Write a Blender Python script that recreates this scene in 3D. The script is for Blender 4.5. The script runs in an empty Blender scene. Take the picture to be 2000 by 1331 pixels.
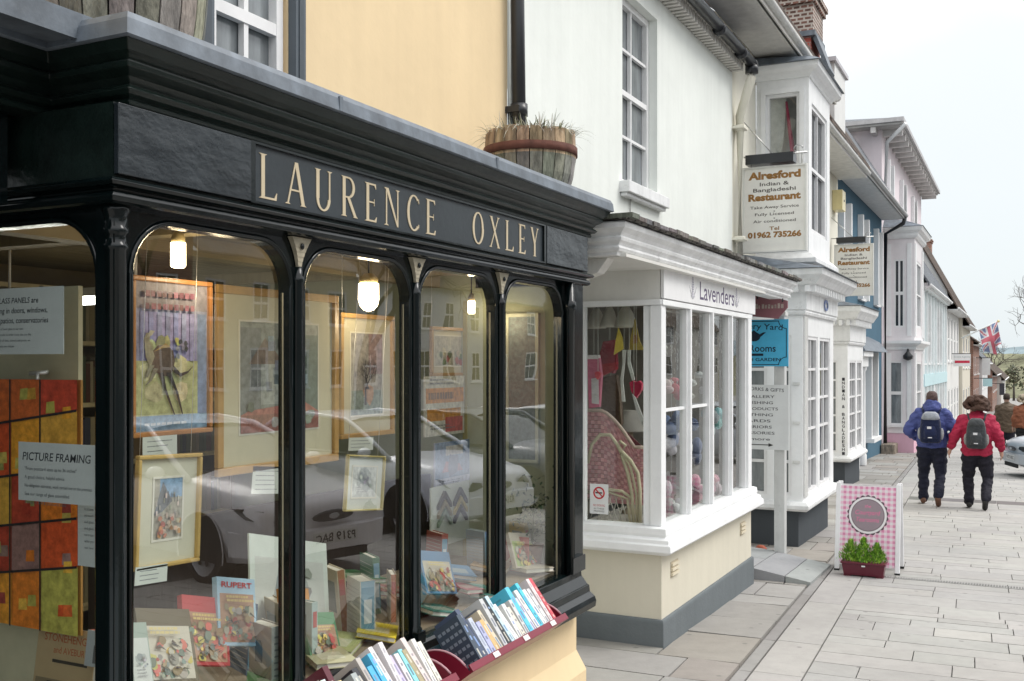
import bpy, bmesh, math, random
from mathutils import Vector, Matrix, noise
R = math.radians
PI = math.pi
rnd = random.Random(7)
scn = bpy.context.scene
COL = scn.collection

# ------------------------------------------------------------------ camera
CAMZ = 1.7
cam_d = bpy.data.cameras.new('camera')
cam = bpy.data.objects.new('camera', cam_d)
COL.objects.link(cam)
cam.location = (0, 0, CAMZ)
cam.rotation_euler = (R(90), 0, math.atan2(1, 2))
cam_d.sensor_width = 36
cam_d.lens = 36
cam_d.shift_y = 0.0222
cam_d.clip_start = 0.05
cam_d.clip_end = 3000
scn.camera = cam

# ------------------------------------------------------------------ world, sun, exposure (bright overcast)
SUN_EL, SUN_AZ = R(48), R(60)
w = bpy.data.worlds.new('World')
scn.world = w
w.use_nodes = True
wn, wl = w.node_tree.nodes, w.node_tree.links
bg = wn['Background']
sky = wn.new('ShaderNodeTexSky')
sky.sky_type = 'NISHITA'
sky.sun_disc = False
sky.sun_elevation = SUN_EL
sky.sun_rotation = SUN_AZ
sky.air_density = 1.0
sky.dust_density = 3.0
tc = wn.new('ShaderNodeTexCoord')
nz = wn.new('ShaderNodeTexNoise')
nz.inputs['Scale'].default_value = 2.6
nz.inputs['Detail'].default_value = 6
rp = wn.new('ShaderNodeValToRGB')
rp.color_ramp.elements[0].position = 0.0
rp.color_ramp.elements[0].color = (4.6, 5.2, 5.65, 1)
rp.color_ramp.elements[1].position = 1.0
rp.color_ramp.elements[1].color = (15.5, 15.5, 15.6, 1)
for _p, _c in ((.14, (5.5, 5.95, 6.15)), (.38, (6.35, 6.6, 6.65)), (.62, (11, 11, 11.1))):
    _e = rp.color_ramp.elements.new(_p); _e.color = (*_c, 1)
sxyz = wn.new('ShaderNodeSeparateXYZ')
madd = wn.new('ShaderNodeMath'); madd.operation = 'MULTIPLY_ADD'; madd.inputs[1].default_value = .26; 
mx = wn.new('ShaderNodeMixRGB')
mx.inputs[0].default_value = 0.90
wl.new(tc.outputs['Generated'], nz.inputs['Vector'])
wl.new(tc.outputs['Generated'], sxyz.inputs[0])
wl.new(nz.outputs['Fac'], madd.inputs[0]); wl.new(sxyz.outputs[2], madd.inputs[2])
wl.new(madd.outputs[0], rp.inputs[0])
wl.new(sky.outputs[0], mx.inputs[1])
wl.new(rp.outputs[0], mx.inputs[2])
wl.new(mx.outputs[0], bg.inputs['Color'])
bg.inputs['Strength'].default_value = 0.1
sun_d = bpy.data.lights.new('sun', 'SUN')
sun_d.energy = 1.1
sun_d.angle = R(25)
sun_d.color = (1.0, 0.97, 0.92)
sun = bpy.data.objects.new('sun', sun_d)
COL.objects.link(sun)
sun.rotation_euler = (R(42), 0, R(120))
sun.location = (20, -5, 30)
scn.view_settings.view_transform = 'Standard'
scn.view_settings.look = 'None'
scn.view_settings.exposure = 0.68
scn.view_settings.gamma = 1
scn.cycles.max_bounces = 8
scn.cycles.transparent_max_bounces = 16
scn.cycles.caustics_reflective = False
scn.cycles.caustics_refractive = False

def gz(y):
    """ground height: the street falls gently away from the camera"""
    return -0.12 - 0.025 * y

# ------------------------------------------------------------------ materials
MATS = {}
def N(nt, t, **kw):
    n = nt.nodes.new(t)
    for k, v in kw.items():
        setattr(n, k, v)
    return n
def M(name, col=None, rough=.6, spec=.4, metal=0, bump=0, bscale=25, var=.15, vscale=2.5, coat=0,
      pattern=None, emis=None, stretch=(1, 1, 1), bdist=.01, sss=0, sheen=0, streak=0, grime=0, spots=0):
    m = bpy.data.materials.new(name)
    m.use_nodes = True
    nt = m.node_tree
    L = nt.links.new
    b = nt.nodes['Principled BSDF']
    b.inputs['Roughness'].default_value = rough
    b.inputs['Specular IOR Level'].default_value = spec
    b.inputs['Metallic'].default_value = metal
    b.inputs['Coat Weight'].default_value = coat
    if sheen: b.inputs['Sheen Weight'].default_value = sheen
    tcn = N(nt, 'ShaderNodeTexCoord')
    mp = N(nt, 'ShaderNodeMapping')
    mp.inputs['Scale'].default_value = stretch
    L(tcn.outputs['Object'], mp.inputs[0])
    if col is None:
        a = N(nt, 'ShaderNodeAttribute', attribute_name='Col')
        base = a.outputs['Color']
    else:
        c = N(nt, 'ShaderNodeRGB')
        c.outputs[0].default_value = (*col, 1)
        base = c.outputs[0]
    def mul(base, fac_out, lo, hi):
        r = N(nt, 'ShaderNodeMapRange')
        r.inputs[1].default_value = .3; r.inputs[2].default_value = .7
        r.inputs[3].default_value = lo; r.inputs[4].default_value = hi
        L(fac_out, r.inputs[0])
        v = N(nt, 'ShaderNodeVectorMath', operation='SCALE')
        L(base, v.inputs[0]); L(r.outputs[0], v.inputs['Scale'])
        return v.outputs[0]
    height = None
    if pattern:
        sx = N(nt, 'ShaderNodeSeparateXYZ'); L(tcn.outputs['Object'], sx.inputs[0])
        ad = N(nt, 'ShaderNodeMath', operation='ADD')
        L(sx.outputs[0], ad.inputs[0]); L(sx.outputs[1], ad.inputs[1])
        cb = N(nt, 'ShaderNodeCombineXYZ')
        kind, c1, c2, c3, bw, bh, ms = pattern
        if kind == 'wall':
            L(ad.outputs[0], cb.inputs[0]); L(sx.outputs[2], cb.inputs[1])
        elif kind == 'roof':          # roofs slope in x: run along y, courses by height
            L(sx.outputs[1], cb.inputs[0]); L(sx.outputs[2], cb.inputs[1])
        elif kind == 'flat':
            L(sx.outputs[0], cb.inputs[0]); L(sx.outputs[1], cb.inputs[1])
        br = N(nt, 'ShaderNodeTexBrick')
        L(cb.outputs[0], br.inputs['Vector'])
        br.inputs['Scale'].default_value = 1
        br.inputs['Color1'].default_value = (*c1, 1)
        br.inputs['Color2'].default_value = (*c2, 1)
        br.inputs['Mortar'].default_value = (*c3, 1)
        br.inputs['Brick Width'].default_value = bw
        br.inputs['Row Height'].default_value = bh
        br.inputs['Mortar Size'].default_value = ms
        br.inputs['Bias'].default_value = -.1
        base = br.outputs['Color']
        height = br.outputs['Fac']
    if var:
        n1 = N(nt, 'ShaderNodeTexNoise'); n1.inputs['Scale'].default_value = vscale
        n1.inputs['Detail'].default_value = 6; n1.inputs['Roughness'].default_value = .65
        L(mp.outputs[0], n1.inputs['Vector'])
        base = mul(base, n1.outputs['Fac'], 1 - var, 1 + var * .6)
    if streak:
        mp2 = N(nt, 'ShaderNodeMapping'); mp2.inputs['Scale'].default_value = (7, 7, .5)
        L(tcn.outputs['Object'], mp2.inputs[0])
        n3 = N(nt, 'ShaderNodeTexNoise'); n3.inputs['Scale'].default_value = 1.3
        n3.inputs['Detail'].default_value = 5
        L(mp2.outputs[0], n3.inputs['Vector'])
        base = mul(base, n3.outputs['Fac'], 1 - streak, 1)
    if grime:
        n4 = N(nt, 'ShaderNodeTexNoise'); n4.inputs['Scale'].default_value = 9
        n4.inputs['Detail'].default_value = 8; n4.inputs['Roughness'].default_value = .8
        L(mp.outputs[0], n4.inputs['Vector'])
        r4 = N(nt, 'ShaderNodeMapRange')
        r4.inputs[1].default_value = .56; r4.inputs[2].default_value = .75
        r4.inputs[3].default_value = 0; r4.inputs[4].default_value = grime
        L(n4.outputs['Fac'], r4.inputs[0])
        mg = N(nt, 'ShaderNodeMixRGB')
        L(r4.outputs[0], mg.inputs[0]); L(base, mg.inputs[1])
        mg.inputs[2].default_value = (.16, .15, .13, 1)
        base = mg.outputs[0]
    if spots:
        vo = N(nt, 'ShaderNodeTexVoronoi'); vo.inputs['Scale'].default_value = 4.2
        L(tcn.outputs['Object'], vo.inputs['Vector'])
        rs = N(nt, 'ShaderNodeMapRange'); rs.inputs[1].default_value = .06; rs.inputs[2].default_value = .10
        rs.inputs[3].default_value = spots; rs.inputs[4].default_value = 0
        L(vo.outputs['Distance'], rs.inputs[0])
        ms_ = N(nt, 'ShaderNodeMixRGB'); L(rs.outputs[0], ms_.inputs[0]); L(base, ms_.inputs[1]); ms_.inputs[2].default_value = (.13, .125, .12, 1)
        n5 = N(nt, 'ShaderNodeTexNoise'); n5.inputs['Scale'].default_value = .8; n5.inputs['Detail'].default_value = 7; n5.inputs['Roughness'].default_value = .7
        L(tcn.outputs['Object'], n5.inputs['Vector'])
        base = mul(ms_.outputs[0], n5.outputs['Fac'], .84, 1.08)
    L(base, b.inputs['Base Color'])
    if bump:
        n2 = N(nt, 'ShaderNodeTexNoise'); n2.inputs['Scale'].default_value = bscale
        n2.inputs['Detail'].default_value = 5
        L(mp.outputs[0], n2.inputs['Vector'])
        bp = N(nt, 'ShaderNodeBump'); bp.inputs['Strength'].default_value = bump
        bp.inputs['Distance'].default_value = bdist
        h = n2.outputs['Fac']
        if height is not None:
            s = N(nt, 'ShaderNodeMath', operation='SUBTRACT')
            L(h, s.inputs[0]); L(height, s.inputs[1]); h = s.outputs[0]
        L(h, bp.inputs['Height'])
        L(bp.outputs[0], b.inputs['Normal'])
    if emis:
        b.inputs['Emission Color'].default_value = (*emis[0], 1)
        b.inputs['Emission Strength'].default_value = emis[1]
    MATS[name] = m
    return m

M('matte', rough=.75, var=.12, vscale=6, bump=.15)
M('wall_paint', rough=.85, spec=.2, var=.06, vscale=1.1, bump=.3, bscale=14, streak=.05, bdist=.006, grime=.05)
M('stucco', rough=.9, spec=.2, var=.08, vscale=1.5, bump=.5, bscale=45, streak=.08, bdist=.006)
M('trim', rough=.5, spec=.35, var=.06, vscale=5, bump=.3, bscale=26, streak=.05, bdist=.004, grime=.12)
M('old_trim', rough=.5, spec=.4, var=.1, vscale=5, bump=.35, bscale=22, streak=.16, bdist=.006, grime=.45)
M('gloss_black', (.0028, .0062, .0066), rough=.14, spec=.4, var=.3, vscale=4, bump=.3, bscale=8, bdist=.006)
M('gloss_panel', (.016, .022, .027), rough=.24, spec=.6, var=.3, vscale=3, bump=.5, bscale=7, bdist=.012, stretch=(1, 1, 1.6))  # sky reflection painted in: base paler and bluer than the other black gloss
M('worn_black', (.007, .014, .012), rough=.3, spec=.35, var=.5, vscale=7, bump=.5, bscale=26, bdist=.008, stretch=(1, .3, 1))
M('fascia_flat', (.028, .036, .042), rough=.4, spec=.4, var=.2, vscale=5, bump=.2, bscale=30, bdist=.004)
M('lead', (.16, .19, .225), rough=.5, spec=.5, var=.35, vscale=7, bump=.4, bscale=12, streak=.35, bdist=.01, stretch=(1, 1, 1))
M('gold', (.56, .47, .32), rough=.4, spec=.5, var=.1)
M('cream_gold', (.38, .34, .25), rough=.45, var=.25, vscale=30)
M('gilt', rough=.35, spec=.5, var=.2, vscale=12, bump=.2)
M('paper', rough=.7, spec=.25, var=.06, vscale=8)
M('print', rough=.5, spec=.3, var=.42, vscale=34)
M('bookcover', rough=.3, spec=.45, var=.06, vscale=15)
M('cloth', rough=.9, spec=.15, var=.2, vscale=9, bump=.8, bscale=16, bdist=.03, sheen=.2)
M('skin', rough=.55, var=.08)
M('wood', rough=.55, var=.3, vscale=5, bump=.3, bscale=30, stretch=(1, 1, .15))
M('ceiling_boards', (.30, .25, .16), rough=.6, var=.25, vscale=4, stretch=(4, .25, 1))
M('weathered', rough=.9, var=.65, vscale=26, bump=1, bscale=45, bdist=.02, stretch=(1, 1, .25), grime=.3)
M('rust', (.13, .05, .035), rough=.8, var=.4, vscale=12, bump=.4)
M('metal_black', (.02, .022, .026), rough=.3, spec=.5, var=.2)
M('metal', rough=.35, metal=.6, var=.1)
M('car_paint', rough=.3, spec=.5, metal=.1, coat=.6, var=.03)
M('car_glass', (.015, .018, .02), rough=.04, spec=.8, var=0)
M('rubber', (.015, .015, .015), rough=.8, var=.2)
M('lamp_glow', (1, .9, .7), emis=((1, .78, .48), 9), var=0)
M('tube_glow', (1, 1, 1), emis=((1, .98, .9), 7), var=0)
M('pane_dark', (.03, .035, .042), rough=.04, spec=.8, var=.4, vscale=1.2, bump=.05, bscale=3)
M('pane_pale', (.20, .22, .23), rough=.06, spec=.8, var=.5, vscale=2.5, stretch=(3, 3, .6))
M('leaf', rough=.55, spec=.3, var=.25, vscale=14)
M('bark', (.10, .085, .07), rough=.9, var=.3, bump=.5)
M('slab', rough=.85, spec=.25, var=.09, vscale=9, bump=.4, bscale=60, bdist=.004, grime=.22, spots=.5)
M('asphalt', (.10, .10, .10), rough=.9, var=.15, vscale=10, bump=.5, bscale=120)
M('brick', pattern=('wall', (.33, .14, .09), (.22, .09, .065), (.34, .31, .27), .22, .075, .01), rough=.9, bump=.5, var=.3)
M('brick_lattice', pattern=('wall', (.26, .13, .10), (.10, .06, .05), (.50, .45, .40), .11, .06, .014), rough=.9, bump=.7, var=.35)
M('brick_red', pattern=('wall', (.42, .10, .075), (.30, .075, .06), (.30, .2, .18), .22, .075, .008), rough=.9, bump=.5, var=.2)
M('roof_tile', pattern=('roof', (.15, .105, .08), (.085, .066, .055), (.03, .025, .02), .19, .085, .012), rough=.9, bump=.9, var=.4, bdist=.03)
M('roof_slate', pattern=('roof', (.12, .135, .155), (.075, .085, .10), (.03, .033, .038), .28, .13, .008), rough=.6, bump=.7, var=.35, bdist=.02)
M('roof_flat_tile', pattern=('flat', (.20, .19, .17), (.11, .105, .095), (.04, .038, .035), .17, .12, .014), rough=.9, bump=.9, var=.45, bdist=.03)
M('hill_wood', (.20, .20, .13), rough=1, spec=.1, var=.5, vscale=.08, bump=1, bscale=.5, bdist=2)  # paled colour stands in for haze over the hill
M('hill_far', (.20, .25, .27), rough=1, spec=.1, var=.3, vscale=.03)  # distance haze put into the colour as pale blue-grey

def glass_material(name, boost, tint):
    m = bpy.data.materials.new(name)
    m.use_nodes = True
    nt = m.node_tree
    for n in list(nt.nodes):
        nt.nodes.remove(n)
    L = nt.links.new
    out = N(nt, 'ShaderNodeOutputMaterial')
    mix = N(nt, 'ShaderNodeMixShader')
    tr = N(nt, 'ShaderNodeBsdfTransparent'); tr.inputs[0].default_value = (*tint, 1)
    gl = N(nt, 'ShaderNodeBsdfGlossy'); gl.inputs['Roughness'].default_value = .0
    fr = N(nt, 'ShaderNodeFresnel'); fr.inputs['IOR'].default_value = 1.5
    ge = N(nt, 'ShaderNodeNewGeometry')
    inv = N(nt, 'ShaderNodeMath', operation='SUBTRACT'); inv.inputs[0].default_value = 1
    mu = N(nt, 'ShaderNodeMath', operation='MULTIPLY')
    m2 = N(nt, 'ShaderNodeMath', operation='MULTIPLY', use_clamp=True); m2.inputs[1].default_value = boost
    L(ge.outputs['Backfacing'], inv.inputs[1])
    L(fr.outputs[0], mu.inputs[0]); L(inv.outputs[0], mu.inputs[1])
    L(mu.outputs[0], m2.inputs[0]); L(m2.outputs[0], mix.inputs[0])
    L(tr.outputs[0], mix.inputs[1]); L(gl.outputs[0], mix.inputs[2])
    L(mix.outputs[0], out.inputs[0])
    # old glass: very slight waviness
    n2 = N(nt, 'ShaderNodeTexNoise'); n2.inputs['Scale'].default_value = 1.3
    tcn = N(nt, 'ShaderNodeTexCoord'); L(tcn.outputs['Object'], n2.inputs['Vector'])
    bp = N(nt, 'ShaderNodeBump'); bp.inputs['Strength'].default_value = .04; bp.inputs['Distance'].default_value = .05
    L(n2.outputs['Fac'], bp.inputs['Height']); L(bp.outputs[0], gl.inputs['Normal'])
    MATS[name] = m
glass_material('glass', 3.0, (.97, .985, .975))
glass_material('glass_clear', 1.5, (.97, .985, .975))

# ------------------------------------------------------------------ mesh builder
ORG = {}
class F:
    """a drawing plane: a along u, b up, c along n"""
    def __init__(s, o, u, n):
        s.o, s.u, s.n = Vector(o), Vector(u), Vector(n)
    def __call__(s, a, b, c=0):
        return s.o + s.u * a + Vector((0, 0, b)) + s.n * c
def fx(X): return F((X, 0, 0), (0, 1, 0), (1, 0, 0))       # faces the street
def fy(Y): return F((0, Y, 0), (1, 0, 0), (0, -1, 0))      # faces up the street
def fo(X): return F((X, 0, 0), (0, 1, 0), (-1, 0, 0))      # opposite side of the street

class MB:
    def __init__(s):
        s.v = []; s.f = []; s.c = []; s.sm = []
    def add(s, vs, fs, col=(1, 1, 1), smooth=False):
        o = len(s.v)
        s.v += [Vector(v) for v in vs]
        for f in fs:
            s.f.append([i + o for i in f]); s.c.append(col); s.sm.append(smooth)
        return s
    def quad(s, a, b, c, d, col=(1, 1, 1)):
        return s.add([a, b, c, d], [(0, 1, 2, 3)], col)
    def hexa(s, p, col=(1, 1, 1)):
        return s.add(p, [(3, 2, 1, 0), (4, 5, 6, 7), (0, 1, 5, 4), (1, 2, 6, 5), (2, 3, 7, 6), (3, 0, 4, 7)], col)
    def box(s, x0, x1, y0, y1, z0, z1, col=(1, 1, 1)):
        return s.hexa([(x0, y0, z0), (x1, y0, z0), (x1, y1, z0), (x0, y1, z0),
                       (x0, y0, z1), (x1, y0, z1), (x1, y1, z1), (x0, y1, z1)], col)
    def fbox(s, fr, a0, a1, b0, b1, c0, c1, col=(1, 1, 1)):
        return s.hexa([fr(a0, b0, c0), fr(a1, b0, c0), fr(a1, b0, c1), fr(a0, b0, c1),
                       fr(a0, b1, c0), fr(a1, b1, c0), fr(a1, b1, c1), fr(a0, b1, c1)], col)
    def prism(s, fr, poly, c0, c1, col=(1, 1, 1)):
        n = len(poly)
        vs = [fr(a, b, c0) for a, b in poly] + [fr(a, b, c1) for a, b in poly]
        fs = [tuple(range(n))[::-1], tuple(range(n, 2 * n))] + [(i, (i + 1) % n, n + (i + 1) % n, n + i) for i in range(n)]
        return s.add(vs, fs, col)
    def flat(s, fr, poly, c, col):
        return s.add([fr(a, b, c) for a, b in poly], [tuple(range(len(poly)))], col)
    def sweep(s, path, prof, col=(1, 1, 1), cap=True, smooth=False):
        """moulding: prof = [(out, z)], path in xy, outward = right hand side of travel"""
        pts = [Vector((p[0], p[1], 0)) for p in path]
        n = len(pts); rings = []
        for i, p in enumerate(pts):
            ns = []
            for a, b in ((i - 1, i), (i, i + 1)):
                if a >= 0 and b < n:
                    d = (pts[b] - pts[a]).normalized()
                    ns.append(Vector((d.y, -d.x, 0)))
            m = ns[0] if len(ns) == 1 else (ns[0] + ns[1]) / max(.2, (1 + ns[0].dot(ns[1])))
            rings.append([p + m * o + Vector((0, 0, z)) for o, z in prof])
        k = len(prof); vs = [v for r in rings for v in r]; fs = []
        for i in range(n - 1):
            for j in range(k):
                j2 = (j + 1) % k
                fs.append((i * k + j, (i + 1) * k + j, (i + 1) * k + j2, i * k + j2))
        if cap:
            fs += [tuple(range(k)), tuple(range((n - 1) * k, n * k))[::-1]]
        return s.add(vs, fs, col, smooth)
    def tube(s, pts, r, col=(1, 1, 1), n=8, cap=True):
        pts = [Vector(p) for p in pts]
        rs = r if isinstance(r, (list, tuple)) else [r] * len(pts)
        vs = []; up = Vector((0, 0, 1))
        for i, p in enumerate(pts):
            d = (pts[min(i + 1, len(pts) - 1)] - pts[max(i - 1, 0)]).normalized()
            a = d.cross(up)
            if a.length < .05: a = d.cross(Vector((1, 0, 0)))
            a.normalize(); b = d.cross(a).normalized()
            for k in range(n):
                t = 2 * PI * k / n
                vs.append(p + (a * math.cos(t) + b * math.sin(t)) * rs[i])
        fs = []
        for i in range(len(pts) - 1):
            for k in range(n):
                fs.append((i * n + k, i * n + (k + 1) % n, (i + 1) * n + (k + 1) % n, (i + 1) * n + k))
        if cap:
            fs += [tuple(range(n))[::-1], tuple(range((len(pts) - 1) * n, len(pts) * n))]
        return s.add(vs, fs, col, True)
    def lathe(s, c, prof, col=(1, 1, 1), n=24, cols=None):
        """prof = [(r, z)] around a vertical axis at c"""
        c = Vector(c); vs = []
        for r, z in prof:
            for k in range(n):
                t = 2 * PI * k / n
                vs.append(c + Vector((math.cos(t) * r, math.sin(t) * r, z)))
        for i in range(len(prof) - 1):
            pass
        o = len(s.v); s.v += vs
        for i in range(len(prof) - 1):
            for k in range(n):
                s.f.append([o + i * n + k, o + i * n + (k + 1) % n, o + (i + 1) * n + (k + 1) % n, o + (i + 1) * n + k])
                s.c.append(cols[k % len(cols)] if cols else col); s.sm.append(True)
        s.f.append([o + k for k in range(n)][::-1]); s.c.append(col); s.sm.append(False)
        s.f.append([o + (len(prof) - 1) * n + k for k in range(n)]); s.c.append(col); s.sm.append(False)
        return s
    def ball(s, c, r, col=(1, 1, 1), n=10, m=7):
        c = Vector(c)
        rx, ry, rz = r if isinstance(r, (list, tuple)) else (r, r, r)
        vs = [c + Vector((0, 0, -rz))]
        for i in range(1, m):
            p = -PI / 2 + PI * i / m
            for k in range(n):
                t = 2 * PI * k / n
                vs.append(c + Vector((math.cos(p) * math.cos(t) * rx, math.cos(p) * math.sin(t) * ry, math.sin(p) * rz)))
        vs.append(c + Vector((0, 0, rz)))
        fs = [(0, 1 + (k + 1) % n, 1 + k) for k in range(n)]
        for i in range(m - 2):
            for k in range(n):
                fs.append((1 + i * n + k, 1 + i * n + (k + 1) % n, 1 + (i + 1) * n + (k + 1) % n, 1 + (i + 1) * n + k))
        e = len(vs) - 1
        fs += [(e, 1 + (m - 2) * n + k, 1 + (m - 2) * n + (k + 1) % n) for k in range(n)]
        return s.add(vs, fs, col, True)
    def wall(s, fr, a0, a1, b0, b1, holes=(), depth=.12, thick=.12, col=(1, 1, 1)):
        """a wall sheet with real openings and reveals"""
        A = sorted({a0, a1, *[h[0] for h in holes], *[h[1] for h in holes]})
        B = sorted({b0, b1, *[h[2] for h in holes], *[h[3] for h in holes]})
        for i in range(len(A) - 1):
            for j in range(len(B) - 1):
                ca, cb = (A[i] + A[i + 1]) / 2, (B[j] + B[j + 1]) / 2
                if any(h[0] < ca < h[1] and h[2] < cb < h[3] for h in holes): continue
                s.quad(fr(A[i], B[j]), fr(A[i + 1], B[j]), fr(A[i + 1], B[j + 1]), fr(A[i], B[j + 1]), col)
        for h in holes:
            q = [(h[0], h[2]), (h[1], h[2]), (h[1], h[3]), (h[0], h[3])]
            for k in range(4):
                p, r = q[k], q[(k + 1) % 4]
                s.quad(fr(*p, 0), fr(*r, 0), fr(*r, -depth), fr(*p, -depth), col)
        return s
    def text(s, fr, txt, a, b, h, c=.002, depth=.002, col=(0, 0, 0), align='LEFT', width=None, bold=0, shear=0, rot=0):
        cu = bpy.data.curves.new('t', 'FONT')
        cu.body = txt; cu.size = 1; cu.resolution_u = 3; cu.offset = bold; cu.shear = shear
        ob = bpy.data.objects.new('t', cu); COL.objects.link(ob)
        dg = bpy.context.evaluated_depsgraph_get(); dg.update()
        me = bpy.data.meshes.new_from_object(ob.evaluated_get(dg))
        vs = [v.co.copy() for v in me.vertices]
        fs = [tuple(p.vertices) for p in me.polygons]
        bpy.data.objects.remove(ob); bpy.data.curves.remove(cu); bpy.data.meshes.remove(me)
        if not vs: return s
        x0 = min(v.x for v in vs); x1 = max(v.x for v in vs)
        k = h / .72; kx = k if width is None else width / (x1 - x0)
        if width is not None and width < 0: kx = min(k, -width / (x1 - x0))
        off = {'LEFT': -x0, 'CENTER': -(x0 + x1) / 2, 'RIGHT': -x1}[align]
        cs, sn = math.cos(rot), math.sin(rot)
        out = []
        for v in vs:
            X, Y = (v.x + off) * kx, v.y * k
            out.append(fr(a + X * cs - Y * sn, b + X * sn + Y * cs, c))
        return s.add(out, fs, col)
    def build(s, name, mat, parent=None, bevel=0, recalc=True, remesh=0, smooth_all=False, crumple=0):
        org = ORG.get(parent.name, Vector((0, 0, 0))) if parent else Vector((0, 0, 0))
        me = bpy.data.meshes.new(name)
        me.from_pydata([v - org for v in s.v], [], s.f)
        at = me.color_attributes.new('Col', 'FLOAT_COLOR', 'CORNER')
        data = []
        for f, c in zip(s.f, s.c):
            data += [c[0], c[1], c[2], 1.0] * len(f)
        at.data.foreach_set('color', data)
        me.polygons.foreach_set('use_smooth', [bool(x) or smooth_all for x in s.sm])
        if recalc:
            bm = bmesh.new(); bm.from_mesh(me)
            bmesh.ops.recalc_face_normals(bm, faces=bm.faces)
            bm.to_mesh(me); bm.free()
        me.materials.append(MATS[mat])
        o = bpy.data.objects.new(name, me)
        COL.objects.link(o)
        if parent: o.parent = parent
        ORG[o.name] = org
        if bevel:
            md = o.modifiers.new('bevel', 'BEVEL'); md.width = bevel; md.segments = 2
            md.limit_method = 'ANGLE'; md.angle_limit = R(40)
        if remesh:
            md = o.modifiers.new('r', 'REMESH'); md.mode = 'VOXEL'; md.voxel_size = remesh
            md.use_smooth_shade = True
            sm = o.modifiers.new('s', 'SMOOTH'); sm.factor = .5; sm.iterations = 3
            dg = bpy.context.evaluated_depsgraph_get(); dg.update()
            m2 = bpy.data.meshes.new_from_object(o.evaluated_get(dg))
            o.modifiers.clear(); o.data = m2
            if not m2.materials: m2.materials.append(MATS[mat])
            if crumple:
                for v in m2.vertices:
                    q = v.co * 1.0; s_ = Vector((q.x * 9, q.y * 9, q.z * 16)); v.co = v.co + v.normal * (noise.noise(s_) * crumple + noise.noise(s_ * 2.3) * crumple * .4)
        return o

def tag(o, label=None, cat=None, group=None, kind=None):
    if label: o['label'] = label
    if cat: o['category'] = cat
    if group: o['group'] = group
    if kind: o['kind'] = kind
    return o
def root(name, label, cat, loc=(0, 0, 0), group=None):
    o = bpy.data.objects.new(name, None)
    COL.objects.link(o)
    o.empty_display_size = .1
    o.location = loc
    ORG[o.name] = Vector(loc)
    return tag(o, label, cat, group)
def one(mb, name, mat, label, cat, loc, group=None, **kw):
    """a thing that is a single mesh with its origin at its base"""
    r = root('tmp', label, cat, loc); org = ORG['tmp']
    o = mb.build(name, mat, r, **kw)
    o.parent = None; o.location = org
    bpy.data.objects.remove(r); ORG.pop('tmp')
    ORG[o.name] = org
    return tag(o, label, cat, group)
def copy_tree(o, parent=None):
    c = o.copy(); COL.objects.link(c); c.parent = parent
    ORG[c.name] = ORG.get(o.name, Vector((0, 0, 0)))
    for ch in list(o.children): copy_tree(ch, c)
    return c
def YX(px, X):
    """the y at which the line of sight through photo column px meets the plane x = X"""
    k = (px - 1000) / 2000
    return -X * (2 + k * 1) / (1 - 2 * k) if False else (-X) * ((.8944 + k * .4472) / (k * -.8944 + .4472))
def XY(px, Y):
    k = (px - 1000) / 2000
    return Y * (.8944 * k - .4472) / (.8944 + .4472 * k)
def ZP(py, X, Y):
    return CAMZ - (py - 710) * (-.4472 * X + .8944 * Y) / 2000
def mix(a, b, t): return tuple(a[i] * (1 - t) + b[i] * t for i in range(3))
def jit(c, k, r=rnd): 
    f = 1 + r.uniform(-k, k)
    return tuple(max(0, min(1, x * f * (1 + r.uniform(-k, k) * .3))) for x in c)

def window(fr, a0, a1, b0, b1, parent, recess=.1, nx=2, nz=2, w=.05, bar=.022, col=(.8, .8, .8), pane='pane_dark', sill=True, name='window', sash=True, curtain=None):
    """a window: frame with glazing bars, pane and sill as its pieces"""
    m = MB(); c0, c1 = -recess - .03, -recess + .02
    m.fbox(fr, a0, a0 + w, b0, b1, c0, c1, col); m.fbox(fr, a1 - w, a1, b0, b1, c0, c1, col)
    m.fbox(fr, a0 + w, a1 - w, b0, b0 + w, c0, c1, col); m.fbox(fr, a0 + w, a1 - w, b1 - w, b1, c0, c1, col)
    A0, A1, B0, B1 = a0 + w, a1 - w, b0 + w, b1 - w
    for i in range(1, nx):
        x = A0 + (A1 - A0) * i / nx
        m.fbox(fr, x - bar / 2, x + bar / 2, B0, B1, c0 + .01, c1 - .008, col)
    for j in range(1, nz):
        z = B0 + (B1 - B0) * j / nz
        h = bar * (1.9 if sash and j * 2 == nz else 1) / 2
        m.fbox(fr, A0, A1, z - h, z + h, c0 + .012, c1 - (.002 if sash and j * 2 == nz else .010), col)
    wd = m.build(name, 'trim', parent)
    p = MB(); p.fbox(fr, A0 - .004, A1 + .004, B0 - .004, B1 + .004, c0 - .006, c0 + .004)
    p.build('pane', pane, wd)
    if curtain:
        cm = MB(); cm.fbox(fr, A0, A1, B0, B1, c0 - .1, c0 - .06, curtain); cm.build('curtain', 'cloth', wd)
    if sill:
        sm = MB(); sm.fbox(fr, a0 - .06, a1 + .06, b0 - .07, b0 - .003, -recess, .07, col)
        sm.build('sill', 'trim', wd)
    return wd
WHITE = (.84, .85, .85)
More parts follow.
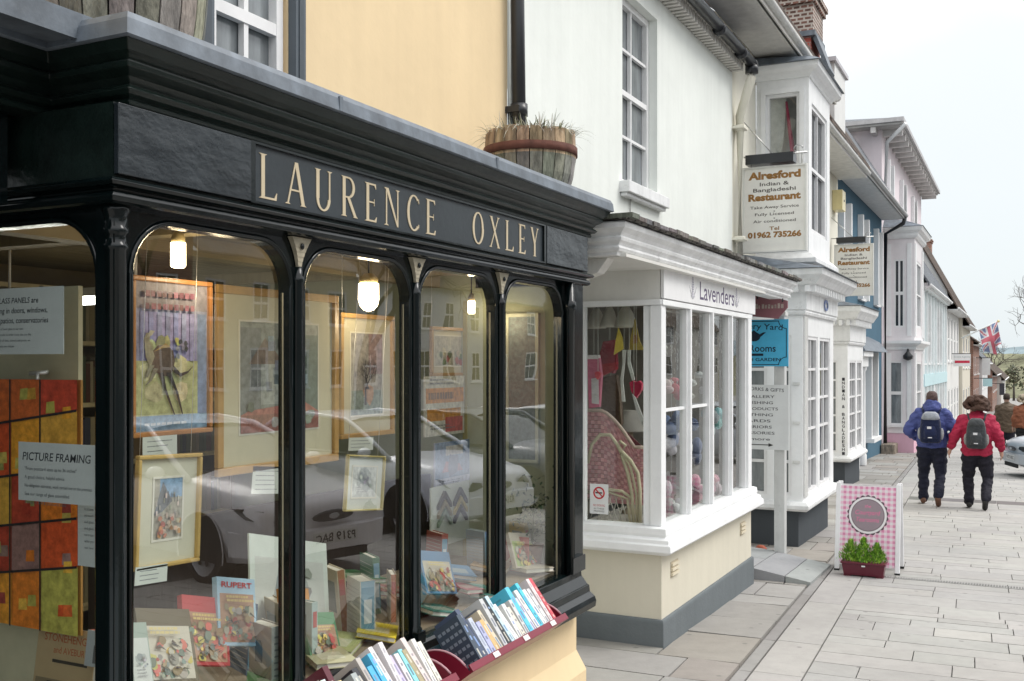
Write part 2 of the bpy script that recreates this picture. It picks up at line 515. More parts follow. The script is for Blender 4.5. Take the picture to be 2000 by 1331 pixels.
# ================================================================== ground, road, paving
m = MB()
ys = [-25, 0, 10, 20, 40, 60, 90, 120, 160, 220, 320]
for i in range(len(ys) - 1):
    y0, y1 = ys[i], ys[i + 1]
    m.quad((-60, y0, gz(y0) - .03), (60, y0, gz(y0) - .03), (60, y1, gz(y1) - .03), (-60, y1, gz(y1) - .03), (.26, .25, .235))
tag(m.build('ground', 'slab', recalc=False), kind='structure')
m = MB()
for i in range(len(ys) - 1):
    y0, y1 = ys[i], ys[i + 1]
    m.quad((.9, y0, gz(y0) - .024), (22, y0, gz(y0) - .024), (22, y1, gz(y1) - .024), (.9, y1, gz(y1) - .024))
tag(m.build('road', 'asphalt', recalc=False), kind='structure')

PA = .042                      # the paving runs a little askew to the shop fronts
def edge(y): return -1.565 - PA * (y - 6.38)
def slabs(name, rows, x_of, cols, gap=.006, y_stop=60, seed=1, dz=0.0, thick=.025, tilt=.0015):
    """rows of individually laid slabs; rows() -> next course depth, x_of(y) -> (left, right) limits"""
    r = random.Random(seed); m = MB(); y = 1.5
    while y < y_stop:
        d = rows(r, y); lo, hi, lens = x_of(y + d / 2)
        x = lo - (r.uniform(0, .3) if lens else 0); first = True
        while x < hi - .02:
            ln = r.choice(lens) * r.uniform(.9, 1.1) if lens else hi - lo
            x0, x1 = max(x, lo), min(x + ln, hi)
            if x1 - x0 > .05:
                c = jit(r.choice(cols), .03, r)
                t = [r.uniform(-tilt, tilt) for _ in range(4)]
                g = gap / 2
                P = []
                for (px, py) in ((x0 + g, y + g), (x1 - g, y + g), (x1 - g, y + d - g), (x0 + g, y + d - g)):
                    xx = px - PA * (py - y - d / 2)
                    yy = py + PA * (px - lo)
                    P.append((xx, yy))
                top = [(px, py, gz(py) + dz + t[i]) for i, (px, py) in enumerate(P)]
                bot = [(px, py, gz(py) + dz - thick) for (px, py) in P]
                m.add(bot + top, [(4, 5, 6, 7), (0, 1, 5, 4), (1, 2, 6, 5), (2, 3, 7, 6), (3, 0, 4, 7)], c)
            x += ln
        y += d
    return tag(m.build(name, 'slab', recalc=False), kind='structure')
G1 = (.378, .369, .351); G2 = (.358, .349, .334); G3 = (.39, .379, .359)
slabs('pavement', lambda r, y: r.choice([.16, .22, .3, .3, .42]), lambda y: (edge(y) + .33, 2.2, [.42, .55, .75, .95]), [G1, G2, G3], gap=.007, seed=3)
slabs('pavement_border', lambda r, y: r.choice([.9, 1.2, 1.5]), lambda y: (edge(y) + .012, edge(y) + .325, None), [G1, G2, G3], gap=.006, seed=5, tilt=.0008)
slabs('gutter_channel', lambda r, y: r.choice([.6, .9]), lambda y: (edge(y) - .085, edge(y), None), [(.30, .29, .28), (.27, .26, .25)], gap=.006, seed=6, dz=-.006)
slabs('old_pavement', lambda r, y: r.choice([.35, .5, .62, .75]), lambda y: (-3.9 if y > 11 else -3.2, edge(y) - .10, [1.1, .9, 1.3] if y < 9.6 else [.5, .7, .6]),
      [(.335, .325, .308), (.305, .292, .272), (.35, .34, .322), (.315, .29, .262), (.285, .272, .25)], gap=.014, seed=9, tilt=.004)
# drainage slot and the darker stone course
m = MB()
for i in range(150):
    x = -1.36 + i * .024
    y = 10.55 + PA * (x + 1.3) * 1
    m.box(x, x + .013, y - .03, y + .03, gz(y) - .004, gz(y) + .0045, (.16, .16, .155))
m.box(-1.37, 2.2, 10.515, 10.525, gz(10.5) - .01, gz(10.5) + .0042, (.3, .3, .29))
tag(m.build('drain_grate', 'matte'), 'narrow slotted drain grate crossing the pavement behind the gingham board', 'drain')
m = MB()
for i in range(9):
    x = -1.75 + i * .45
    m.box(x, x + .442, 18.3 + i * .012, 18.72 + i * .012, gz(18.6) - .02, gz(18.5) + .0062, jit((.17, .165, .16), .15))
tag(m.build('stone_course', 'slab'), kind='structure')

# ramped slabs dropping from the covered passage between the two shops
rt = root('stone_ramp', 'low grey stone ramp of tilted slabs beside the cream riser', 'ramp', (-2.0, 9.8, gz(9.8)))
def rz(x, y): return gz(y) + .005 + max(0, min(.13, (-x - 1.75) * .16)) * (1 if y < 11.2 else 0)
m = MB()
for (x0, x1) in ((-2.95, -2.33), (-2.32, -2.02), (-2.01, -1.78)):
    for (y0, y1) in ((9.78, 10.35), (10.36, 10.95)) if x0 < -2.4 else ((9.78, 10.9),):
        s = .0
        P = [(x0, y0), (x1, y0), (x1, y1), (x0, y1)]
        top = [(a, b, rz(a, b) + .012) for a, b in P]; bot = [(a, b, gz(b) - .05) for a, b in P]
        m.add(bot + top, [(4, 5, 6, 7), (0, 1, 5, 4), (1, 2, 6, 5), (2, 3, 7, 6), (3, 0, 4, 7)], jit((.34, .345, .35), .08))
m.build('slabs', 'slab', rt)

# ------------------------------------------------------------------ hill and far trees
def hill(name, y0, depth, base, h, x0, x1, mat, seed, rough):
    m = MB(); nx, ny = 90, 26; vs = []
    for j in range(ny + 1):
        for i in range(nx + 1):
            x = x0 + (x1 - x0) * i / nx; y = y0 + depth * j / ny
            t = j / ny
            z = base + h * math.sin(min(1, t * 1.15) * PI / 2) * (1 + .18 * math.sin(x * .006 + seed)) + rough * noise.noise(Vector((x * .05, y * .05, seed))) + rough * .6 * noise.noise(Vector((x * .2, y * .2, seed)))
            vs.append((x, y, z))
    fs = [(j * (nx + 1) + i, j * (nx + 1) + i + 1, (j + 1) * (nx + 1) + i + 1, (j + 1) * (nx + 1) + i) for j in range(ny) for i in range(nx)]
    m.add(vs, fs, smooth=True)
    return tag(m.build(name, mat, recalc=False), kind='structure')
hill('wooded_hill', 315, 120, -9.5, 12.2, -260, 200, 'hill_wood', 2.0, 2.2)
hill('far_hill', 900, 300, -10, 33, -500, 500, 'hill_far', 5.0, 3)
# ================================================================== the bookshop
BK = root('bookshop_building', 'yellow rendered bookshop with glossy black curved-headed shopfront and gold lettering', 'building', (-3.2, 3.6, gz(3.6)))
YEL = (.79, .622, .39)
FX = -2.36
RY = 2.14            # plane of the near return window
WX = -3.0            # house wall
# upper wall
wf = fx(WX)
wy0, wy1, wz0, wz1 = 3.20, 3.715, 2.34, 4.06
m = MB()
m.wall(wf, -2.5, 5.93, 2.3, 8.6, [(wy0, wy1, wz0, wz1)], depth=.16, col=YEL)
m.quad((WX, 5.93, 2.3), (-8, 5.93, 2.3), (-8, 5.93, 8.6), (WX, 5.93, 8.6), YEL)
m.build('wall', 'wall_paint', BK)
win = window(wf, wy0 + .02, wy1 - .02, wz0, wz1, BK, recess=.03, nx=2, nz=2, w=.045, bar=.028, pane='pane_pale', sill=False)
m = MB()
GREY = (.10, .12, .14)
for (a, b) in ((wy0 - .09, wy0 - .005), (wy1 + .004, wy1 + .075)):
    m.fbox(wf, a, b, wz0, wz1 + .06, 0.001, .045, GREY)
    m.fbox(wf, a + .02, b - .02, wz0 + .06, wz1, .046, .05, (.07, .085, .10))
m.build('shutter', 'trim', BK)
m = MB(); m.fbox(wf, wy0, wy1, wz1 + .002, wz1 + .12, .001, .05, GREY); m.build('window_head', 'trim', BK)
# stall riser: flared plinth in yellow render
m = MB()
prof = [(-.10, .27), (-.015, .27), (-.015, .0), (.03, -.12), (.03, -.9), (-.10, -.9)]
m.sweep([(-3.7, RY), (FX, RY), (FX, 5.63), (-3.0, 5.63)], prof, YEL)
m.build('stall_riser', 'wall_paint', BK, bevel=.012)
# black sill
m = MB()
prof = [(-.10, .485), (.0, .485), (.018, .478), (.022, .445), (.06, .40), (.07, .395), (.074, .36), (.105, .335), (.115, .31), (.11, .275), (.09, .262), (-.02, .262), (-.10, .262)]
m.sweep([(-3.7, RY), (FX, RY), (FX, 5.60)], prof)
m.box(-3.0, FX - .01, 5.60, 5.635, .262, .485)
m.build('sill', 'gloss_black', BK, bevel=.003)

# ---- window bays: shaped frames with rounded heads, colonnettes between
BAYS = [(2.222, 2.95), (3.035, 3.755), (3.842, 4.56), (4.665, 5.385)]
ZT, ZB, ZF = 2.125, .485, 2.165
def bay_frame(fr, a0, a1, lo, hi, r=.16, depth=.05, c=0.0):
    """frame board from lo to hi round an opening a0..a1 with rounded upper corners"""
    m = MB()
    m.fbox(fr, lo, a0, ZB, ZT - r, c - depth, c); m.fbox(fr, a1, hi, ZB, ZT - r, c - depth, c)
    n = 9
    for k in range(n):
        t0, t1 = PI / 2 * k / n, PI / 2 * (k + 1) / n
        for (cx, sg, e) in ((a0 + r, -1, lo), (a1 - r, 1, hi)):
            p0 = (cx + sg * r * math.cos(t0), ZT - r + r * math.sin(t0)); p1 = (cx + sg * r * math.cos(t1), ZT - r + r * math.sin(t1))
            q0 = (e, p0[1]); q1 = (e, p1[1])
            P = [fr(*p0, c - depth), fr(*q0, c - depth), fr(*q1, c - depth), fr(*p1, c - depth), fr(*p0, c), fr(*q0, c), fr(*q1, c), fr(*p1, c)]
            m.hexa(P)
    m.fbox(fr, lo, hi, ZT, ZF, c - depth, c)
    # raised bead round the opening
    pts = [fr(a0 - .01, ZB + .01, c)] + [fr(a0 - .01, ZT - r, c)]
    for k in range(n + 1):
        t = PI / 2 * k / n; pts.append(fr(a0 + r - (r + .01) * math.cos(t), ZT - r + (r + .01) * math.sin(t), c))
    for k in range(n + 1):
        t = PI / 2 * (1 - k / n); pts.append(fr(a1 - r + (r + .01) * math.cos(t), ZT - r + (r + .01) * math.sin(t), c))
    pts += [fr(a1 + .01, ZB + .01, c)]
    m.tube(pts, .011, n=6)
    return m
ff = fx(FX - .015)
for i, (a0, a1) in enumerate(BAYS):
    lo = 2.16 if i == 0 else (a0 + BAYS[i - 1][1]) / 2
    hi = a1 + .03 if i == 3 else (a1 + BAYS[i + 1][0]) / 2
    fo_ = bay_frame(ff, a0, a1, lo + .0005, hi - .0005).build('window_frame', 'gloss_black', BK)
    g = MB(); g.fbox(ff, a0 - .02, a1 + .02, ZB, ZT + .02, -.035, -.031); g.build('pane', 'glass', fo_)
    # thin gilt line of old putty inside the frame
    g = MB(); g.fbox(ff, a0, a0 + .004, ZB, ZT - .17, -.03, -.026, (.42, .38, .26)); g.fbox(ff, a1 - .003, a1, ZB, ZT - .17, -.03, -.026, (.42, .38, .26))
    g.build('putty_line', 'trim', fo_)
for i in range(3):                                    # colonnettes and cream spandrels
    a = (BAYS[i][1] + BAYS[i + 1][0]) / 2
    m = MB(); p = ff(a, 0, .003)
    m.lathe((p.x, p.y, 0), [(.032, ZB), (.032, ZB + .06), (.022, ZB + .075), (.022, 1.99), (.026, 2.0), (.026, 2.01), (.019, 2.02), (.022, 2.05)], n=14)
    m.fbox(ff, a - .03, a + .03, ZB, ZB + .05, .002, .04)
    cn = m.build('colonnette', 'gloss_black', BK)
    m = MB()
    z0 = 2.035
    for k in range(7):
        t0, t1 = k / 7, (k + 1) / 7
        w0, w1 = .008 + .048 * t0 ** 1.8, .008 + .048 * t1 ** 1.8
        m.prism(ff, [(a - w0, z0 + .122 * t0), (a + w0, z0 + .122 * t0), (a + w1, z0 + .122 * t1), (a - w1, z0 + .122 * t1)], .003, .014 + .012 * t0)
    m.build('spandrel', 'cream_gold', cn)
    m = MB(); q = ff(a, z0 + .09, .026); m.ball(q, (.006, .010, .012)); m.build('rosette', 'gloss_black', cn)
# corner pilaster with colonnette, far pilaster
m = MB()
m.box(FX - .075, FX, RY + .0, RY + .018, ZB, ZF)
m.box(FX - .075, FX - .02, RY + .018, RY + .075, ZB, ZF)
m.lathe((FX - .02, RY + .025, 0), [(.044, ZB), (.044, ZB + .1), (.030, ZB + .12), (.030, 2.03), (.035, 2.036), (.035, 2.046), (.030, 2.052), (.030, 2.075), (.036, 2.082), (.036, 2.094), (.031, 2.10), (.033, 2.13), (.040, 2.145), (.040, ZF)], n=18)
m.build('corner_post', 'gloss_black', BK)
m = MB()
m.fbox(ff, 5.41, 5.50, ZB, ZF, -.05, .02); m.fbox(ff, 5.5, 5.62, ZB, ZF, -.05, .035); m.fbox(ff, 5.42, 5.60, ZB, ZB + .09, .0, .06)
p = ff(5.43, 0, .03); m.lathe((p.x, p.y, 0), [(.03, ZB), (.03, 2.0), (.04, 2.01), (.04, 2.05), (.03, 2.06), (.03, ZF)], n=12)
m.build('end_pilaster', 'gloss_black', BK)
# far return boarding
m = MB(); m.box(-3.0, FX - .02, 5.60, 5.64, ZB, ZF); m.build('end_panel', 'gloss_black', BK)
# near return window
fr_ = fy(RY + .02)
fo_ = bay_frame(fr_, -3.55, -2.455, -3.62, -2.436, r=.17).build('return_frame', 'gloss_black', BK)
g = MB(); g.fbox(fr_, -3.57, -2.44, ZB, ZT + .02, -.035, -.031); g.build('pane', 'glass', fo_)

# ---- fascia
m = MB()
prof = [(-.12, 2.16), (.03, 2.16), (.045, 2.165), (.05, 2.178), (.045, 2.19), (.03, 2.195), (.03, 2.203), (.06, 2.208), (.068, 2.218), (.06, 2.228), (.035, 2.236), (.028, 2.236), (-.12, 2.236)]
m.sweep([(-3.65, RY), (FX, RY), (FX, 5.62), (-3.0, 5.62)], prof)
m.build('architrave', 'gloss_black', BK, bevel=.002)
m = MB()
m.sweep([(-3.65, RY), (FX, RY), (FX, 5.62), (-3.0, 5.62)], [(-.1, 2.2362), (.035, 2.2362), (.035, 2.448), (-.1, 2.448)])
m.build('frieze', 'worn_black', BK)
sf = fx(FX + .035)
m = MB()
for (a, b) in ((2.105, 2.665), (5.03, 5.61)):
    m = MB(); m.fbox(sf, a, b, 2.24, 2.444, .001, .022); m.build('blank_panel', 'gloss_panel', BK, bevel=.003)
m = MB(); m.fbox(sf, 2.69, 5.005, 2.245, 2.438, .001, .006); sgn = m.build('name_board', 'fascia_flat', BK)
m = MB()
for (a0, a1, b0, b1) in ((2.668, 2.69, 2.238, 2.446), (5.005, 5.027, 2.238, 2.446), (2.69, 5.005, 2.238, 2.2455), (2.69, 5.005, 2.438, 2.446)):
    m.fbox(sf, a0, a1, b0, b1, .001, .018)
m.build('board_moulding', 'gloss_black', BK)
# ---- carved roman letters
def arc(cx, cy, rx, ry, tx, ty, t0, t1, n=16):
    """band between an outer and an inner ellipse (thick sides tx, thin top ty)"""
    out = []
    for k in range(n):
        a, b = R(t0 + (t1 - t0) * k / n), R(t0 + (t1 - t0) * (k + 1) / n)
        P = lambda t, x, y: (cx + x * math.cos(t), cy + y * math.sin(t))
        out.append([P(a, rx, ry), P(b, rx, ry), P(b, rx - tx, ry - ty), P(a, rx - tx, ry - ty)])
    return out
def bar_(x0, y0, x1, y1, w):
    return [(x0 - w / 2, y0), (x0 + w / 2, y0), (x1 + w / 2, y1), (x1 - w / 2, y1)]
def ser(x, y, w=.15, up=True):
    h = .035 if up else -.035
    return [(x - w, y), (x + w, y), (x + w * .45, y + h), (x - w * .45, y + h)]
T, t = .105, .046
GL = {
 'L': (.56, [bar_(.14, 0, .14, 1, T), ser(.14, 0, .12), ser(.14, 1, .12, False), [(.14, 0), (.54, 0), (.54, t), (.14, t)], [(.48, t), (.54, 0), (.56, .17), (.545, .17)]]),
 'A': (.66, [bar_(.07, 0, .32, 1, t), bar_(.57, 0, .34, 1, T), [(.16, .32), (.48, .32), (.48, .36), (.17, .36)], ser(.07, 0, .08), ser(.57, 0, .1)]),
 'U': (.66, [bar_(.13, .3, .13, 1, T), bar_(.54, .3, .54, 1, t), ser(.13, 1, .11, False), ser(.54, 1, .09, False)] + arc(.322, .3, .24, .3, .085, .045, 180, 360)),
 'R': (.64, [bar_(.14, 0, .14, 1, T), ser(.14, 0, .11), ser(.14, 1, .11, False), [(.14, .96), (.3, .96), (.3, 1), (.14, 1)], [(.14, .47), (.3, .47), (.3, .51), (.14, .51)], bar_(.57, 0, .3, .48, T), ser(.57, 0, .09)] + arc(.3, .735, .24, .265, .09, .042, -90, 90, 12)),
 'E': (.52, [bar_(.14, 0, .14, 1, T), ser(.14, 0, .12), ser(.14, 1, .12, False), [(.14, 0), (.48, 0), (.48, t), (.14, t)], [(.14, 1 - t), (.46, 1 - t), (.46, 1), (.14, 1)], [(.14, .49), (.4, .49), (.4, .53), (.14, .53)],
            [(.42, t), (.48, 0), (.5, .14), (.485, .14)], [(.40, 1 - t), (.46, 1), (.47, .87), (.455, .87)], [(.39, .42), (.405, .42), (.405, .6), (.39, .6)]]),
 'N': (.70, [bar_(.12, 0, .12, 1, t), bar_(.60, 0, .60, 1, t), [(.09, 1), (.2, 1), (.62, 0), (.57, 0)], ser(.12, 0, .09), ser(.6, 1, .09, False), ser(.1, 1, .08, False)]),
 'C': (.62, arc(.36, .5, .31, .51, .1, .045, 48, 312) + [[(.55, .82), (.575, .93), (.59, .78), (.572, .78)], [(.55, .16), (.572, .2), (.59, .2), (.575, .06)]]),
 'O': (.70, arc(.35, .5, .32, .51, .1, .045, 0, 360, 28)),
 'X': (.66, [bar_(.58, 0, .11, 1, T), bar_(.09, 0, .55, 1, t), ser(.09, 0, .08), ser(.57, 0, .09), ser(.11, 1, .09, False), ser(.55, 1, .08, False)]),
 'Y': (.62, [bar_(.32, 0, .32, .45, T), bar_(.32, .42, .1, 1, T), bar_(.32, .42, .52, 1, t), ser(.32, 0, .11), ser(.1, 1, .09, False), ser(.52, 1, .08, False)]),
}
def serif_word(txt, a0, a1, b, h):
    tot = sum(GL[c][0] for c in txt); kx = 1.14; gap = ((a1 - a0) - tot * h * kx) / (len(txt) - 1)
    a = a0
    for ch in txt:
        wd, polys = GL[ch]; m = MB(); e = 0
        for p in polys:
            m.prism(sf, [(a + x * h * kx, b + y * h) for x, y in p], .0058, .0085 + e); e += .00006
        m.build('letter', 'gold', sgn)
        a += wd * h * kx + gap
serif_word('LAURENCE', 2.715, 3.885, 2.262, .152)
serif_word('OXLEY', 4.215, 4.955, 2.266, .150)
# ---- cornice
m = MB()
prof = [(-.05, 2.446), (.05, 2.446), (.055, 2.458), (.048, 2.468), (.07, 2.474), (.082, 2.486), (.07, 2.497), (.06, 2.502), (.075, 2.522), (.105, 2.540), (.108, 2.556), (.100, 2.560), (.125, 2.578), (.142, 2.604), (.142, 2.618), (-.05, 2.618)]
pathc = [(-2.50, -1.0), (-2.50, RY - .02), (FX, RY - .02), (FX, 5.60), (-3.0, 5.60)]
m.sweep([(-2.68, -1.0), (-2.68, RY + .06), (FX, RY + .06), (FX, 5.62), (-3.0, 5.62)], prof)
m.build('cornice', 'worn_black', BK, bevel=.003)
# door head fascia and dark soffit of the doorway
m = MB(); m.box(-3.65, -2.70, -1.0, 2.05, 2.17, 2.20); m.box(-2.74, -2.70, -1.0, 2.05, 2.2, 2.447)
m.build('doorway_soffit', 'gloss_black', BK)
m = MB(); m.box(-3.72, -3.66, -1.0, RY, -.4, 2.3); m.build('entrance_door', 'gloss_black', BK)
# lead flashing with standing laps
m = MB()
def leadprof(j): return [(-.1, 2.60 + j), (.150, 2.606 + j), (.157, 2.61 + j), (.152, 2.655 + j), (.140, 2.676 + j), (-.1, 2.70 + j)]
m.sweep([(-2.55, -1.0), (-2.55, 1.55), (-2.53, 1.80), (-2.45, 2.0), (-2.33, RY - .005), (FX, RY), (FX, 5.62), (-3.0, 5.62)][0:0] or
        [(-2.68, -1.0), (-2.68, 2.06), (-2.665, 2.14), (-2.63, 2.185), (-2.56, RY + .06), (FX, RY + .06), (FX, 3.3), (FX + .003, 3.8), (FX - .002, 4.6), (FX, 5.62), (-3.0, 5.62)], leadprof(0))
for (y) in (3.02, 4.25):
    m.box(FX + .1, FX + .1585, y, y + .018, 2.610, 2.662)
m.box(-2.44, -2.42, RY - .0995, RY - .06, 2.61, 2.662)
m.build('lead_flashing', 'lead', BK, bevel=.004)
m = MB()
m.hexa([(-3.0, -1, 2.66), (-2.4, -1, 2.62), (-2.4, 5.6, 2.62), (-3.0, 5.6, 2.66), (-3.0, -1, 2.72), (-2.4, -1, 2.695), (-2.4, 5.6, 2.695), (-3.0, 5.6, 2.72)])
m.build('bay_roof', 'lead', BK)

# ---- the room behind the glass
m = MB()
OLV = (.30, .28, .16); GRN = (.46, .50, .36)
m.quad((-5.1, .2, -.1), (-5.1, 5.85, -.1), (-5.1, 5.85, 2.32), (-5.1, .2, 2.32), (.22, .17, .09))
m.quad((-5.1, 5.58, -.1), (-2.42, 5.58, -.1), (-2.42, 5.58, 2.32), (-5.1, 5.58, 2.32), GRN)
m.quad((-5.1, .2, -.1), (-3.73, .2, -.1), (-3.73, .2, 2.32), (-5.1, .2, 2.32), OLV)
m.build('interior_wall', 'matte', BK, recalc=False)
m = MB(); m.box(-5.1, -2.42, .2, 5.6, -.16, -.1, (.12, .08, .05)); m.build('interior_floor', 'wood', BK)
m = MB()
x = -5.1
while x < -2.42:
    m.box(x, min(x + .094, -2.41), RY + .06 if x > -3.7 else .2, 5.58, 2.255, 2.272, jit((.36, .29, .18), .1)); x += .1
m.box(-5.1, -2.42, RY + .06, 5.6, 2.28, 2.31, (.12, .10, .06))
for y in (2.9, 4.9): m.box(-5.1, -2.5, y, y + .09, 2.19, 2.254, (.34, .27, .16))
m.box(-3.35, -3.25, RY + .1, 5.5, 2.17, 2.254, (.38, .31, .2))
m.build('boarded_ceiling', 'ceiling_boards', BK)
# display bed inside the window
m = MB()
m.box(-3.25, -2.42, RY + .07, 5.57, .46, .50, (.30, .24, .17)); m.box(-3.62, -3.26, RY + .07, 2.9, .46, .50, (.30, .24, .17))
m.build('display_bed', 'wood', BK)
# back of the display: dark boards, low
m = MB(); m.box(-3.40, -3.36, 2.95, 5.57, -.1, 1.0, (.05, .035, .03)); m.build('display_back', 'wood', BK)
# tall bookshelf seen through the return window
sh = root('bookshelf', 'dark wooden bookshelf with paler shelf boards at the back of the shop', 'bookshelf', (-4.9, 3.6, -.1))
m = MB()
for z in (.3, .7, 1.1, 1.45, 1.8, 2.1): m.box(-5.05, -4.75, 2.4, 5.3, z, z + .025, (.55, .45, .25))
for y in (2.4, 3.1, 3.8, 4.5, 5.28): m.box(-5.05, -4.75, y, y + .025, -.1, 2.12, (.22, .15, .08))
m.build('shelves', 'wood', sh)
m = MB(); r = random.Random(4)
for z in (.325, .725, 1.125, 1.475, 1.825):
    y = 2.44
    while y < 5.25:
        t_ = r.uniform(.02, .05); hh = r.uniform(.18, .27)
        m.box(-5.0, -4.82, y, y + t_ * .93, z, z + min(hh, .30), jit(r.choice([(.15, .06, .04), (.08, .1, .05), (.2, .16, .08), (.05, .05, .07), (.3, .25, .15)]), .3, r)); y += t_
tag(m.build('books', 'bookcover', sh), kind='stuff')

# ---- drainpipe at the party wall
dp = root('black_drainpipe', 'black cast iron drainpipe between the yellow wall and the white wall', 'drainpipe', (-2.93, 5.97, 2.7))
m = MB(); m.tube([(-2.93, 5.98, 2.72), (-2.93, 5.94, 4.0), (-2.93, 5.86, 8)], .045, n=12); m.build('pipe', 'metal_black', dp)
m = MB(); m.tube([(-2.93, 5.965, 3.3), (-2.93, 5.963, 3.38)], .056, n=12); m.box(-3.0, -2.9, 5.90, 6.03, 3.32, 3.36); m.build('bracket', 'metal_black', dp)

# ================================================================== barrels on the bay roof
def barrel(label, x, y, z, rr, h, rot, seed):
    r = random.Random(seed)
    b = root('half_barrel_planter', label, 'planter', (x, y, z), 'half barrels standing on the shopfront roof')
    n = 22; m = MB()
    prof = [(.86, 0), (.95, .25), (1.0, .52), (1.01, .55), (1.0, .78), (.985, 1.0)]
    for k in range(n):
        t0 = 2 * PI * (k + .04) / n; t1 = 2 * PI * (k + .96) / n
        top = 1 + r.uniform(-.02, .02)
        base = jit((.27, .255, .215), .3, r); up = jit((.40, .30, .20), .22, r)
        for i in range(len(prof) - 1):
            (ra, za), (rb, zb) = prof[i], prof[i + 1]
            if i == len(prof) - 2: zb *= top
            P = []
            for (q, zz) in ((ra, za), (rb, zb)):
                for t_ in (t0, t1):
                    P.append((x + math.cos(t_) * q * rr, y + math.sin(t_) * q * rr, z + zz * h))
                for t_ in (t1, t0):
                    P.append((x + math.cos(t_) * (q * rr - .022), y + math.sin(t_) * (q * rr - .022), z + zz * h))
            m.hexa([P[0], P[1], P[2], P[3], P[4], P[5], P[6], P[7]], up if i >= 3 else base)
    m.build('staves', 'weathered', b)
    m = MB()
    for (z0, z1, q) in ((.60, .74, 1.012),):
        vs = []; nn = 36
        m.lathe((x, y, z), [(rr * q + .001, h * z0), (rr * q + .007, h * z0), (rr * q + .006, h * z1), (rr * q, h * z1)], n=nn)
    m.build('hoop', 'rust', b)
    m = MB(); m.lathe((x, y, z), [(rr * .9, h * .3), (rr * .93, h * .90), (rr * .5, h * .95)], (.05, .035, .025), n=20); m.build('soil', 'cloth', b)
    return b
barrel('weathered half barrel nearest the camera, close to the upper window', -2.69, 2.46, 2.66, .29, .66, 0, 1)
barrel('weathered half barrel with rusty hoop at the far end of the shop roof', -2.58, 5.40, 2.70, .266, .335, 0, 2)
def tuft(label, x, y, z, rr, n, seed, cols, name='trailing_plant', hmax=.16, group=None, droop=1.0):
    r = random.Random(seed); m = MB()
    for i in range(n):
        a = r.uniform(0, 2 * PI); q = rr * math.sqrt(r.random()) * .9
        px, py = x + math.cos(a) * q, y + math.sin(a) * q
        ln = r.uniform(.5, 1) * hmax; out = r.uniform(.1, .75) * droop
        c = jit(r.choice(cols), .2, r); wdt = r.uniform(.003, .006)
        da = a + r.uniform(-.8, .8); dx, dy = math.cos(da), math.sin(da)
        pts = []
        for k in range(6):
            s = k / 5
            pts.append(Vector((px + dx * out * ln * s * 1.3, py + dy * out * ln * s * 1.3, z + ln * (s * 1.25 - out * 1.1 * s * s * 1.1))))
        sd = Vector((-dy, dx, 0))
        for k in range(5):
            w0, w1 = wdt * (1 - k / 5.5), wdt * (1 - (k + 1) / 5.5)
            m.quad(pts[k] - sd * w0, pts[k] + sd * w0, pts[k + 1] + sd * w1, pts[k + 1] - sd * w1, c)
    return one(m, name, 'leaf', label, 'plant', (x, y, z), group)
tuft('pale dry trailing plant growing in the far half barrel', -2.58, 5.40, 3.00, .27, 430, 3, [(.62, .62, .56), (.42, .44, .34), (.72, .72, .68), (.24, .26, .15)], hmax=.15, droop=1.8)
# ================================================================== things in the bookshop window
# ---- lamps
def pendant(label, x, y, z, rr, h, energy, globe):
    b = root('pendant_lamp', label, 'lamp', (x, y, z), 'lit lamps hanging in the bookshop')
    m = MB(); m.tube([(x, y, z + h), (x, y, 2.25)], .004, n=6); m.lathe((x, y, 2.235), [(.035, 0), (.04, .018)], n=14); m.build('flex', 'metal_black', b)
    m = MB(); m.lathe((x, y, z + h - .002), [(rr * .9, 0), (rr * .95, .02), (rr * .5, .045)], (.5, .4, .2), n=16); m.build('cap', 'gilt', b)
    m = MB()
    if globe: m.lathe((x, y, z), [(.004, 0), (rr * .5, h * .06), (rr * .85, h * .2), (rr, h * .42), (rr * .98, h * .95)], n=20)
    else: m.lathe((x, y, z), [(rr * .8, 0), (rr, h * .08), (rr, h * .98)], n=20)
    m.build('shade', 'lamp_glow', b)
    l = bpy.data.lights.new('lamp_light', 'POINT'); l.energy = energy; l.color = (1, .78, .5); l.shadow_soft_size = .05
    lo = bpy.data.objects.new('lamp_light', l); COL.objects.link(lo); lo.parent = b; lo.location = (.22, 0, -.05)
pendant('small lit cylinder lamp above the running horse poster', -2.85, YX(348, -2.85), 2.06, .028, .095, 2.2, False)
pendant('large round-bottomed lit lamp above the tree-reflection picture', -2.9, YX(720, -2.9), 1.955, .051, .145, 2.6, True)
pendant('tiny lit lamp beside the olive panel at the far end', -3.0, 5.45, 2.0, .022, .08, .9, False)
b = root('strip_light', 'long white fluorescent tube glowing at the back of the shop', 'lamp', (-3.75, 3.2, 2.0))
m = MB(); m.tube([(-4.3, 3.2, 1.975), (-3.3, 3.2, 1.975)], .018, n=8); m.build('tube', 'tube_glow', b)
m = MB(); m.box(-4.35, -3.25, 3.17, 3.23, 1.995, 2.03, (.5, .5, .45)); m.tube([(-4.2, 3.2, 2.03), (-4.2, 3.2, 2.26)], .006); m.tube([(-3.4, 3.2, 2.03), (-3.4, 3.2, 2.26)], .006); m.build('batten', 'matte', b)
l = bpy.data.lights.new('tube_light', 'AREA'); l.shape = 'RECTANGLE'; l.size = 1.0; l.size_y = .05; l.energy = 6; l.color = (1, .97, .88)
lo = bpy.data.objects.new('tube_light', l); COL.objects.link(lo); lo.parent = b; lo.location = (0, 0, -.05)

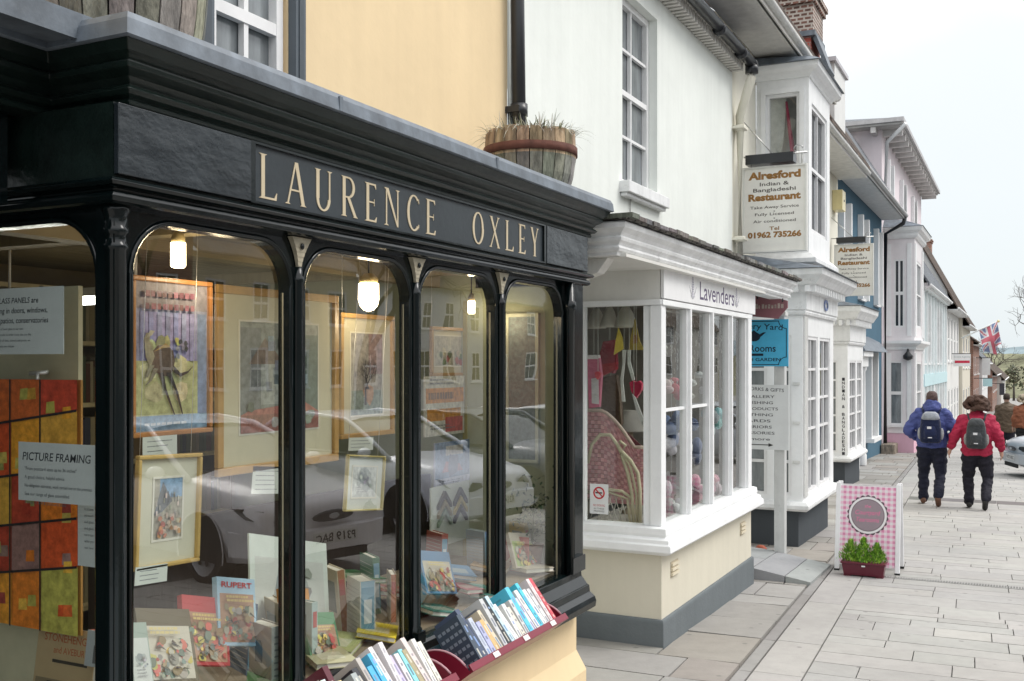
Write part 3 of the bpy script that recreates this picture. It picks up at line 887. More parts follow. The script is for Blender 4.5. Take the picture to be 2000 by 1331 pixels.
# ---- generic printed art, invented; the tree style paints in a reflection
def art(m, fr, a0, a1, b0, b1, c, style, seed):
    r = random.Random(seed); W, H = a1 - a0, b1 - b0
    e = [c]
    def nx_(): e[0] += .00025; return e[0]
    def rect(x0, x1, y0, y1, col): m.flat(fr, [(a0 + W * x0, b0 + H * y0), (a0 + W * x1, b0 + H * y0), (a0 + W * x1, b0 + H * y1), (a0 + W * x0, b0 + H * y1)], nx_(), col)
    def poly(P, col): m.flat(fr, [(a0 + W * x, b0 + H * y) for x, y in P], nx_(), col)
    def blob(x, y, s, col, q=1.0, n=9):
        P = []
        for k in range(n):
            t_ = 2 * PI * k / n; rr_ = s * r.uniform(.7, 1.15)
            P.append((min(.99, max(.01, x + math.cos(t_) * rr_)), min(.99, max(.01, y + math.sin(t_) * rr_ * q * W / H))))
        poly(P, col)
    def lines(x0, x1, y0, y1, n, col, th=.35):
        st = (y1 - y0) / n
        for k in range(n):
            xe = x0 + (x1 - x0) * r.uniform(.6, 1); y = y1 - st * (k + .5); x = x0
            while x < xe:
                wl_ = min(r.uniform(.03, .10), xe - x); rect(x, x + wl_, y - st * th / 2, y + st * th / 2, col); x += wl_ + .015
    if style == 'horse':
        rect(0, 1, 0, 1, (.32, .34, .48)); rect(0, 1, .82, 1, (.28, .26, .30)); rect(0, 1, 0, .1, (.25, .38, .52)); rect(.0, .93, .1, .47, (.50, .52, .26))
        rect(.1, .85, .47, .8, (.33, .32, .55)); rect(.86, .98, .1, .8, (.20, .27, .45))
        for k in range(4): blob(r.uniform(.1, .8), r.uniform(.2, .44), .12, jit((.62, .6, .36), .2, r))
        B_ = (.14, .105, .08); C_ = (.07, .06, .055)
        for k in range(7): rect(.08 + .11 * k, .14 + .11 * k, .47 + .03 * (k % 3), .80, jit((.30, .32, .55), .25, r))
        for k in range(5): blob(r.uniform(.1, .5), r.uniform(.5, .62), .07, jit((.45, .47, .25), .3, r))
        poly([(.20, .44), (.22, .53), (.30, .575), (.42, .58), (.50, .54), (.53, .47), (.50, .40), (.42, .365), (.34, .37), (.26, .40)], B_)
        poly([(.20, .42), (.26, .50), (.19, .60), (.20, .66), (.15, .655), (.12, .62), (.13, .57), (.14, .50)], (.36, .34, .24)); poly([(.14, .62), (.22, .64), (.26, .67), (.20, .675)], (.5, .48, .38))
        poly([(.24, .53), (.40, .59), (.47, .565), (.36, .555)], (.45, .32, .12))
        for (p, q, s, c_) in (((.34, .39), (.40, .27), (.52, .10), C_), ((.44, .39), (.55, .26), (.63, .10), C_), ((.22, .44), (.15, .36), (.17, .42), (.3, .3, .22)), ((.27, .42), (.20, .34), (.14, .31), (.25, .24, .18))):
            for (u, v, w_) in ((p, q, .032), (q, s, .018)): poly([(u[0] - w_, u[1]), (u[0] + w_, u[1]), (v[0] + w_ * .5, v[1]), (v[0] - w_ * .5, v[1])], c_)
        poly([(.50, .44), (.60, .385), (.70, .40), (.80, .445), (.70, .385), (.60, .36), (.51, .39)], C_)
        for k in range(9): blob(.60 + r.uniform(-.06, .10), .58 + r.uniform(-.1, .1), .03, jit(r.choice([(.5, .5, .2), (.08, .1, .12), (.3, .32, .4)]), .3, r))
        for k in range(2):
            for q in range(9): rect(.12 + .075 * q, .165 + .075 * q + r.uniform(0, .02), .90 - .085 * k, .94 - .085 * k, jit((.26, .13, .16), .4, r))
        lines(.1, .9, .02, .07, 1, (.6, .65, .7))
    elif style == 'grid':
        pal = [(.70, .20, .03), (.55, .09, .03), (.72, .34, .05), (.52, .44, .10), (.40, .38, .12), (.30, .06, .05), (.45, .10, .04), (.30, .20, .16), (.66, .42, .10), (.24, .32, .22)]
        xs = [0, .22, .48, .72, 1]; yy = [0, .17, .36, .56, .78, 1]; pal = [(.88, .26, .03), (.74, .11, .03), (.90, .38, .04), (.62, .54, .12), (.45, .08, .06), (.82, .18, .04), (.5, .46, .14), (.62, .08, .04), (.34, .2, .18), (.84, .46, .07), (.72, .60, .14)]
        for i in range(4):
            for j in range(5):
                d0, d1 = .10 * xs[i], .10 * xs[i + 1]
                cc = jit(pal[(0, 6, 1, 5, 4, 2, 7, 9, 1, 5, 0, 8, 7, 2, 5, 3, 1, 0, 9, 7)[i * 5 + j]], .15, r)
                def sk(j_, d): return yy[j_] + (d if 0 < j_ < 5 else 0)
                poly([(xs[i], sk(j, d0)), (xs[i + 1], sk(j, d1)), (xs[i + 1], sk(j + 1, d1)), (xs[i], sk(j + 1, d0))], cc)
                for q in range(2):
                    x_, y_ = r.uniform(xs[i] + .03, xs[i + 1] - .1), r.uniform(yy[j] + .06, yy[j + 1] - .06)
                    poly([(x_, y_), (x_ + .07, y_ + .004), (x_ + .065, y_ + .05), (x_ + .005, y_ + .045)], jit(r.choice(pal), .2, r))
        for i in (1, 2, 3): rect(xs[i] - .006, xs[i] + .006, 0, 1, (.05, .04, .03))
        for j in (1, 2, 3, 4): poly([(0, yy[j] - .004), (1, yy[j] + .096), (1, yy[j] + .106), (0, yy[j] + .006)], (.04, .03, .03))
        for k in range(14):
            t0, t1 = R(200 + 12 * k), R(212 + 12 * k)
            poly([(.08 + .2 * math.cos(t0), .55 + .12 * math.sin(t0)), (.08 + .2 * math.cos(t1), .55 + .12 * math.sin(t1)), (.08 + .14 * math.cos(t1), .55 + .08 * math.sin(t1)), (.08 + .14 * math.cos(t0), .55 + .08 * math.sin(t0))], (.55, .42, .08))
    elif style == 'town':
        rect(0, 1, 0, 1, (.45, .42, .34)); rect(.2, 1, .68, 1, (.28, .42, .58)); poly([(0, .4), (.3, .95), (.65, .62), (.3, .45)], (.22, .23, .24))
        for k in range(16): x_, y_ = r.uniform(0, .9), r.uniform(.3, .7); rect(x_, x_ + .06, y_, y_ + .08, jit((.55, .5, .45), .4, r))
        for k in range(5): rect(.35 + k * .11, .37 + k * .11, .6, .82 - k * .03, (.12, .12, .12))
        for k in range(26): blob(r.uniform(.15, .9), r.uniform(.05, .4), .07, jit(r.choice([(.55, .28, .12), (.6, .45, .35), (.5, .2, .15), (.65, .55, .4)]), .3, r))
    elif style == 'street':
        rect(0, 1, 0, 1, (.30, .33, .30)); rect(.0, .25, .1, .95, (.22, .24, .24)); rect(.75, 1, .1, .9, (.14, .20, .18)); rect(.25, .7, .25, .7, (.42, .45, .42))
        poly([(.1, .62), (.3, .86), (.55, .62)], (.26, .2, .16))
        for k in range(14): x_, y_ = r.uniform(.05, .85), r.uniform(.3, .8); rect(x_, x_ + .07, y_, y_ + .09, jit((.22, .26, .31), .4, r))
        rect(0, 1, 0, .16, (.34, .16, .13)); poly([(0, .16), (1, .16), (.8, .26), (.1, .2)], (.45, .18, .15))
        for k in range(12): blob(r.uniform(.1, .9), r.uniform(.08, .3), .05, jit((.3, .3, .25), .5, r))
    elif style == 'tree':  # bare tree mirrored in the glass, painted into the picture
        rect(0, 1, 0, 1, (.40, .38, .36)); rect(0, 1, .0, .3, (.30, .36, .34)); rect(.55, 1, .5, 1, (.36, .26, .26)); blob(.55, .25, .2, (.5, .32, .22))
        def br_(x, y, a, l, w_, d):
            x2, y2 = x + math.cos(a) * l, y + math.sin(a) * l * W / H
            poly([(x - w_, y), (x + w_, y), (x2 + w_ * .6, y2), (x2 - w_ * .6, y2)], (.09, .085, .09))
            if d:
                for q in (-.5, .1, .55): br_(x2, y2, a + q + r.uniform(-.2, .2), l * r.uniform(.62, .8), w_ * .6, d - 1)
        br_(.45, .12, PI / 2, .28, .035, 4)
    elif style == 'sketch':
        rect(0, 1, 0, 1, (.62, .64, .60)); blob(.5, .55, .3, (.42, .45, .43)); blob(.45, .6, .18, (.3, .33, .33)); lines(.2, .8, .15, .35, 3, (.4, .4, .4))
        for k in range(10): blob(r.uniform(.25, .75), r.uniform(.35, .8), .06, jit((.4, .42, .42), .4, r))
    elif style == 'flowers':
        rect(0, 1, 0, 1, (.50, .48, .42)); rect(.46, .54, 0, 1, (.62, .6, .5))
        for k in range(14): blob(r.uniform(.05, .95), r.uniform(.1, .5), .07, jit(r.choice([(.5, .15, .12), (.2, .25, .15), (.55, .5, .4)]), .3, r))
    elif style == 'poster_orange':
        rect(0, 1, 0, 1, (.72, .70, .60)); rect(.02, .98, .55, .8, (.70, .30, .04)); rect(.05, .9, .25, .45, (.66, .30, .05)); rect(.5, .95, .05, .3, (.6, .12, .1))
        lines(.08, .92, .6, .74, 1, (.3, .15, .03), .8); lines(.1, .9, .85, .97, 2, (.3, .3, .3)); lines(.1, .8, .1, .2, 2, (.2, .2, .2))
    elif style == 'poster_blue':
        rect(0, 1, 0, 1, (.16, .24, .36)); rect(.3, .8, .68, .9, (.5, .47, .4)); poly([(.2, .3), (.8, .28), (.7, .45), (.3, .55)], (.35, .14, .14)); blob(.5, .45, .18, (.12, .14, .2)); rect(0, 1, 0, .16, (.5, .52, .62)); lines(.1, .9, .02, .12, 2, (.2, .22, .3))
    elif style == 'cover':
        bgc = r.choice([(.4, .5, .2), (.5, .3, .2), (.2, .3, .45), (.6, .55, .45)])
        rect(0, 1, 0, 1, bgc)
        for k in range(46): blob(r.uniform(.08, .92), r.uniform(.05, .72), r.uniform(.03, .11), jit(r.choice([(.6, .15, .12), (.75, .6, .2), (.2, .25, .2), (.42, .40, .33), (.35, .25, .15)]), .3, r))
        for k in range(14): lx = r.uniform(.1, .8); ly = r.uniform(.1, .7); poly([(lx, ly), (lx + r.uniform(.05, .2), ly + r.uniform(-.1, .1)), (lx + .03, ly + .04)], jit((.12, .1, .08), .5, r))
        lines(.1, .95, .8, .96, 2, mix(bgc, (.75, .6, .2), .7), .6)
def framed(name, label, cat, X, px0, px1, py0, py1, fw, fcol, mw, mcol, style, seed, tilt=0, yaw=0, group='framed pictures hanging in the bookshop window', extra=None):
    y0, y1 = YX(px0, X), YX(px1, X); yc = (y0 + y1) / 2
    z1, z0 = ZP(py0, X, yc), ZP(py1, X, yc)
    fr = fx(X)
    rt = root(name, label, cat, (X, yc, z0), group)
    if fw:
        m = MB()
        for (a, b, c, d) in ((y0, y1, z0, z0 + fw), (y0, y1, z1 - fw, z1), (y0, y0 + fw, z0 + fw, z1 - fw), (y1 - fw, y1, z0 + fw, z1 - fw)):
            m.fbox(fr, a, b, c, d, 0, .022, fcol)
        m.build('frame', 'gilt', rt, bevel=.004)
    m = MB(); m.fbox(fr, y0 + fw * .8, y1 - fw * .8, z0 + fw * .8, z1 - fw * .8, -.004, .006, mcol); m.build('mount' if mw else 'sheet', 'paper', rt)
    mw_ = mw + fw
    if mw:
        m = MB()
        A0, A1, B0, B1 = y0 + mw_, y1 - mw_, z0 + mw_ * 1.15, z1 - mw_
        for (a, b, c, d) in ((A0 - .008, A1 + .008, B0 - .008, B0), (A0 - .008, A1 + .008, B1, B1 + .008), (A0 - .008, A0, B0, B1), (A1, A1 + .008, B0, B1)):
            m.fbox(fr, a, b, c, d, .0062, .0085, (.75, .72, .62))
        m.build('mount_bevel', 'paper', rt)
    m = MB(); art(m, fr, y0 + mw_, y1 - mw_, z0 + mw_ * 1.15, z1 - mw_, .0065, style, seed); m.build('print', 'print', rt, recalc=False)
    if cat == 'picture' and z1 < 2.0:
        m = MB()
        for y in (y0 + .1 * (y1 - y0), y1 - .1 * (y1 - y0)): m.tube([(X - .01, y, z1 - .02), (X - .01, y, 2.25)], .0012, n=4)
        m.build('hanging_wire', 'metal', rt)
    rt.rotation_euler = (R(tilt), 0, R(yaw))
    return rt
GOLDC = (.50, .30, .10)
framed('framed_poster', 'blue racing poster with running horse in an orange wooden frame', 'poster', -2.80, 250, 408, 545, 850, .018, (.45, .20, .06), .0, (.5, .5, .5), 'horse', 1)
framed('framed_picture', 'large framed grey street painting with wide cream mount', 'picture', -2.92, 418, 655, 568, 915, .035, GOLDC, .11, (.62, .58, .42), 'street', 2)
framed('framed_picture', 'tall framed picture with a painted-in reflection of a bare tree below the round lamp', 'picture', -3.05, 660, 765, 615, 853, .024, GOLDC, .075, (.60, .56, .42), 'tree', 3)
framed('framed_picture', 'small tilted watercolour of a crowded town street in a gilt frame', 'picture', -2.68, 256, 382, 888, 1106, .014, (.62, .42, .14), .07, (.66, .64, .50), 'town', 4, tilt=-2.5)
framed('framed_picture', 'small pale sketch in a thin gold frame below the tree-reflection picture', 'picture', -2.9, 668, 742, 890, 998, .008, (.6, .5, .2), .05, (.66, .68, .62), 'sketch', 5, tilt=-6)
framed('framed_picture', 'framed flower print in the third window bay', 'picture', -3.15, 838, 912, 640, 735, .02, GOLDC, .035, (.60, .56, .42), 'flowers', 6)
framed('orange_poster', 'orange and white lettered poster in the third window bay', 'poster', -3.12, 828, 905, 735, 850, .0, GOLDC, .0, (.7, .68, .6), 'poster_orange', 7, group=None)
framed('blue_poster', 'dark blue poster below the orange poster in the third bay', 'poster', -3.08, 848, 915, 862, 945, .0, GOLDC, .0, (.4, .42, .5), 'poster_blue', 8, group=None)
# small caption papers
def paper(label, X, px0, px1, py0, py1, lines, tilt=0, col=(.66, .70, .64), group='caption papers below the pictures'):
    y0, y1 = YX(px0, X), YX(px1, X); yc = (y0 + y1) / 2
    z1, z0 = ZP(py0, X, yc), ZP(py1, X, yc); fr = fx(X)
    rt = root('caption_paper', label, 'paper', (X, yc, z0), group)
    m = MB(); m.fbox(fr, y0, y1, z0, z1, 0, .002, col); m.build('sheet', 'paper', rt)
    m = MB(); r = random.Random(px0); n = lines
    for k in range(n):
        z = z1 - (z1 - z0) * (k + 1) / (n + 1)
        m.fbox(fr, y0 + .02, y0 + .02 + (y1 - y0 - .04) * r.uniform(.6, 1), z - .0015, z + .0015, .0021, .0024, (.3, .32, .32))
    m.build('writing', 'print', rt); rt.rotation_euler = (R(tilt), 0, 0)
paper('small blank-looking caption paper under the horse poster', -2.78, 278, 345, 852, 890, 3)
paper('caption paper under the large street painting', -2.9, 490, 548, 912, 965, 5, tilt=-6)
paper('caption paper under the tree-reflection picture', -3.0, 680, 728, 855, 880, 3, tilt=-3)
paper('caption paper under the tilted town watercolour', -2.66, 262, 325, 1105, 1140, 3, tilt=-4)
paper('white page stuck low behind the sketch', -2.95, 705, 745, 900, 960, 6, tilt=-2)

# moulding samples: chevrons on a white board
X = -3.05; fr = fx(X)
rt = root('moulding_samples', 'white board of chevron frame moulding samples in the third bay', 'sample board', (X, YX(880, X), ZP(1060, X, YX(880, X))))
y0, y1 = YX(842, X), YX(916, X); yc = (y0 + y1) / 2
m = MB(); m.fbox(fr, y0, y1, ZP(1062, X, yc), ZP(946, X, yc), -.01, 0, (.62, .66, .60)); m.build('board', 'paper', rt)
for i in range(2):
    for j in range(3):
        cx = y0 + (y1 - y0) * (.3 + .42 * i); cz = ZP(962 + 17 * j, X, yc); m = MB()
        c = [(.12, .11, .10), (.35, .30, .2), (.25, .32, .25), (.08, .08, .09), (.55, .45, .2), (.10, .10, .12)][i * 3 + j]
        s = .075
        m.prism(fr, [(cx, cz + .02), (cx - s, cz - .06), (cx - s, cz - .085), (cx, cz - .01)], .002, .02, c); m.prism(fr, [(cx, cz + .02), (cx, cz - .01), (cx + s, cz - .085), (cx + s, cz - .06)], .002, .02, c)
        m.build('chevron', 'gilt', rt)
# olive and pale green upright boards at the far end
def board(label, X, px0, px1, py0, py1, col, rnd_top=False, name='display_board', deco=None, th=.03):
    y0, y1 = YX(px0, X), YX(px1, X); yc = (y0 + y1) / 2
    z1, z0 = ZP(py0, X, yc), max(.5, ZP(py1, X, yc)); fr = fx(X)
    rt = root(name, label, 'board', (X, yc, z0))
    P = [(y0, z0), (y1, z0)]
    if rnd_top:
        rr_ = (y1 - y0) / 2
        P += [(yc + rr_ * math.cos(PI * k / 12), z1 - rr_ + rr_ * math.sin(PI * k / 12)) for k in range(13)]
    else: P += [(y1, z1), (y0, z1)]
    m = MB(); m.prism(fr, P, -th, 0, col); m.build('board', 'matte', rt)
    if deco:
        m = MB(); r = random.Random(5); pts = []
        for k in range(60):
            t_ = k / 59; pts.append(fr(yc + math.sin(t_ * 40) * (y1 - y0) * .22, z0 + (z1 - z0) * (.08 + .8 * t_), .004))
        m.tube(pts, .004, deco, n=5); m.build('painted_scroll', 'matte', rt)
    return rt
board('olive upright board with pale painted scroll beside the moulding samples', -3.10, 912, 958, 556, 1085, (.38, .34, .12), True, deco=(.6, .6, .45))
board('narrow cream upright board at the edge of the last bay', -3.0, 990, 1002, 560, 1080, (.5, .5, .38))
# far end wall hangings (on the pale green end wall)
fr = fy(5.57)
rt = root('tall_mirror', 'tall dark-framed mirror on the pale green end wall of the window', 'mirror', (-2.72, 5.56, 1.0))
m = MB(); m.fbox(fr, -2.80, -2.62, 1.12, 1.98, .002, .012, (.22, .27, .27)); m.build('glass', 'print', rt)
m = MB()
for (a, b, c, d) in ((-2.82, -2.80, 1.1, 2.0), (-2.62, -2.60, 1.1, 2.0), (-2.80, -2.62, 1.1, 1.12), (-2.80, -2.62, 1.98, 2.0)): m.fbox(fr, a, b, c, d, .001, .02, (.55, .58, .45))
m.build('frame', 'gilt', rt)
rt = root('red_patterned_card', 'red patterned card leaning at the far end of the display bed', 'card', (-2.62, 5.3, .5))
m = MB(); f2 = fy(5.3); m.fbox(f2, -2.72, -2.54, .5, .70, 0, .01, (.45, .12, .10)); m.fbox(f2, -2.70, -2.56, .52, .68, .0101, .0115, (.52, .16, .13))
m.build('card', 'paper', rt); m = MB(); m.prism(f2, [(-2.70, .53), (-2.69, .52), (-2.56, .67), (-2.57, .68)], .0118, .013, (.6, .45, .3)); m.build('diagonal_line', 'paper', rt)
# potted greenery at the far end
r_ = random.Random(3); m = MB()
for i in range(240):
    p = Vector((-2.58 + r_.gauss(0, .06), 5.42 + r_.gauss(0, .05), .82 + r_.gauss(0, .10))); d = Vector((r_.uniform(-1, 1), r_.uniform(-1, 1), r_.uniform(-.6, 1))).normalized() * .035; s_ = d.cross(Vector((0, 0, 1))) * .3
    m.quad(p, p + d * .5 + s_, p + d, p + d * .5 - s_, jit((.05, .10, .045), .4, r_))
rt = root('potted_fern', 'dark green leafy pot plant in the far corner of the bookshop window', 'plant', (-2.58, 5.42, .5))
m.build('leaves', 'leaf', rt); m = MB(); m.lathe((-2.58, 5.42, .5), [(.05, 0), (.07, .13), (.075, .14)], (.2, .1, .06), n=16); m.tube([(-2.58, 5.42, .62), (-2.57, 5.43, .85)], .006, (.1, .12, .05)); m.build('pot', 'matte', rt)

# ---- the return window: notices and the coloured glass panel
fr = fy(2.42)
rt = root('backing_board', 'cream backing board standing behind the coloured glass panel', 'board', (-3.1, 2.45, .5))
m = MB(); m.fbox(fr, -3.45, XY(152, 2.42), .5, 1.96, -.02, -.002, (.62, .58, .40)); m.build('board', 'matte', rt)
fr = fy(2.36)
rt = root('coloured_glass_panel', 'abstract orange red and green fused glass panel hanging in the side window', 'artwork', (-3.0, 2.36, .80))
x1 = XY(158, 2.36); zt, zb = ZP(742, -2.9, 2.36), ZP(1232, -2.9, 2.36)
m = MB(); m.fbox(fr, x1 - .62, x1, zb, zt, -.008, 0, (.4, .2, .05)); m.build('panel', 'bookcover', rt)
m = MB(); art(m, fr, x1 - .62, x1, zb, zt, .001, 'grid', 4); m.build('pattern', 'print', rt, recalc=False)
m = MB(); m.tube([fr(x1 - .2, zt - .01, .004), fr(x1 - .2, zt + .02, .004)], .006, n=6); m.tube([fr(x1 - .24, zt + .02, .0), fr(x1 - .16, zt + .025, .0)], .008, n=6); m.build('hook', 'metal', rt)
def notice(label, x0, x1, z0, z1, Y, title, sub, th, rot=0, extra=()):
    fr = fy(Y); rt = root('window_notice', label, 'notice', ((x0 + x1) / 2, Y, z0), 'notices stuck inside the side window')
    m = MB(); m.fbox(fr, x0, x1, z0, z1, -.002, 0, (.62, .66, .66)); m.build('sheet', 'paper', rt)
    m = MB(); e = z1 - .03
    if title:
        for t_ in title:
            m.text(fr, t_, x0 + .02, e - th, th, .001, 0, (.08, .09, .10), width=-(x1 - x0 - .04), bold=.008, shear=.15); e -= th * 1.75
    for t_ in sub:
        m.text(fr, t_, x0 + .03, e - th * .45, th * .42, .001, 0, (.16, .17, .18), width=-(x1 - x0 - .06)); e -= th * 1.02
    m.build('writing', 'print', rt, recalc=False); rt.rotation_euler = (0, R(rot), 0)
xa, xb = XY(36, 2.2), XY(194, 2.2)
notice('white PICTURE FRAMING notice with five lines of small writing', xa, xb, ZP(985, -2.62, 2.2), ZP(868, -2.62, 2.2), 2.2,
       ['PICTURE FRAMING'], ['"From postcard sizes up to 36 inches"', 'A good choice, helpful advice', 'No-obligation estimates, work carried out on the premises', 'See our range of glass assembled', 'frames in A 4 & postcard sizes'], .026)
xb = XY(124, 2.2)
notice('larger white notice about glass panels at the top of the side window', xb - .40, xb, ZP(692, -2.7, 2.2), ZP(560, -2.7, 2.2), 2.2,
       ['These GLASS PANELS are', 'for hanging in doors, windows,', 'gardens, patios, conservatories'], ['Each panel is made of fused glass to our own', 'designs and can be made to order in any size you like', 'Please ask for details of sizes, colours and prices, we', 'will be pleased to help you choose'], .018)
# tall leaflet behind the notice
notice('tall dull leaflet hanging behind the picture framing notice', XY(152, 2.3), XY(196, 2.3), ZP(1110, -2.6, 2.3), ZP(975, -2.6, 2.3), 2.3, None, ['list of frames', 'and mounts', 'and glass', 'and glass', 'cut to size', 'while you', 'wait here'], .02)

# ---- books in the window
def leaning_book(name, label, X, px0, px1, py0, py1, col, style=None, title=None, tcol=(.5, .1, .1), lean=18, roll=0, th=.02, face='x', cat='book', seed=1, bottom=None, sub=()):
    """a book propped up facing the street"""
    y0, y1 = YX(px0, X), YX(px1, X); yc = (y0 + y1) / 2
    z1 = ZP(py0, X, yc); z0 = ZP(py1, X, yc)
    rt = root(name, label, cat, (X, yc, z0)); fr = fx(X)
    m = MB(); m.fbox(fr, y0, y1, z0, z1, 0, .003, col); m.fbox(fr, y0, y1, z0, z1, -th, -th + .003, col); m.fbox(fr, y0, y0 + .003, z0, z1, -th + .003, 0, col)
    m.build('cover', 'bookcover', rt)
    m = MB(); m.fbox(fr, y0 + .004, y1 - .004, z0 + .004, z1 - .004, -th + .0032, -.0002, (.7, .67, .58)); m.build('pages', 'paper', rt)
    m = MB(); W, H = y1 - y0, z1 - z0
    if style: art(m, fr, y0 + W * .06, y1 - W * .06, z0 + H * .05, z0 + H * .76, .0034, style, seed)
    if title:
        for k, t_ in enumerate(title): m.text(fr, t_, yc, z0 + H * (.85 - .11 * k), H * .085, .0062, 0, tcol, 'CENTER', width=W * .8, bold=.02)
    if m.v: m.build('cover_design', 'bookcover', rt, recalc=False)
    rt.rotation_euler = (R(roll), R(-lean), 0)
    return rt
leaning_book('picture_book', 'pale blue picture book titled RUPERT leaning on the display', -2.56, 428, 500, 1130, 1262, (.45, .62, .75), 'cover', ['RUPERT'], (.55, .08, .08), lean=16, roll=-14, seed=3)
leaning_book('picture_book', 'red illustrated annual leaning left of the pale blue book', -2.55, 362, 446, 1165, 1300, (.50, .08, .08), 'cover', None, (.7, .5, .2), lean=20, roll=-16, seed=8)
leaning_book('picture_book', 'dark illustrated book lowest at the left of the display', -2.52, 285, 385, 1185, 1335, (.15, .12, .07), 'cover', None, (.6, .5, .25), lean=26, roll=-14, seed=12)
leaning_book('picture_book', 'thin pale book at the very left edge of the front display', -2.49, 262, 300, 1215, 1345, (.35, .42, .36), 'sketch', None, lean=24, roll=-12, seed=2)
leaning_book('mounted_print', 'large white mount with pale map leaning behind the second bay', -2.72, 492, 640, 1052, 1228, (.68, .74, .68), 'sketch', None, lean=14, roll=-14, th=.006, cat='print', seed=9)
# upright box books
def upright_book(name, label, px, X, w, d, h, yaw, col, spine=None, z=.50, deco=None, roll=0):
    y = YX(px, X); rt = root(name, label, 'book', (X, y, z))
    m = MB(); x0, x1, y0, y1 = X - d / 2, X + d / 2, y - w / 2, y + w / 2
    m.box(x0, x1, y0, y0 + .004, z, z + h, col); m.box(x0, x1, y1 - .004, y1, z, z + h, col); m.box(x1 - .004, x1, y0 + .004, y1 - .004, z, z + h, spine or col)
    m.build('cover', 'bookcover', rt)
    m = MB(); m.box(x0 + .005, x1 - .005, y0 + .005, y1 - .005, z + .003, z + h - .005, (.7, .68, .6)); m.build('pages', 'paper', rt)
    m = MB()
    f1 = fy(y0); f2 = fx(x1)
    if deco == 'arch':
        m.fbox(f1, X - d * .2, X + d * .12, z + h * .4, z + h * .68, .0005, .002, (.06, .06, .06)); m.prism(f1, [(X - d * .2, z + h * .68), (X + d * .12, z + h * .68), (X + d * .05, z + h * .75), (X - d * .12, z + h * .75)], .0005, .002, (.06, .06, .06))
        m.fbox(f1, X - d * .25, X + d * .3, z + h * .15, z + h * .2, .0005, .002, (.15, .13, .1))
        for k in range(8): m.fbox(f2, y0 + w * .25, y1 - w * .25, z + h * (.12 + .1 * k), z + h * (.15 + .1 * k), .0005, .002, (.25, .28, .28))
    elif deco == 'lines':
        for k in range(12): m.fbox(f1, X - d * .45, X + d * .45, z + h * (.08 + .07 * k), z + h * (.088 + .07 * k), .0005, .002, (.38, .36, .32))
        m.fbox(f2, y0 + w * .1, y1 - w * .1, z + h * .1, z + h * .9, .0005, .002, (.16, .33, .45)); m.fbox(f2, y0 + w * .25, y1 - w * .25, z + h * .3, z + h * .7, .0021, .003, (.6, .65, .68))
    elif deco == 'red':
        m.fbox(f2, y0 + w * .2, y1 - w * .2, z + h * .6, z + h * .85, .0005, .002, (.5, .1, .08)); m.fbox(f1, X - d * .3, X + d * .3, z + h * .3, z + h * .8, .0005, .002, (.2, .22, .18))
    if m.v: m.build('cover_design', 'bookcover', rt)
    rt.rotation_euler = (R(roll), 0, R(yaw)); return rt
upright_book('boxed_book', 'grey-brown upright book with a dark archway on its cover', 520, -2.52, .055, .15, .235, -18, (.36, .32, .26), (.5, .56, .52), deco='arch')
upright_book('pale_book', 'pale green thin upright book behind the second mullion', 588, -2.60, .03, .16, .25, -10, (.42, .52, .5), deco='red')
upright_book('thick_book', 'thick white upright book with blue spine in the second bay', 705, -2.60, .07, .17, .26, -35, (.62, .60, .55), (.3, .45, .55), deco='lines')
upright_book('illustrated_book', 'dark illustrated upright book next to the thick white book', 765, -2.66, .03, .15, .22, -50, (.35, .28, .2), (.6, .25, .15), deco='red')
leaning_book('picture_book', 'green illustrated book propped low in the second bay', -2.50, 612, 668, 1195, 1300, (.12, .28, .14), 'cover', None, lean=24, roll=-12, seed=21)
leaning_book('picture_book', 'orange illustrated book propped at the foot of the white mount', -2.56, 560, 612, 1150, 1262, (.6, .28, .08), 'cover', None, lean=18, roll=-12, seed=24)
leaning_book('picture_book', 'blue illustrated book propped in the third bay behind the racks', -2.52, 836, 890, 1075, 1160, (.14, .26, .42), 'cover', None, lean=22, roll=-12, seed=27)
leaning_book('picture_book', 'cream illustrated book propped in the last bay', -2.54, 1010, 1052, 1040, 1110, (.55, .5, .4), 'cover', None, lean=20, roll=-10, seed=29)
# more upright and propped books crowding the front of the display
for k_, (lab, px, X, w_, d_, h_, yaw, c_, s_, dc, roll) in enumerate((
    ('tan upright book behind the boxed book', 545, -2.66, .04, .16, .26, -30, (.42, .34, .22), (.3, .1, .08), 'red', 3), ('slate blue upright book low between the first bay books', 470, -2.74, .03, .17, .27, -25, (.14, .19, .28), None, 'lines', -4),
    ('cream upright book left of the thick white book', 660, -2.78, .04, .17, .28, -30, (.58, .52, .38), (.4, .2, .1), 'red', 5), ('bottle green upright book behind the yellow flat book', 725, -2.84, .035, .18, .27, -35, (.05, .16, .09), None, 'lines', 2),
    ('brick red upright book at the back of the third bay', 850, -2.90, .04, .17, .27, -30, (.34, .09, .06), None, 'lines', -3), ('pale blue upright book in the third bay', 935, -2.78, .03, .16, .25, -20, (.42, .52, .6), (.2, .3, .5), 'lines', 3),
    ('mustard upright book in the last bay', 1015, -2.72, .03, .15, .24, -25, (.5, .38, .1), None, 'red', 2), ('white upright paperback in the last bay', 1060, -2.62, .03, .15, .23, -15, (.66, .65, .62), (.3, .4, .5), 'lines', -2))):
    upright_book('upright_book', lab, px, X, w_, d_, h_, yaw, c_, s_, deco=dc, roll=roll)
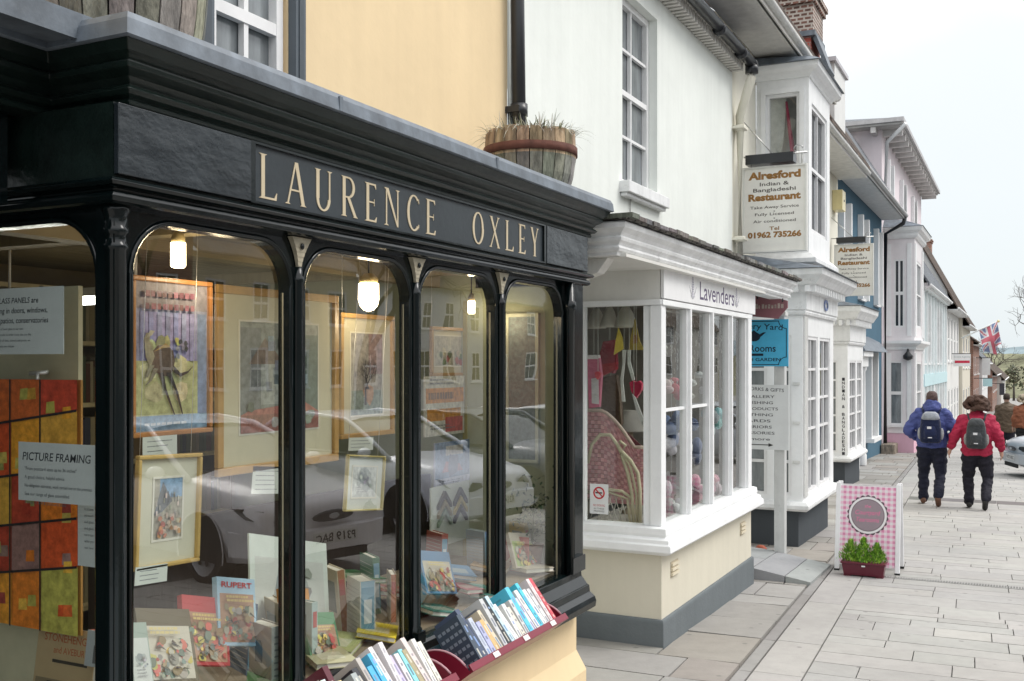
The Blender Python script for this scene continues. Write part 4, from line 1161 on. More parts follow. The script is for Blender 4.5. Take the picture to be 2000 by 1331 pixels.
# flat scattered books on the bed
r = random.Random(21)
flat_specs = [(.62, .48, .04, 'yellow flat book on the display bed in the second bay', 735, -2.52, 30, .17, .24, .525), (.06, .22, .08, 'green flat book behind the thick white book', 690, -2.90, 70, .2, .26, .66),
              (.05, .20, .16, 'dark green flat book in the third bay', 850, -2.50, 60, .2, .28, .52), (.12, .28, .5, 'blue flat book tilted in the third bay', 890, -2.66, 40, .17, .25, .60), (.5, .12, .16, 'red flat pamphlet in the third bay', 905, -2.52, 65, .1, .2, .56),
              (.08, .07, .07, 'black flat book in the third bay', 880, -2.75, 35, .18, .25, .53), (.5, .48, .3, 'cream flat booklet low in the second bay', 640, -2.48, 55, .17, .24, .52), (.42, .45, .2, 'olive flat booklet beside the white mount', 660, -2.58, 20, .18, .25, .515),
              (.55, .5, .4, 'pale flat book in the far bay', 1030, -2.55, 60, .19, .26, .52), (.10, .30, .25, 'teal flat book far along the third bay', 930, -2.50, 50, .16, .23, .53), (.45, .3, .15, 'tan flat book at the back of the third bay', 960, -2.72, 15, .2, .27, .54),
              (.55, .14, .12, 'red flat magazine at the front of the first bay', 470, -2.47, 70, .2, .27, .515), (.14, .3, .12, 'green patterned flat magazine near the first mullion', 530, -2.46, 40, .18, .25, .52), (.6, .6, .58, 'white flat sheet at the front of the first bay', 420, -2.46, 80, .16, .24, .525),
              (.35, .10, .08, 'dark red flat book at the back of the second bay', 760, -2.82, 50, .19, .25, .56)]
for (c0, c1, c2, lab, px, X, yaw, a, b, z) in flat_specs:
    y = YX(px, X); rt = root('flat_book', lab, 'book', (X, y, z - .02)); c = (c0, c1, c2)
    m = MB(); m.box(X - a / 2, X + a / 2, y - b / 2, y + b / 2, z + .018, z + .021, c); m.box(X - a / 2, X + a / 2, y - b / 2, y + b / 2, z - .002, z + .001, c)
    m.box(X - a * .3, X + a * .3, y - b * .3, y + b * .1, z + .0212, z + .0222, mix(c, (.7, .7, .6), .5)); m.build('cover', 'bookcover', rt)
    m = MB(); m.box(X - a / 2 + .004, X + a / 2 - .004, y - b / 2 + .004, y + b / 2 - .004, z + .0012, z + .0178, (.7, .68, .6)); m.build('pages', 'paper', rt)
    rt.rotation_euler = (R(r.uniform(-3, 3)), R(r.uniform(2, 14)), R(yaw))
# side window book: stone circle cover
fr = fy(2.34)
def side_book(label, px0, px1, py0, col, pic):
    x0, x1 = XY(px0, 2.34), XY(px1, 2.34); z1 = ZP(py0, (x0 + x1) / 2, 2.34); z0 = z1 - (x1 - x0) * 1.25
    rt = root('picture_book', label, 'book', ((x0 + x1) / 2, 2.34, z0), None)
    m = MB(); m.fbox(fr, x0, x1, z0, z1, 0, .004, col); m.fbox(fr, x0, x0 + .004, z0, z1, -.025, 0, (.4, .12, .08)); m.build('cover', 'bookcover', rt)
    m = MB(); m.fbox(fr, x0 + .005, x1 - .005, z0 + .005, z1 - .005, -.024, -.001, (.7, .68, .6)); m.build('pages', 'paper', rt)
    m = MB(); W = x1 - x0; H = z1 - z0
    if pic:
        m.text(fr, 'STONEHENGE', x0 + W * .52, z1 - H * .14, H * .075, .0045, 0, (.45, .14, .06), 'CENTER', width=W * .8, bold=.01)
        m.text(fr, 'and AVEBURY', x0 + W * .6, z1 - H * .25, H * .065, .0045, 0, (.45, .14, .06), 'CENTER', width=W * .6, bold=.01)
        m.fbox(fr, x0 + W * .04, x1 - W * .04, z0 + H * .03, z0 + H * .5, .0042, .005, (.25, .2, .12))
        m.fbox(fr, x0 + W * .3, x1 - W * .1, z1 - H * .34, z1 - H * .31, .0045, .0055, (.06, .05, .04))
        for k in range(6):
            a = x0 + W * (.1 + .145 * k); m.fbox(fr, a, a + W * .09, z0 + H * .1, z0 + H * (.42 + .06 * (k % 3 == 1)), .0052, .006, (.04, .035, .03))
        m.fbox(fr, x0 + W * .22, x0 + W * .62, z0 + H * .42, z0 + H * .47, .0062, .007, (.04, .035, .03))
    else:
        m.fbox(fr, x0 + W * .4, x0 + W * .8, z0 + H * .1, z0 + H * .6, .0042, .005, (.12, .12, .12)); m.fbox(fr, x0 + W * .5, x0 + W * .65, z0 + H * .4, z0 + H * .55, .0052, .006, (.5, .1, .1))
    m.build('cover_design', 'bookcover', rt, recalc=False)
    rt.rotation_euler = (R(-8), 0, 0)
side_book('book about stone circles standing below the coloured glass panel', 56, 168, 1232, (.48, .36, .20), True)
side_book('pale book with a small red and black figure beside the corner post', 166, 205, 1235, (.42, .45, .45), False)

# ================================================================== the book racks outside
TILT = -38
def rack(label, y0, y1):
    rt = root('book_rack', label, 'book rack', (-2.0, y0, .455), 'maroon book racks on the shop sill')
    MAR = (.18, .012, .03)
    ux = Vector((-math.sin(R(38)), 0, math.cos(R(38)))); vx = Vector((-math.cos(R(38)), 0, -math.sin(R(38))))   # up the spine, into the rack
    o = Vector((-1.995, 0, .462))
    def P(u, v, y): return o + ux * u + vx * v + Vector((0, y, 0))
    def slab(u0, u1, v0, v1, a, b): return [P(u0, v0, a), P(u1, v0, a), P(u1, v1, a), P(u0, v1, a), P(u0, v0, b), P(u1, v0, b), P(u1, v1, b), P(u0, v1, b)]
    m = MB(); m.hexa(slab(-.012, 0, -.01, .165, y0, y1), MAR); m.build('bottom', 'bookcover', rt)
    m = MB(); m.hexa(slab(-.012, .02, -.02, -.011, y0, y1), MAR)
    for k in range(3):
        yy = y0 + (y1 - y0) * (.2 + .3 * k); m.hexa(slab(-.008, .016, -.024, -.0205, yy, yy + .05), (.7, .68, .66))
    m.build('front_lip', 'bookcover', rt, bevel=.002)
    m = MB(); m.hexa(slab(-.012, .15, .165, .175, y0, y1), MAR); m.build('back', 'bookcover', rt)
    for yy in (y0, y1 - .008):
        m = MB(); vs = []; n = 10
        prof = [P(0, 0, 0), P(0, .165, 0), P(.17, .165, 0)] + [P(.17 * math.cos(PI / 2 * k / n), .165 - .165 * math.sin(PI / 2 * k / n), 0) for k in range(1, n)]
        a = [v + Vector((0, yy, 0)) for v in prof]; b_ = [v + Vector((0, yy + .008, 0)) for v in prof]; k = len(a)
        m.add(a + b_, [tuple(range(k))[::-1], tuple(range(k, 2 * k))] + [(i, (i + 1) % k, k + (i + 1) % k, k + i) for i in range(k)], MAR)
        m.tube([v + Vector((0, .004, 0)) for v in a[2:]], .005, (.45, .25, .28), n=6)
        m.build('end_plate', 'bookcover', rt)
    return o, ux, vx
def rack_books(y0, y1, cols, which, seed):
    r = random.Random(seed)
    o = Vector((-1.995, 0, .462)); y = y0; i = 0; n = len(cols)
    ords = ['first', 'second', 'third', 'fourth', 'fifth', 'sixth', 'seventh', 'eighth', 'ninth', 'tenth', 'eleventh', 'twelfth', 'thirteenth', 'fourteenth', 'fifteenth', 'sixteenth', 'seventeenth', 'eighteenth', 'nineteenth', 'twentieth', 'twenty-first', 'twenty-second', 'twenty-third', 'twenty-fourth', 'twenty-fifth', 'twenty-sixth']
    step = (y1 - y0) / n
    for i, (cname, c, kind) in enumerate(cols):
        t_ = step * r.uniform(.72, .95); h = r.uniform(.185, .235); d = r.uniform(.125, .155)
        if kind == 'tall': h = .25
        if kind == 'low': h = .165
        c = jit(c, .04, r)
        rt = root('paperback_book', f'{cname} book, {ords[i]} from the near end of the {which} rack', 'book', (o.x, y, o.z), 'secondhand books in the racks outside')
        x, z = o.x, o.z
        m = MB(); m.box(x - d, x, y, y + .0022, z, z + h, c); m.box(x - d, x, y + t_ - .0022, y + t_, z, z + h, c); m.box(x - .0022, x, y + .0023, y + t_ - .0023, z, z + h, c); m.build('cover', 'bookcover', rt)
        m = MB(); m.box(x - d + .003, x - .0024, y + .0024, y + t_ - .0024, z + .002, z + h - .003, (.78, .75, .68)); m.build('pages', 'paper', rt)
        m = MB(); f1, f2 = fx(x), fy(y); ink = mix(c, (.08, .10, .16), r.uniform(.35, .8)) if sum(c) > 1.2 else mix(c, (.75, .72, .62), .6)
        w_ = t_ * .5
        q = z + h * .12
        while q < z + h * .85:
            l_ = r.uniform(.008, .05); m.fbox(f1, y + t_ * .34, y + t_ * .66, q, min(q + l_, z + h * .9), .0004, .0009, ink if r.random() < .8 else jit((.2, .3, .5), .3, r)); q += l_ + r.uniform(.008, .05)
        if kind == 'photo':
            m.fbox(f2, x - d * .75, x - d * .2, z + h * .1, z + h * .72, .0004, .0009, (.5, .52, .55)); m.ball((x - d * .4, y - .0005, z + h * .42), (.018, .0012, .026), (.10, .09, .09)); m.fbox(f2, x - d * .92, x - d * .1, z + h * .82, z + h * .9, .0004, .0009, (.15, .4, .6))
        elif kind == 'pattern':
            for a in range(5):
                for b in range(6): m.fbox(f2, x - d * (.92 - a * .18), x - d * (.80 - a * .18), z + h * (.08 + b * .15), z + h * (.14 + b * .15), .0004, .0009, (.22, .26, .31))
        else:
            for a in range(3): m.fbox(f2, x - d * .85, x - d * r.uniform(.15, .4), z + h * (.85 - a * .1), z + h * (.885 - a * .1), .0004, .0009, ink)
        m.build('printing', 'bookcover', rt)
        rt.rotation_euler = (R(r.uniform(-5.5, 2)), R(TILT + r.uniform(-2.5, 2.5)), R(r.uniform(-2, 2)))
        y += step
W_ = ('white', (.74, .73, .70)); 
near = [('white blue-banded', (.72, .74, .76), 'photo'), ('white', (.74, .73, .72), ''), ('thin grey', (.55, .56, .55), ''), ('white portrait-covered', (.73, .72, .7), 'photo'), ('cream', (.66, .63, .54), ''), ('pale green', (.55, .66, .64), ''),
        ('dark maroon', (.10, .015, .025), 'tall'), ('yellow-spined', (.65, .55, .28), ''), ('pale grey', (.6, .6, .58), 'low'), ('off-white', (.7, .68, .64), 'low'), ('speckled grey', (.35, .38, .38), ''), ('black', (.03, .03, .035), ''), ('grey', (.45, .42, .38), ''),
        ('bright blue', (.07, .40, .68), ''), ('deep sky blue', (.08, .42, .66), ''), ('large white', (.72, .69, .68), 'tall'), ('white-and-red', (.7, .66, .66), 'tall'), ('lilac', (.55, .50, .68), ''), ('pinkish white', (.68, .63, .64), ''), ('turquoise', (.25, .60, .66), ''), ('olive-brown', (.35, .30, .18), ''),
        ('pale pink', (.66, .58, .54), ''), ('plain white', (.75, .74, .71), ''), ('ivory', (.70, .68, .60), '')]
far = [('dark patterned', (.05, .07, .10), 'pattern'), ('dark navy', (.06, .08, .14), 'tall'), ('light blue-grey', (.45, .50, .58), ''), ('violet-edged', (.40, .42, .62), 'low'), ('sandy brown', (.62, .42, .18), 'low'), ('buff', (.62, .55, .40), ''), ('slim grey', (.5, .5, .5), 'tall'),
       ('black-spined', (.02, .025, .03), 'tall'), ('pale blue', (.50, .66, .74), 'tall'), ('white', (.74, .73, .72), ''), ('white black-lettered', (.72, .72, .7), ''), ('cream', (.66, .62, .54), 'low'), ('light grey', (.58, .58, .58), ''), ('cyan-topped', (.10, .52, .72), 'tall'),
       ('purple-lettered white', (.60, .58, .72), ''), ('off-white', (.7, .69, .66), ''), ('turquoise', (.08, .55, .70), 'tall'), ('snow white', (.76, .76, .76), ''), ('silver grey', (.62, .62, .62), ''), ('pale rose', (.7, .6, .6), 'tall'), ('crimson', (.52, .06, .08), 'tall')]
rack('nearer maroon book rack full of paperbacks on the shop sill', 2.56, 3.49)
rack_books(2.62, 3.42, near, 'nearer', 5)
rack('farther maroon book rack full of paperbacks on the shop sill', 3.60, 4.56)
rack_books(3.72, 4.50, far, 'farther', 6)
# ================================================================== gift shop (white house with cream riser)
CRE = (.80, .83, .79)
GB = root('gift_shop_building', 'off-white rendered house with a white multi-paned shopfront over a cream riser', 'building', (-3.0, 8.7, gz(8.7)))
m = MB()
wf = fx(-3.0)
wy0, wy1, wz0, wz1 = 8.06, 8.97, 3.22, 4.84
m.wall(wf, 5.935, 11.66, -.9, 5.25, [(wy0, wy1, wz0, wz1), (6.9, 9.6, .5, 2.3)], depth=.14, col=CRE)
m.build('wall', 'wall_paint', GB)
win = window(wf, wy0 + .005, wy1 - .005, wz0 + .005, wz1 - .005, GB, recess=.10, nx=2, nz=4, w=.055, bar=.024, pane='pane_pale', sill=False)
m = MB(); m.fbox(wf, wy0 - .07, wy1 + .09, wz0 - .10, wz0 - .004, -.1, .09, WHITE); m.fbox(wf, wy0 - .05, wy1 + .07, wz0 - .13, wz0 - .101, .001, .06, WHITE)
m.build('sill', 'old_trim', win, bevel=.006)
m = MB(); m.fbox(wf, 5.99, 6.08, 2.7, 5.15, .0015, .02, (.84, .85, .82)); m.build('corner_strip', 'wall_paint', GB)
m = MB(); m.tube([(-2.985, 8.22, 3.10), (-2.985, 8.20, 2.95), (-2.985, 8.26, 2.85), (-2.985, 8.24, 2.66)], .008, (.5, .5, .48), n=5); m.build('cable', 'matte', GB)
# eaves
m = MB()
for i in range(60):
    y = 5.95 + i * .095
    m.box(-2.995, -2.86, y, y + .05, 5.03, 5.12, (.62, .60, .56))
m.box(-2.99, -2.85, 5.935, 11.66, 5.121, 5.15, (.55, .54, .5)); m.build('eaves_board', 'old_trim', GB)
m = MB(); m.hexa([(-2.78, 5.93, 5.17), (-6.2, 5.93, 7.9), (-6.2, 11.68, 7.9), (-2.78, 11.68, 5.17), (-2.80, 5.93, 5.25), (-6.2, 5.93, 8.0), (-6.2, 11.68, 8.0), (-2.80, 11.68, 5.25)])
m.build('roof', 'roof_slate', GB)
gt = root('black_gutter', 'black half round gutter along the eaves of the white house', 'gutter', (-2.8, 9, 5.0))
m = MB(); P = [(.0, 5.17), (-.02, 5.11), (-.0, 5.05)]
for i in range(1):
    prof = [(0.0 + .06 * math.cos(t_), 5.15 + .065 * math.sin(t_)) for t_ in [PI + PI * k / 8 for k in range(9)]] + [(.052, 5.152), (-.052, 5.152)]
    m.sweep([(-2.79, 5.9), (-2.79, 11.75)], prof, smooth=True)
m.build('channel', 'metal_black', gt)
m = MB()
for y in (7.2, 8.8, 10.3, 11.2, 11.68): m.tube([(-2.79, y, 5.125), (-2.79, y + .07, 5.125)], .07, n=12)
m.build('joint_collar', 'metal_black', gt)
# cream downpipe with swan neck
dp = root('cream_downpipe', 'cream painted downpipe with a swan neck between the two white houses', 'drainpipe', (-2.93, 11.72, 2.6))
CP = (.80, .77, .66)
m = MB(); m.tube([(-2.79, 11.72, 5.07), (-2.79, 11.72, 4.98), (-2.93, 11.74, 4.55), (-2.93, 11.74, 2.55)], .052, CP, n=12); m.build('pipe', 'trim', dp)
m = MB()
for z in (3.1, 4.38): m.tube([(-2.93, 11.74, z), (-2.93, 11.74, z + .06)], .066, CP, n=12); m.box(-3.02, -2.86, 11.64, 11.84, z + .015, z + .045, CP)
m.build('bracket', 'trim', dp)
m = MB(); m.tube([(-2.79, 11.72, 5.02), (-2.79, 11.72, 5.12)], .075, (.03, .03, .03), n=12); m.build('outlet', 'metal_black', dp)

# riser, plinth, sill, bay
BX, BY0, BY1 = -2.28, 6.91, 9.55
path = [(-3.2, BY0), (BX, BY0), (BX, BY1), (-3.2, BY1)]
m = MB(); m.sweep(path, [(-.1, .36), (0, .36), (0, -.6), (-.1, -.6)], (.67, .63, .52)); m.build('stall_riser', 'wall_paint', GB)
m = MB(); m.sweep(path, [(-.05, -.10), (.018, -.105), (.022, -.125), (.024, -.6), (-.05, -.6)], (.155, .175, .185))
m.build('plinth', 'stucco', GB, bevel=.006)
m = MB(); m.sweep(path, [(-.1, .55), (.02, .55), (.045, .54), (.05, .50), (.045, .48), (.075, .465), (.08, .44), (.095, .43), (.10, .385), (.085, .37), (.05, .355), (-.1, .355)], WHITE)
m.build('sill', 'trim', GB, bevel=.003)
for y in (7.18, 9.2):
    m = MB()
    for k in range(3): m.box(BX + .001, BX + .018, y - .06, y + .10, .235 - k * .035, .255 - k * .035, (.72, .65, .5))
    m.box(BX + .0005, BX + .004, y - .065, y + .105, .15, .265, (.5, .44, .33))
    m.build('air_vent', 'matte', GB)
# posts, rails
bf, rf = fx(BX), fy(BY0)
posts = [(6.91, 7.05), (7.555, 7.635), (8.18, 8.26), (8.79, 8.87), (9.38, 9.55)]
for (a, b) in posts:
    m = MB(); m.fbox(bf, a + (.0 if a > 7 else .06), b, .551, 2.11, -.07, -.012, WHITE)
    if a > 7: m.fbox(bf, a + .022, b - .022, .551, 2.11, -.0118, .012, WHITE)
    m.build('post', 'trim', GB, bevel=.003)
m = MB(); m.box(BX - .085, BX + .0, BY0 - .0, BY0 + .085, .551, 2.11, WHITE); m.box(BX - .14, BX - .086, BY0 + .015, BY0 + .07, .551, 2.11, WHITE); m.build('corner_post', 'trim', GB, bevel=.004)
m = MB(); m.fbox(bf, 6.91, 9.55, 2.111, 2.15, -.1, .012, WHITE); m.box(-3.2, BX - .001, BY0 - .012, BY0 + .08, 2.111, 2.15, WHITE); m.build('head_rail', 'trim', GB, bevel=.003)
m = MB()
for (a, b) in ((7.05, 7.555), (7.635, 8.18)): m.fbox(bf, a, b, 1.35, 1.372, -.06, -.03, WHITE)
m.build('glazing_bar', 'trim', GB)
m = MB(); m.box(-2.90, -2.87, BY0 + .015, BY0 + .07, .551, 2.11, WHITE); m.build('jamb', 'trim', GB)
for (a, b) in zip(posts[:-1], posts[1:]):
    g = MB(); g.fbox(bf, a[1] - .003, b[0] + .003, .55, 2.112, -.05, -.046); g.build('pane', 'glass_clear', GB)
g = MB(); g.fbox(rf, -2.872, BX - .139, .55, 2.112, -.05, -.046); g.build('pane', 'glass_clear', GB)
# fascia box
m = MB(); m.sweep(path, [(-.12, 2.151), (-.015, 2.151), (-.015, 2.40), (-.12, 2.40)], (.78, .77, .73)); m.build('fascia', 'trim', GB)
m = MB(); m.box(-3.0, -2.2, 5.98, 9.8, 2.36, 2.38, (.72, .71, .67)); m.build('soffit', 'trim', GB)
sg = root('lavenders_sign', 'white fascia sign reading Lavenders between two sprigs', 'sign', (BX, 8.3, 2.15))
sf2 = fx(BX + .0)
m = MB(); m.fbox(sf2, 6.92, 9.66, 2.158, 2.395, -.01, .015, (.80, .80, .80)); m.build('board', 'trim', sg, bevel=.003)
m = MB(); m.text(sf2, 'Lavenders', 8.34, 2.20, .145, .0155, .001, (.10, .07, .15), 'CENTER', width=1.06, bold=.006)
m.build('lettering', 'print', sg, recalc=False)
for a in (7.62, 8.95):
    m = MB()
    for k in range(9):
        z = 2.20 + k * .018; w_ = .018 * (1 - abs(k - 4) / 7)
        for s_ in (-1, 1): m.prism(sf2, [(a, z), (a + s_ * w_ * 1.6, z + .010), (a + s_ * w_ * 1.6, z + .020), (a, z + .012)], .0155, .0165, (.42, .40, .48))
    for s_ in (-1, 1):
        for k in range(3): m.prism(sf2, [(a, 2.19), (a + s_ * (.05 + .02 * k), 2.21 + k * .035), (a + s_ * (.055 + .02 * k), 2.22 + k * .035), (a, 2.20)], .0167, .0175 + k * .0002, (.55, .55, .58))
    m.build('sprig', 'print', sg)
# long cornice across bay and passage
cp = [(-3.0, 5.95), (-2.27, 5.95), (-2.27, 10.98), (-3.0, 10.98)]
m = MB(); m.sweep(cp, [(-.1, 2.365), (.03, 2.365), (.035, 2.385), (.05, 2.392), (.06, 2.41), (.05, 2.425), (.06, 2.44), (.075, 2.452), (.08, 2.47), (.07, 2.48), (.085, 2.50), (.115, 2.525), (.12, 2.555), (.11, 2.565), (-.1, 2.565)], WHITE)
m.build('cornice', 'old_trim', GB, bevel=.002)
m = MB()
m.hexa([(-3.0, 5.90, 2.60), (-2.13, 5.80, 2.567), (-2.13, 11.12, 2.567), (-3.0, 11.05, 2.60), (-3.0, 5.90, 2.74), (-2.12, 5.80, 2.585), (-2.12, 11.12, 2.585), (-3.0, 11.05, 2.74)])
m.build('bay_roof', 'roof_flat_tile', GB)
r = random.Random(8); m = MB(); y = 5.8
while y < 11.1:
    w_ = r.uniform(.12, .2); m.box(-2.5, -2.105 + r.uniform(-.015, .012), y, y + w_ - .01, 2.575 + r.uniform(0, .006), 2.598 + r.uniform(0, .010), jit((.19, .185, .17), .3, r)); y += w_
m.build('slate_edge', 'weathered', GB)
m = MB(); f_ = fy(6.0)
m.prism(f_, [(-2.98, 2.36), (-2.98, 2.12), (-2.90, 2.13), (-2.62, 2.17), (-2.52, 2.20), (-2.50, 2.24), (-2.40, 2.27), (-2.36, 2.32), (-2.33, 2.36)], -.12, 0, (.74, .73, .69)); m.build('console', 'old_trim', GB, bevel=.004)
# room behind
m = MB()
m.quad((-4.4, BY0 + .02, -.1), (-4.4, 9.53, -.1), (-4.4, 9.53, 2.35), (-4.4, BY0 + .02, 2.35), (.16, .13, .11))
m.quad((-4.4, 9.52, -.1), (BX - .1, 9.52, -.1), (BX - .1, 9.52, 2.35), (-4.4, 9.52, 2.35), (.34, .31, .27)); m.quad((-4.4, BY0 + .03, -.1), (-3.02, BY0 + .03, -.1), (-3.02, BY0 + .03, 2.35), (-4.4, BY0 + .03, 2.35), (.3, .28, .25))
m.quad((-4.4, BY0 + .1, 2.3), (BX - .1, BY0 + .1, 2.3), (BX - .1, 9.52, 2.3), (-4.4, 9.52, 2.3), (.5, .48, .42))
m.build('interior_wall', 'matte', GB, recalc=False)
m = MB(); m.box(-3.6, BX - .1, BY0 + .1, 9.50, .46, .50, (.40, .37, .33)); m.build('display_bed', 'wood', GB)

# ---- goods in the gift shop window
# wicker chair
ch = root('wicker_chair', 'pink woven rattan chair with curved cream cane frame in the gift shop window', 'chair', (-2.72, 7.35, .5))
PK = (.78, .44, .46); CN = (.60, .54, .38)
Yc = 7.34; fr = fy(Yc)
XL, XR = XY(1130, Yc), XY(1258, Yc)
def tz(f): return ZP(808, -2.7, Yc) - (ZP(808, -2.7, Yc) - ZP(895, -2.7, Yc)) * f
m = MB(); nx_, nz_ = 20, 22
def top(u): return ZP(806, -2.75, Yc) - .27 * max(0, min(1, (u - .35) / .5)) ** 1.5
zb = ZP(985, -2.7, Yc)
cw = .9
for i in range(nx_):
    for j in range(nz_):
        u0, u1 = i / nx_, (i + .93) / nx_; v0, v1 = j / nz_, (j + .90) / nz_
        def p(u, v, c=0): return (XL + (XR - XL) * u, zb + (top(u) - zb) * v)
        dark = (i + j) % 2
        m.prism(fr, [p(u0, v0), p(u1, v0), p(u1, v1), p(u0, v1)], -.006, .004 * dark + .002, jit(PK if dark else (.66, .32, .35), .1))
m.prism(fr, [(XL, zb), (XR, zb), (XR, top(1)), (XL + (XR - XL) * .5, top(.5)), (XL, top(0))], -.02, -.008, (.18, .06, .07))
m.build('woven_back', 'cloth', ch)
m = MB(); m.tube([fr(XL + (XR - XL) * k / 14, top(k / 14) + .01, .0) for k in range(15)], .014, (.66, .52, .44), n=8)
m.build('top_rail', 'wood', ch)
f3 = fy(Yc - .12); m = MB()
def A(px, py): 
    x = XY(px, Yc - .12); return f3(x, ZP(py, x, Yc - .12), 0)
arcp = [(1148, 905), (1156, 868), (1172, 850), (1192, 850), (1205, 868), (1212, 880), (1232, 900), (1246, 925), (1250, 960), (1250, 1028)]
m.tube([A(*p) for p in arcp], .014, CN, n=8); m.tube([A(1210, 862), A(1222, 870), A(1212, 886), (A(1206, 872))], .012, CN, n=8)
m.tube([A(1214, 888), A(1226, 925), A(1234, 965), A(1238, 1028)], .014, CN, n=8); m.tube([A(1218, 888), A(1232, 915), A(1243, 965), A(1244, 1028)], .010, CN, n=8)
m.tube([A(1146, 962), A(1180, 956), A(1215, 960), A(1236, 975)], .012, CN, n=8)
m.build('cane_arm', 'wood', ch)
m = MB()
m.tube([A(1148, 1030), A(1150, 975), A(1190, 962), A(1225, 975), A(1232, 1030)], .010, CN, n=6)
for k in range(6): m.tube([A(1150 + k * 15, 1020), A(1170 + k * 12, 968)], .003, (.6, .58, .5), n=4); m.tube([A(1180 + k * 9, 1020), A(1152 + k * 12, 968)], .003, (.6, .58, .5), n=4)
m.build('cane_skirt', 'wood', ch)
# sign: no smoking sticker
fr = fy(BY0 + .047); x0, x1 = XY(1148, BY0), XY(1184, BY0); z1, z0 = ZP(948, -2.7, BY0), ZP(1007, -2.7, BY0)
ns = root('no_smoking_sign', 'small white no smoking sticker in the corner of the gift shop window', 'sign', ((x0 + x1) / 2, BY0 + .04, z0))
m = MB(); m.fbox(fr, x0, x1, z0, z1, .004, .006, (.72, .73, .73)); m.build('sticker', 'paper', ns)
m = MB(); cx, cz = (x0 + x1) / 2, z1 - .065; RD = (.55, .03, .04)
for k in range(20):
    a, b = 2 * PI * k / 20, 2 * PI * (k + 1) / 20
    m.prism(fr, [(cx + .045 * math.cos(a), cz + .045 * math.sin(a)), (cx + .045 * math.cos(b), cz + .045 * math.sin(b)), (cx + .034 * math.cos(b), cz + .034 * math.sin(b)), (cx + .034 * math.cos(a), cz + .034 * math.sin(a))], .0062, .0075, RD)
m.prism(fr, [(cx - .03, cz + .024), (cx - .024, cz + .03), (cx + .03, cz - .024), (cx + .024, cz - .03)], .0077, .0085, RD); m.fbox(fr, cx - .028, cx + .024, cz - .004, cz + .006, .0062, .007, (.05, .05, .05))
m.build('symbol', 'print', ns)
m = MB(); m.text(fr, 'NO SMOKING', cx, z0 + .055, .016, .0065, 0, RD, 'CENTER', width=.09); m.text(fr, 'IN THESE', cx, z0 + .033, .012, .0065, 0, (.1, .1, .1), 'CENTER', width=.08); m.text(fr, 'PREMISES', cx, z0 + .014, .012, .0065, 0, (.1, .1, .1), 'CENTER', width=.08)
m.build('writing', 'print', ns, recalc=False)
# hanging goods
def hang(name, label, cat, Y, polys, th=.01, mat='cloth', string=None, group=None):
    """polys: list of (colour, [(px, py)...]) laid out on a plane facing up the street"""
    fr = fy(Y); allp = [q for _, P in polys for q in P]
    xc = XY(sum(q[0] for q in allp) / len(allp), Y); zb_ = ZP(max(q[1] for q in allp), xc, Y)
    rt = root(name, label, cat, (xc, Y, zb_), group)
    m = MB(); e = 0
    for c, P in polys:
        Q = []
        for q in P:
            x = XY(q[0], Y); Q.append((x, ZP(q[1], x, Y)))
        m.prism(fr, Q, -th / 2 - e, th / 2 + e, c); e += .002
    m.build('body', mat, rt)
    if string:
        x = XY(string[0], Y); m = MB(); m.tube([fr(x, ZP(string[1], x, Y)), fr(x, 2.29)], .002, (.6, .6, .55), n=4); m.build('string', 'cloth', rt)
    return rt
hang('bunting_flag', 'bright yellow triangular bunting flag hanging in the gift shop window', 'bunting', 7.12, [((.68, .52, .10), [(1208, 640), (1216, 660), (1218, 682), (1199, 694), (1203, 665)])], string=(1207, 642))
hang('bunting_flag', 'duller yellow patterned bunting flag right of the bright one', 'bunting', 7.2, [((.55, .42, .12), [(1240, 622), (1250, 668), (1258, 684), (1228, 684), (1232, 660)]), ((.45, .25, .12), [(1238, 655), (1246, 655), (1246, 670), (1236, 672)])], string=(1240, 624))
hang('cloth_heart', 'red padded cloth heart on a white ribbon', 'ornament', 7.1, [((.50, .04, .09), [(1231, 748), (1237, 744), (1243, 747), (1250, 744), (1255, 750), (1254, 762), (1244, 778), (1234, 764)])], th=.04, string=(1243, 747))
hang('hanging_ribbon', 'long white ribbon left of the red heart', 'ribbon', 7.14, [((.66, .66, .62), [(1216, 684), (1223, 684), (1220, 715), (1217, 745), (1221, 785), (1215, 785), (1212, 740), (1216, 712)])], string=(1219, 686))
hang('hanging_ribbon', 'white ribbon crossing above the red heart', 'ribbon', 7.08, [((.68, .68, .64), [(1226, 684), (1232, 684), (1231, 705), (1240, 742), (1235, 744), (1226, 712)])], string=(1229, 686))
hang('hanging_ribbon', 'white ribbon falling below the red heart', 'ribbon', 7.06, [((.68, .66, .64), [(1235, 770), (1241, 776), (1250, 800), (1262, 830), (1254, 832), (1243, 802)])], string=(1238, 772))
hang('red_garment', 'dark red cloth garment hanging behind the yellow flag', 'garment', 7.5, [((.30, .03, .05), [(1180, 668), (1203, 664), (1206, 715), (1200, 730), (1178, 722), (1174, 690)]), ((.45, .03, .04), [(1176, 712), (1206, 708), (1205, 722), (1170, 738), (1163, 733), (1176, 724)])], th=.05, string=(1190, 668))
hang('brown_coat', 'long brown fabric coat hanging behind the pink chair', 'garment', 7.6, [((.13, .085, .06), [(1178, 738), (1205, 732), (1212, 770), (1216, 830), (1180, 835), (1176, 790)])], th=.06, string=(1192, 736))
hang('fabric_stocking', 'pink and white patterned fabric stocking at the left edge of the window', 'ornament', 7.08, [((.52, .12, .20), [(1149, 700), (1172, 700), (1176, 735), (1172, 795), (1152, 798), (1150, 740)]), ((.62, .58, .58), [(1157, 740), (1171, 738), (1172, 790), (1158, 788)]), ((.66, .62, .6), [(1150, 694), (1170, 694), (1171, 702), (1150, 702)])], th=.04, string=(1160, 696))
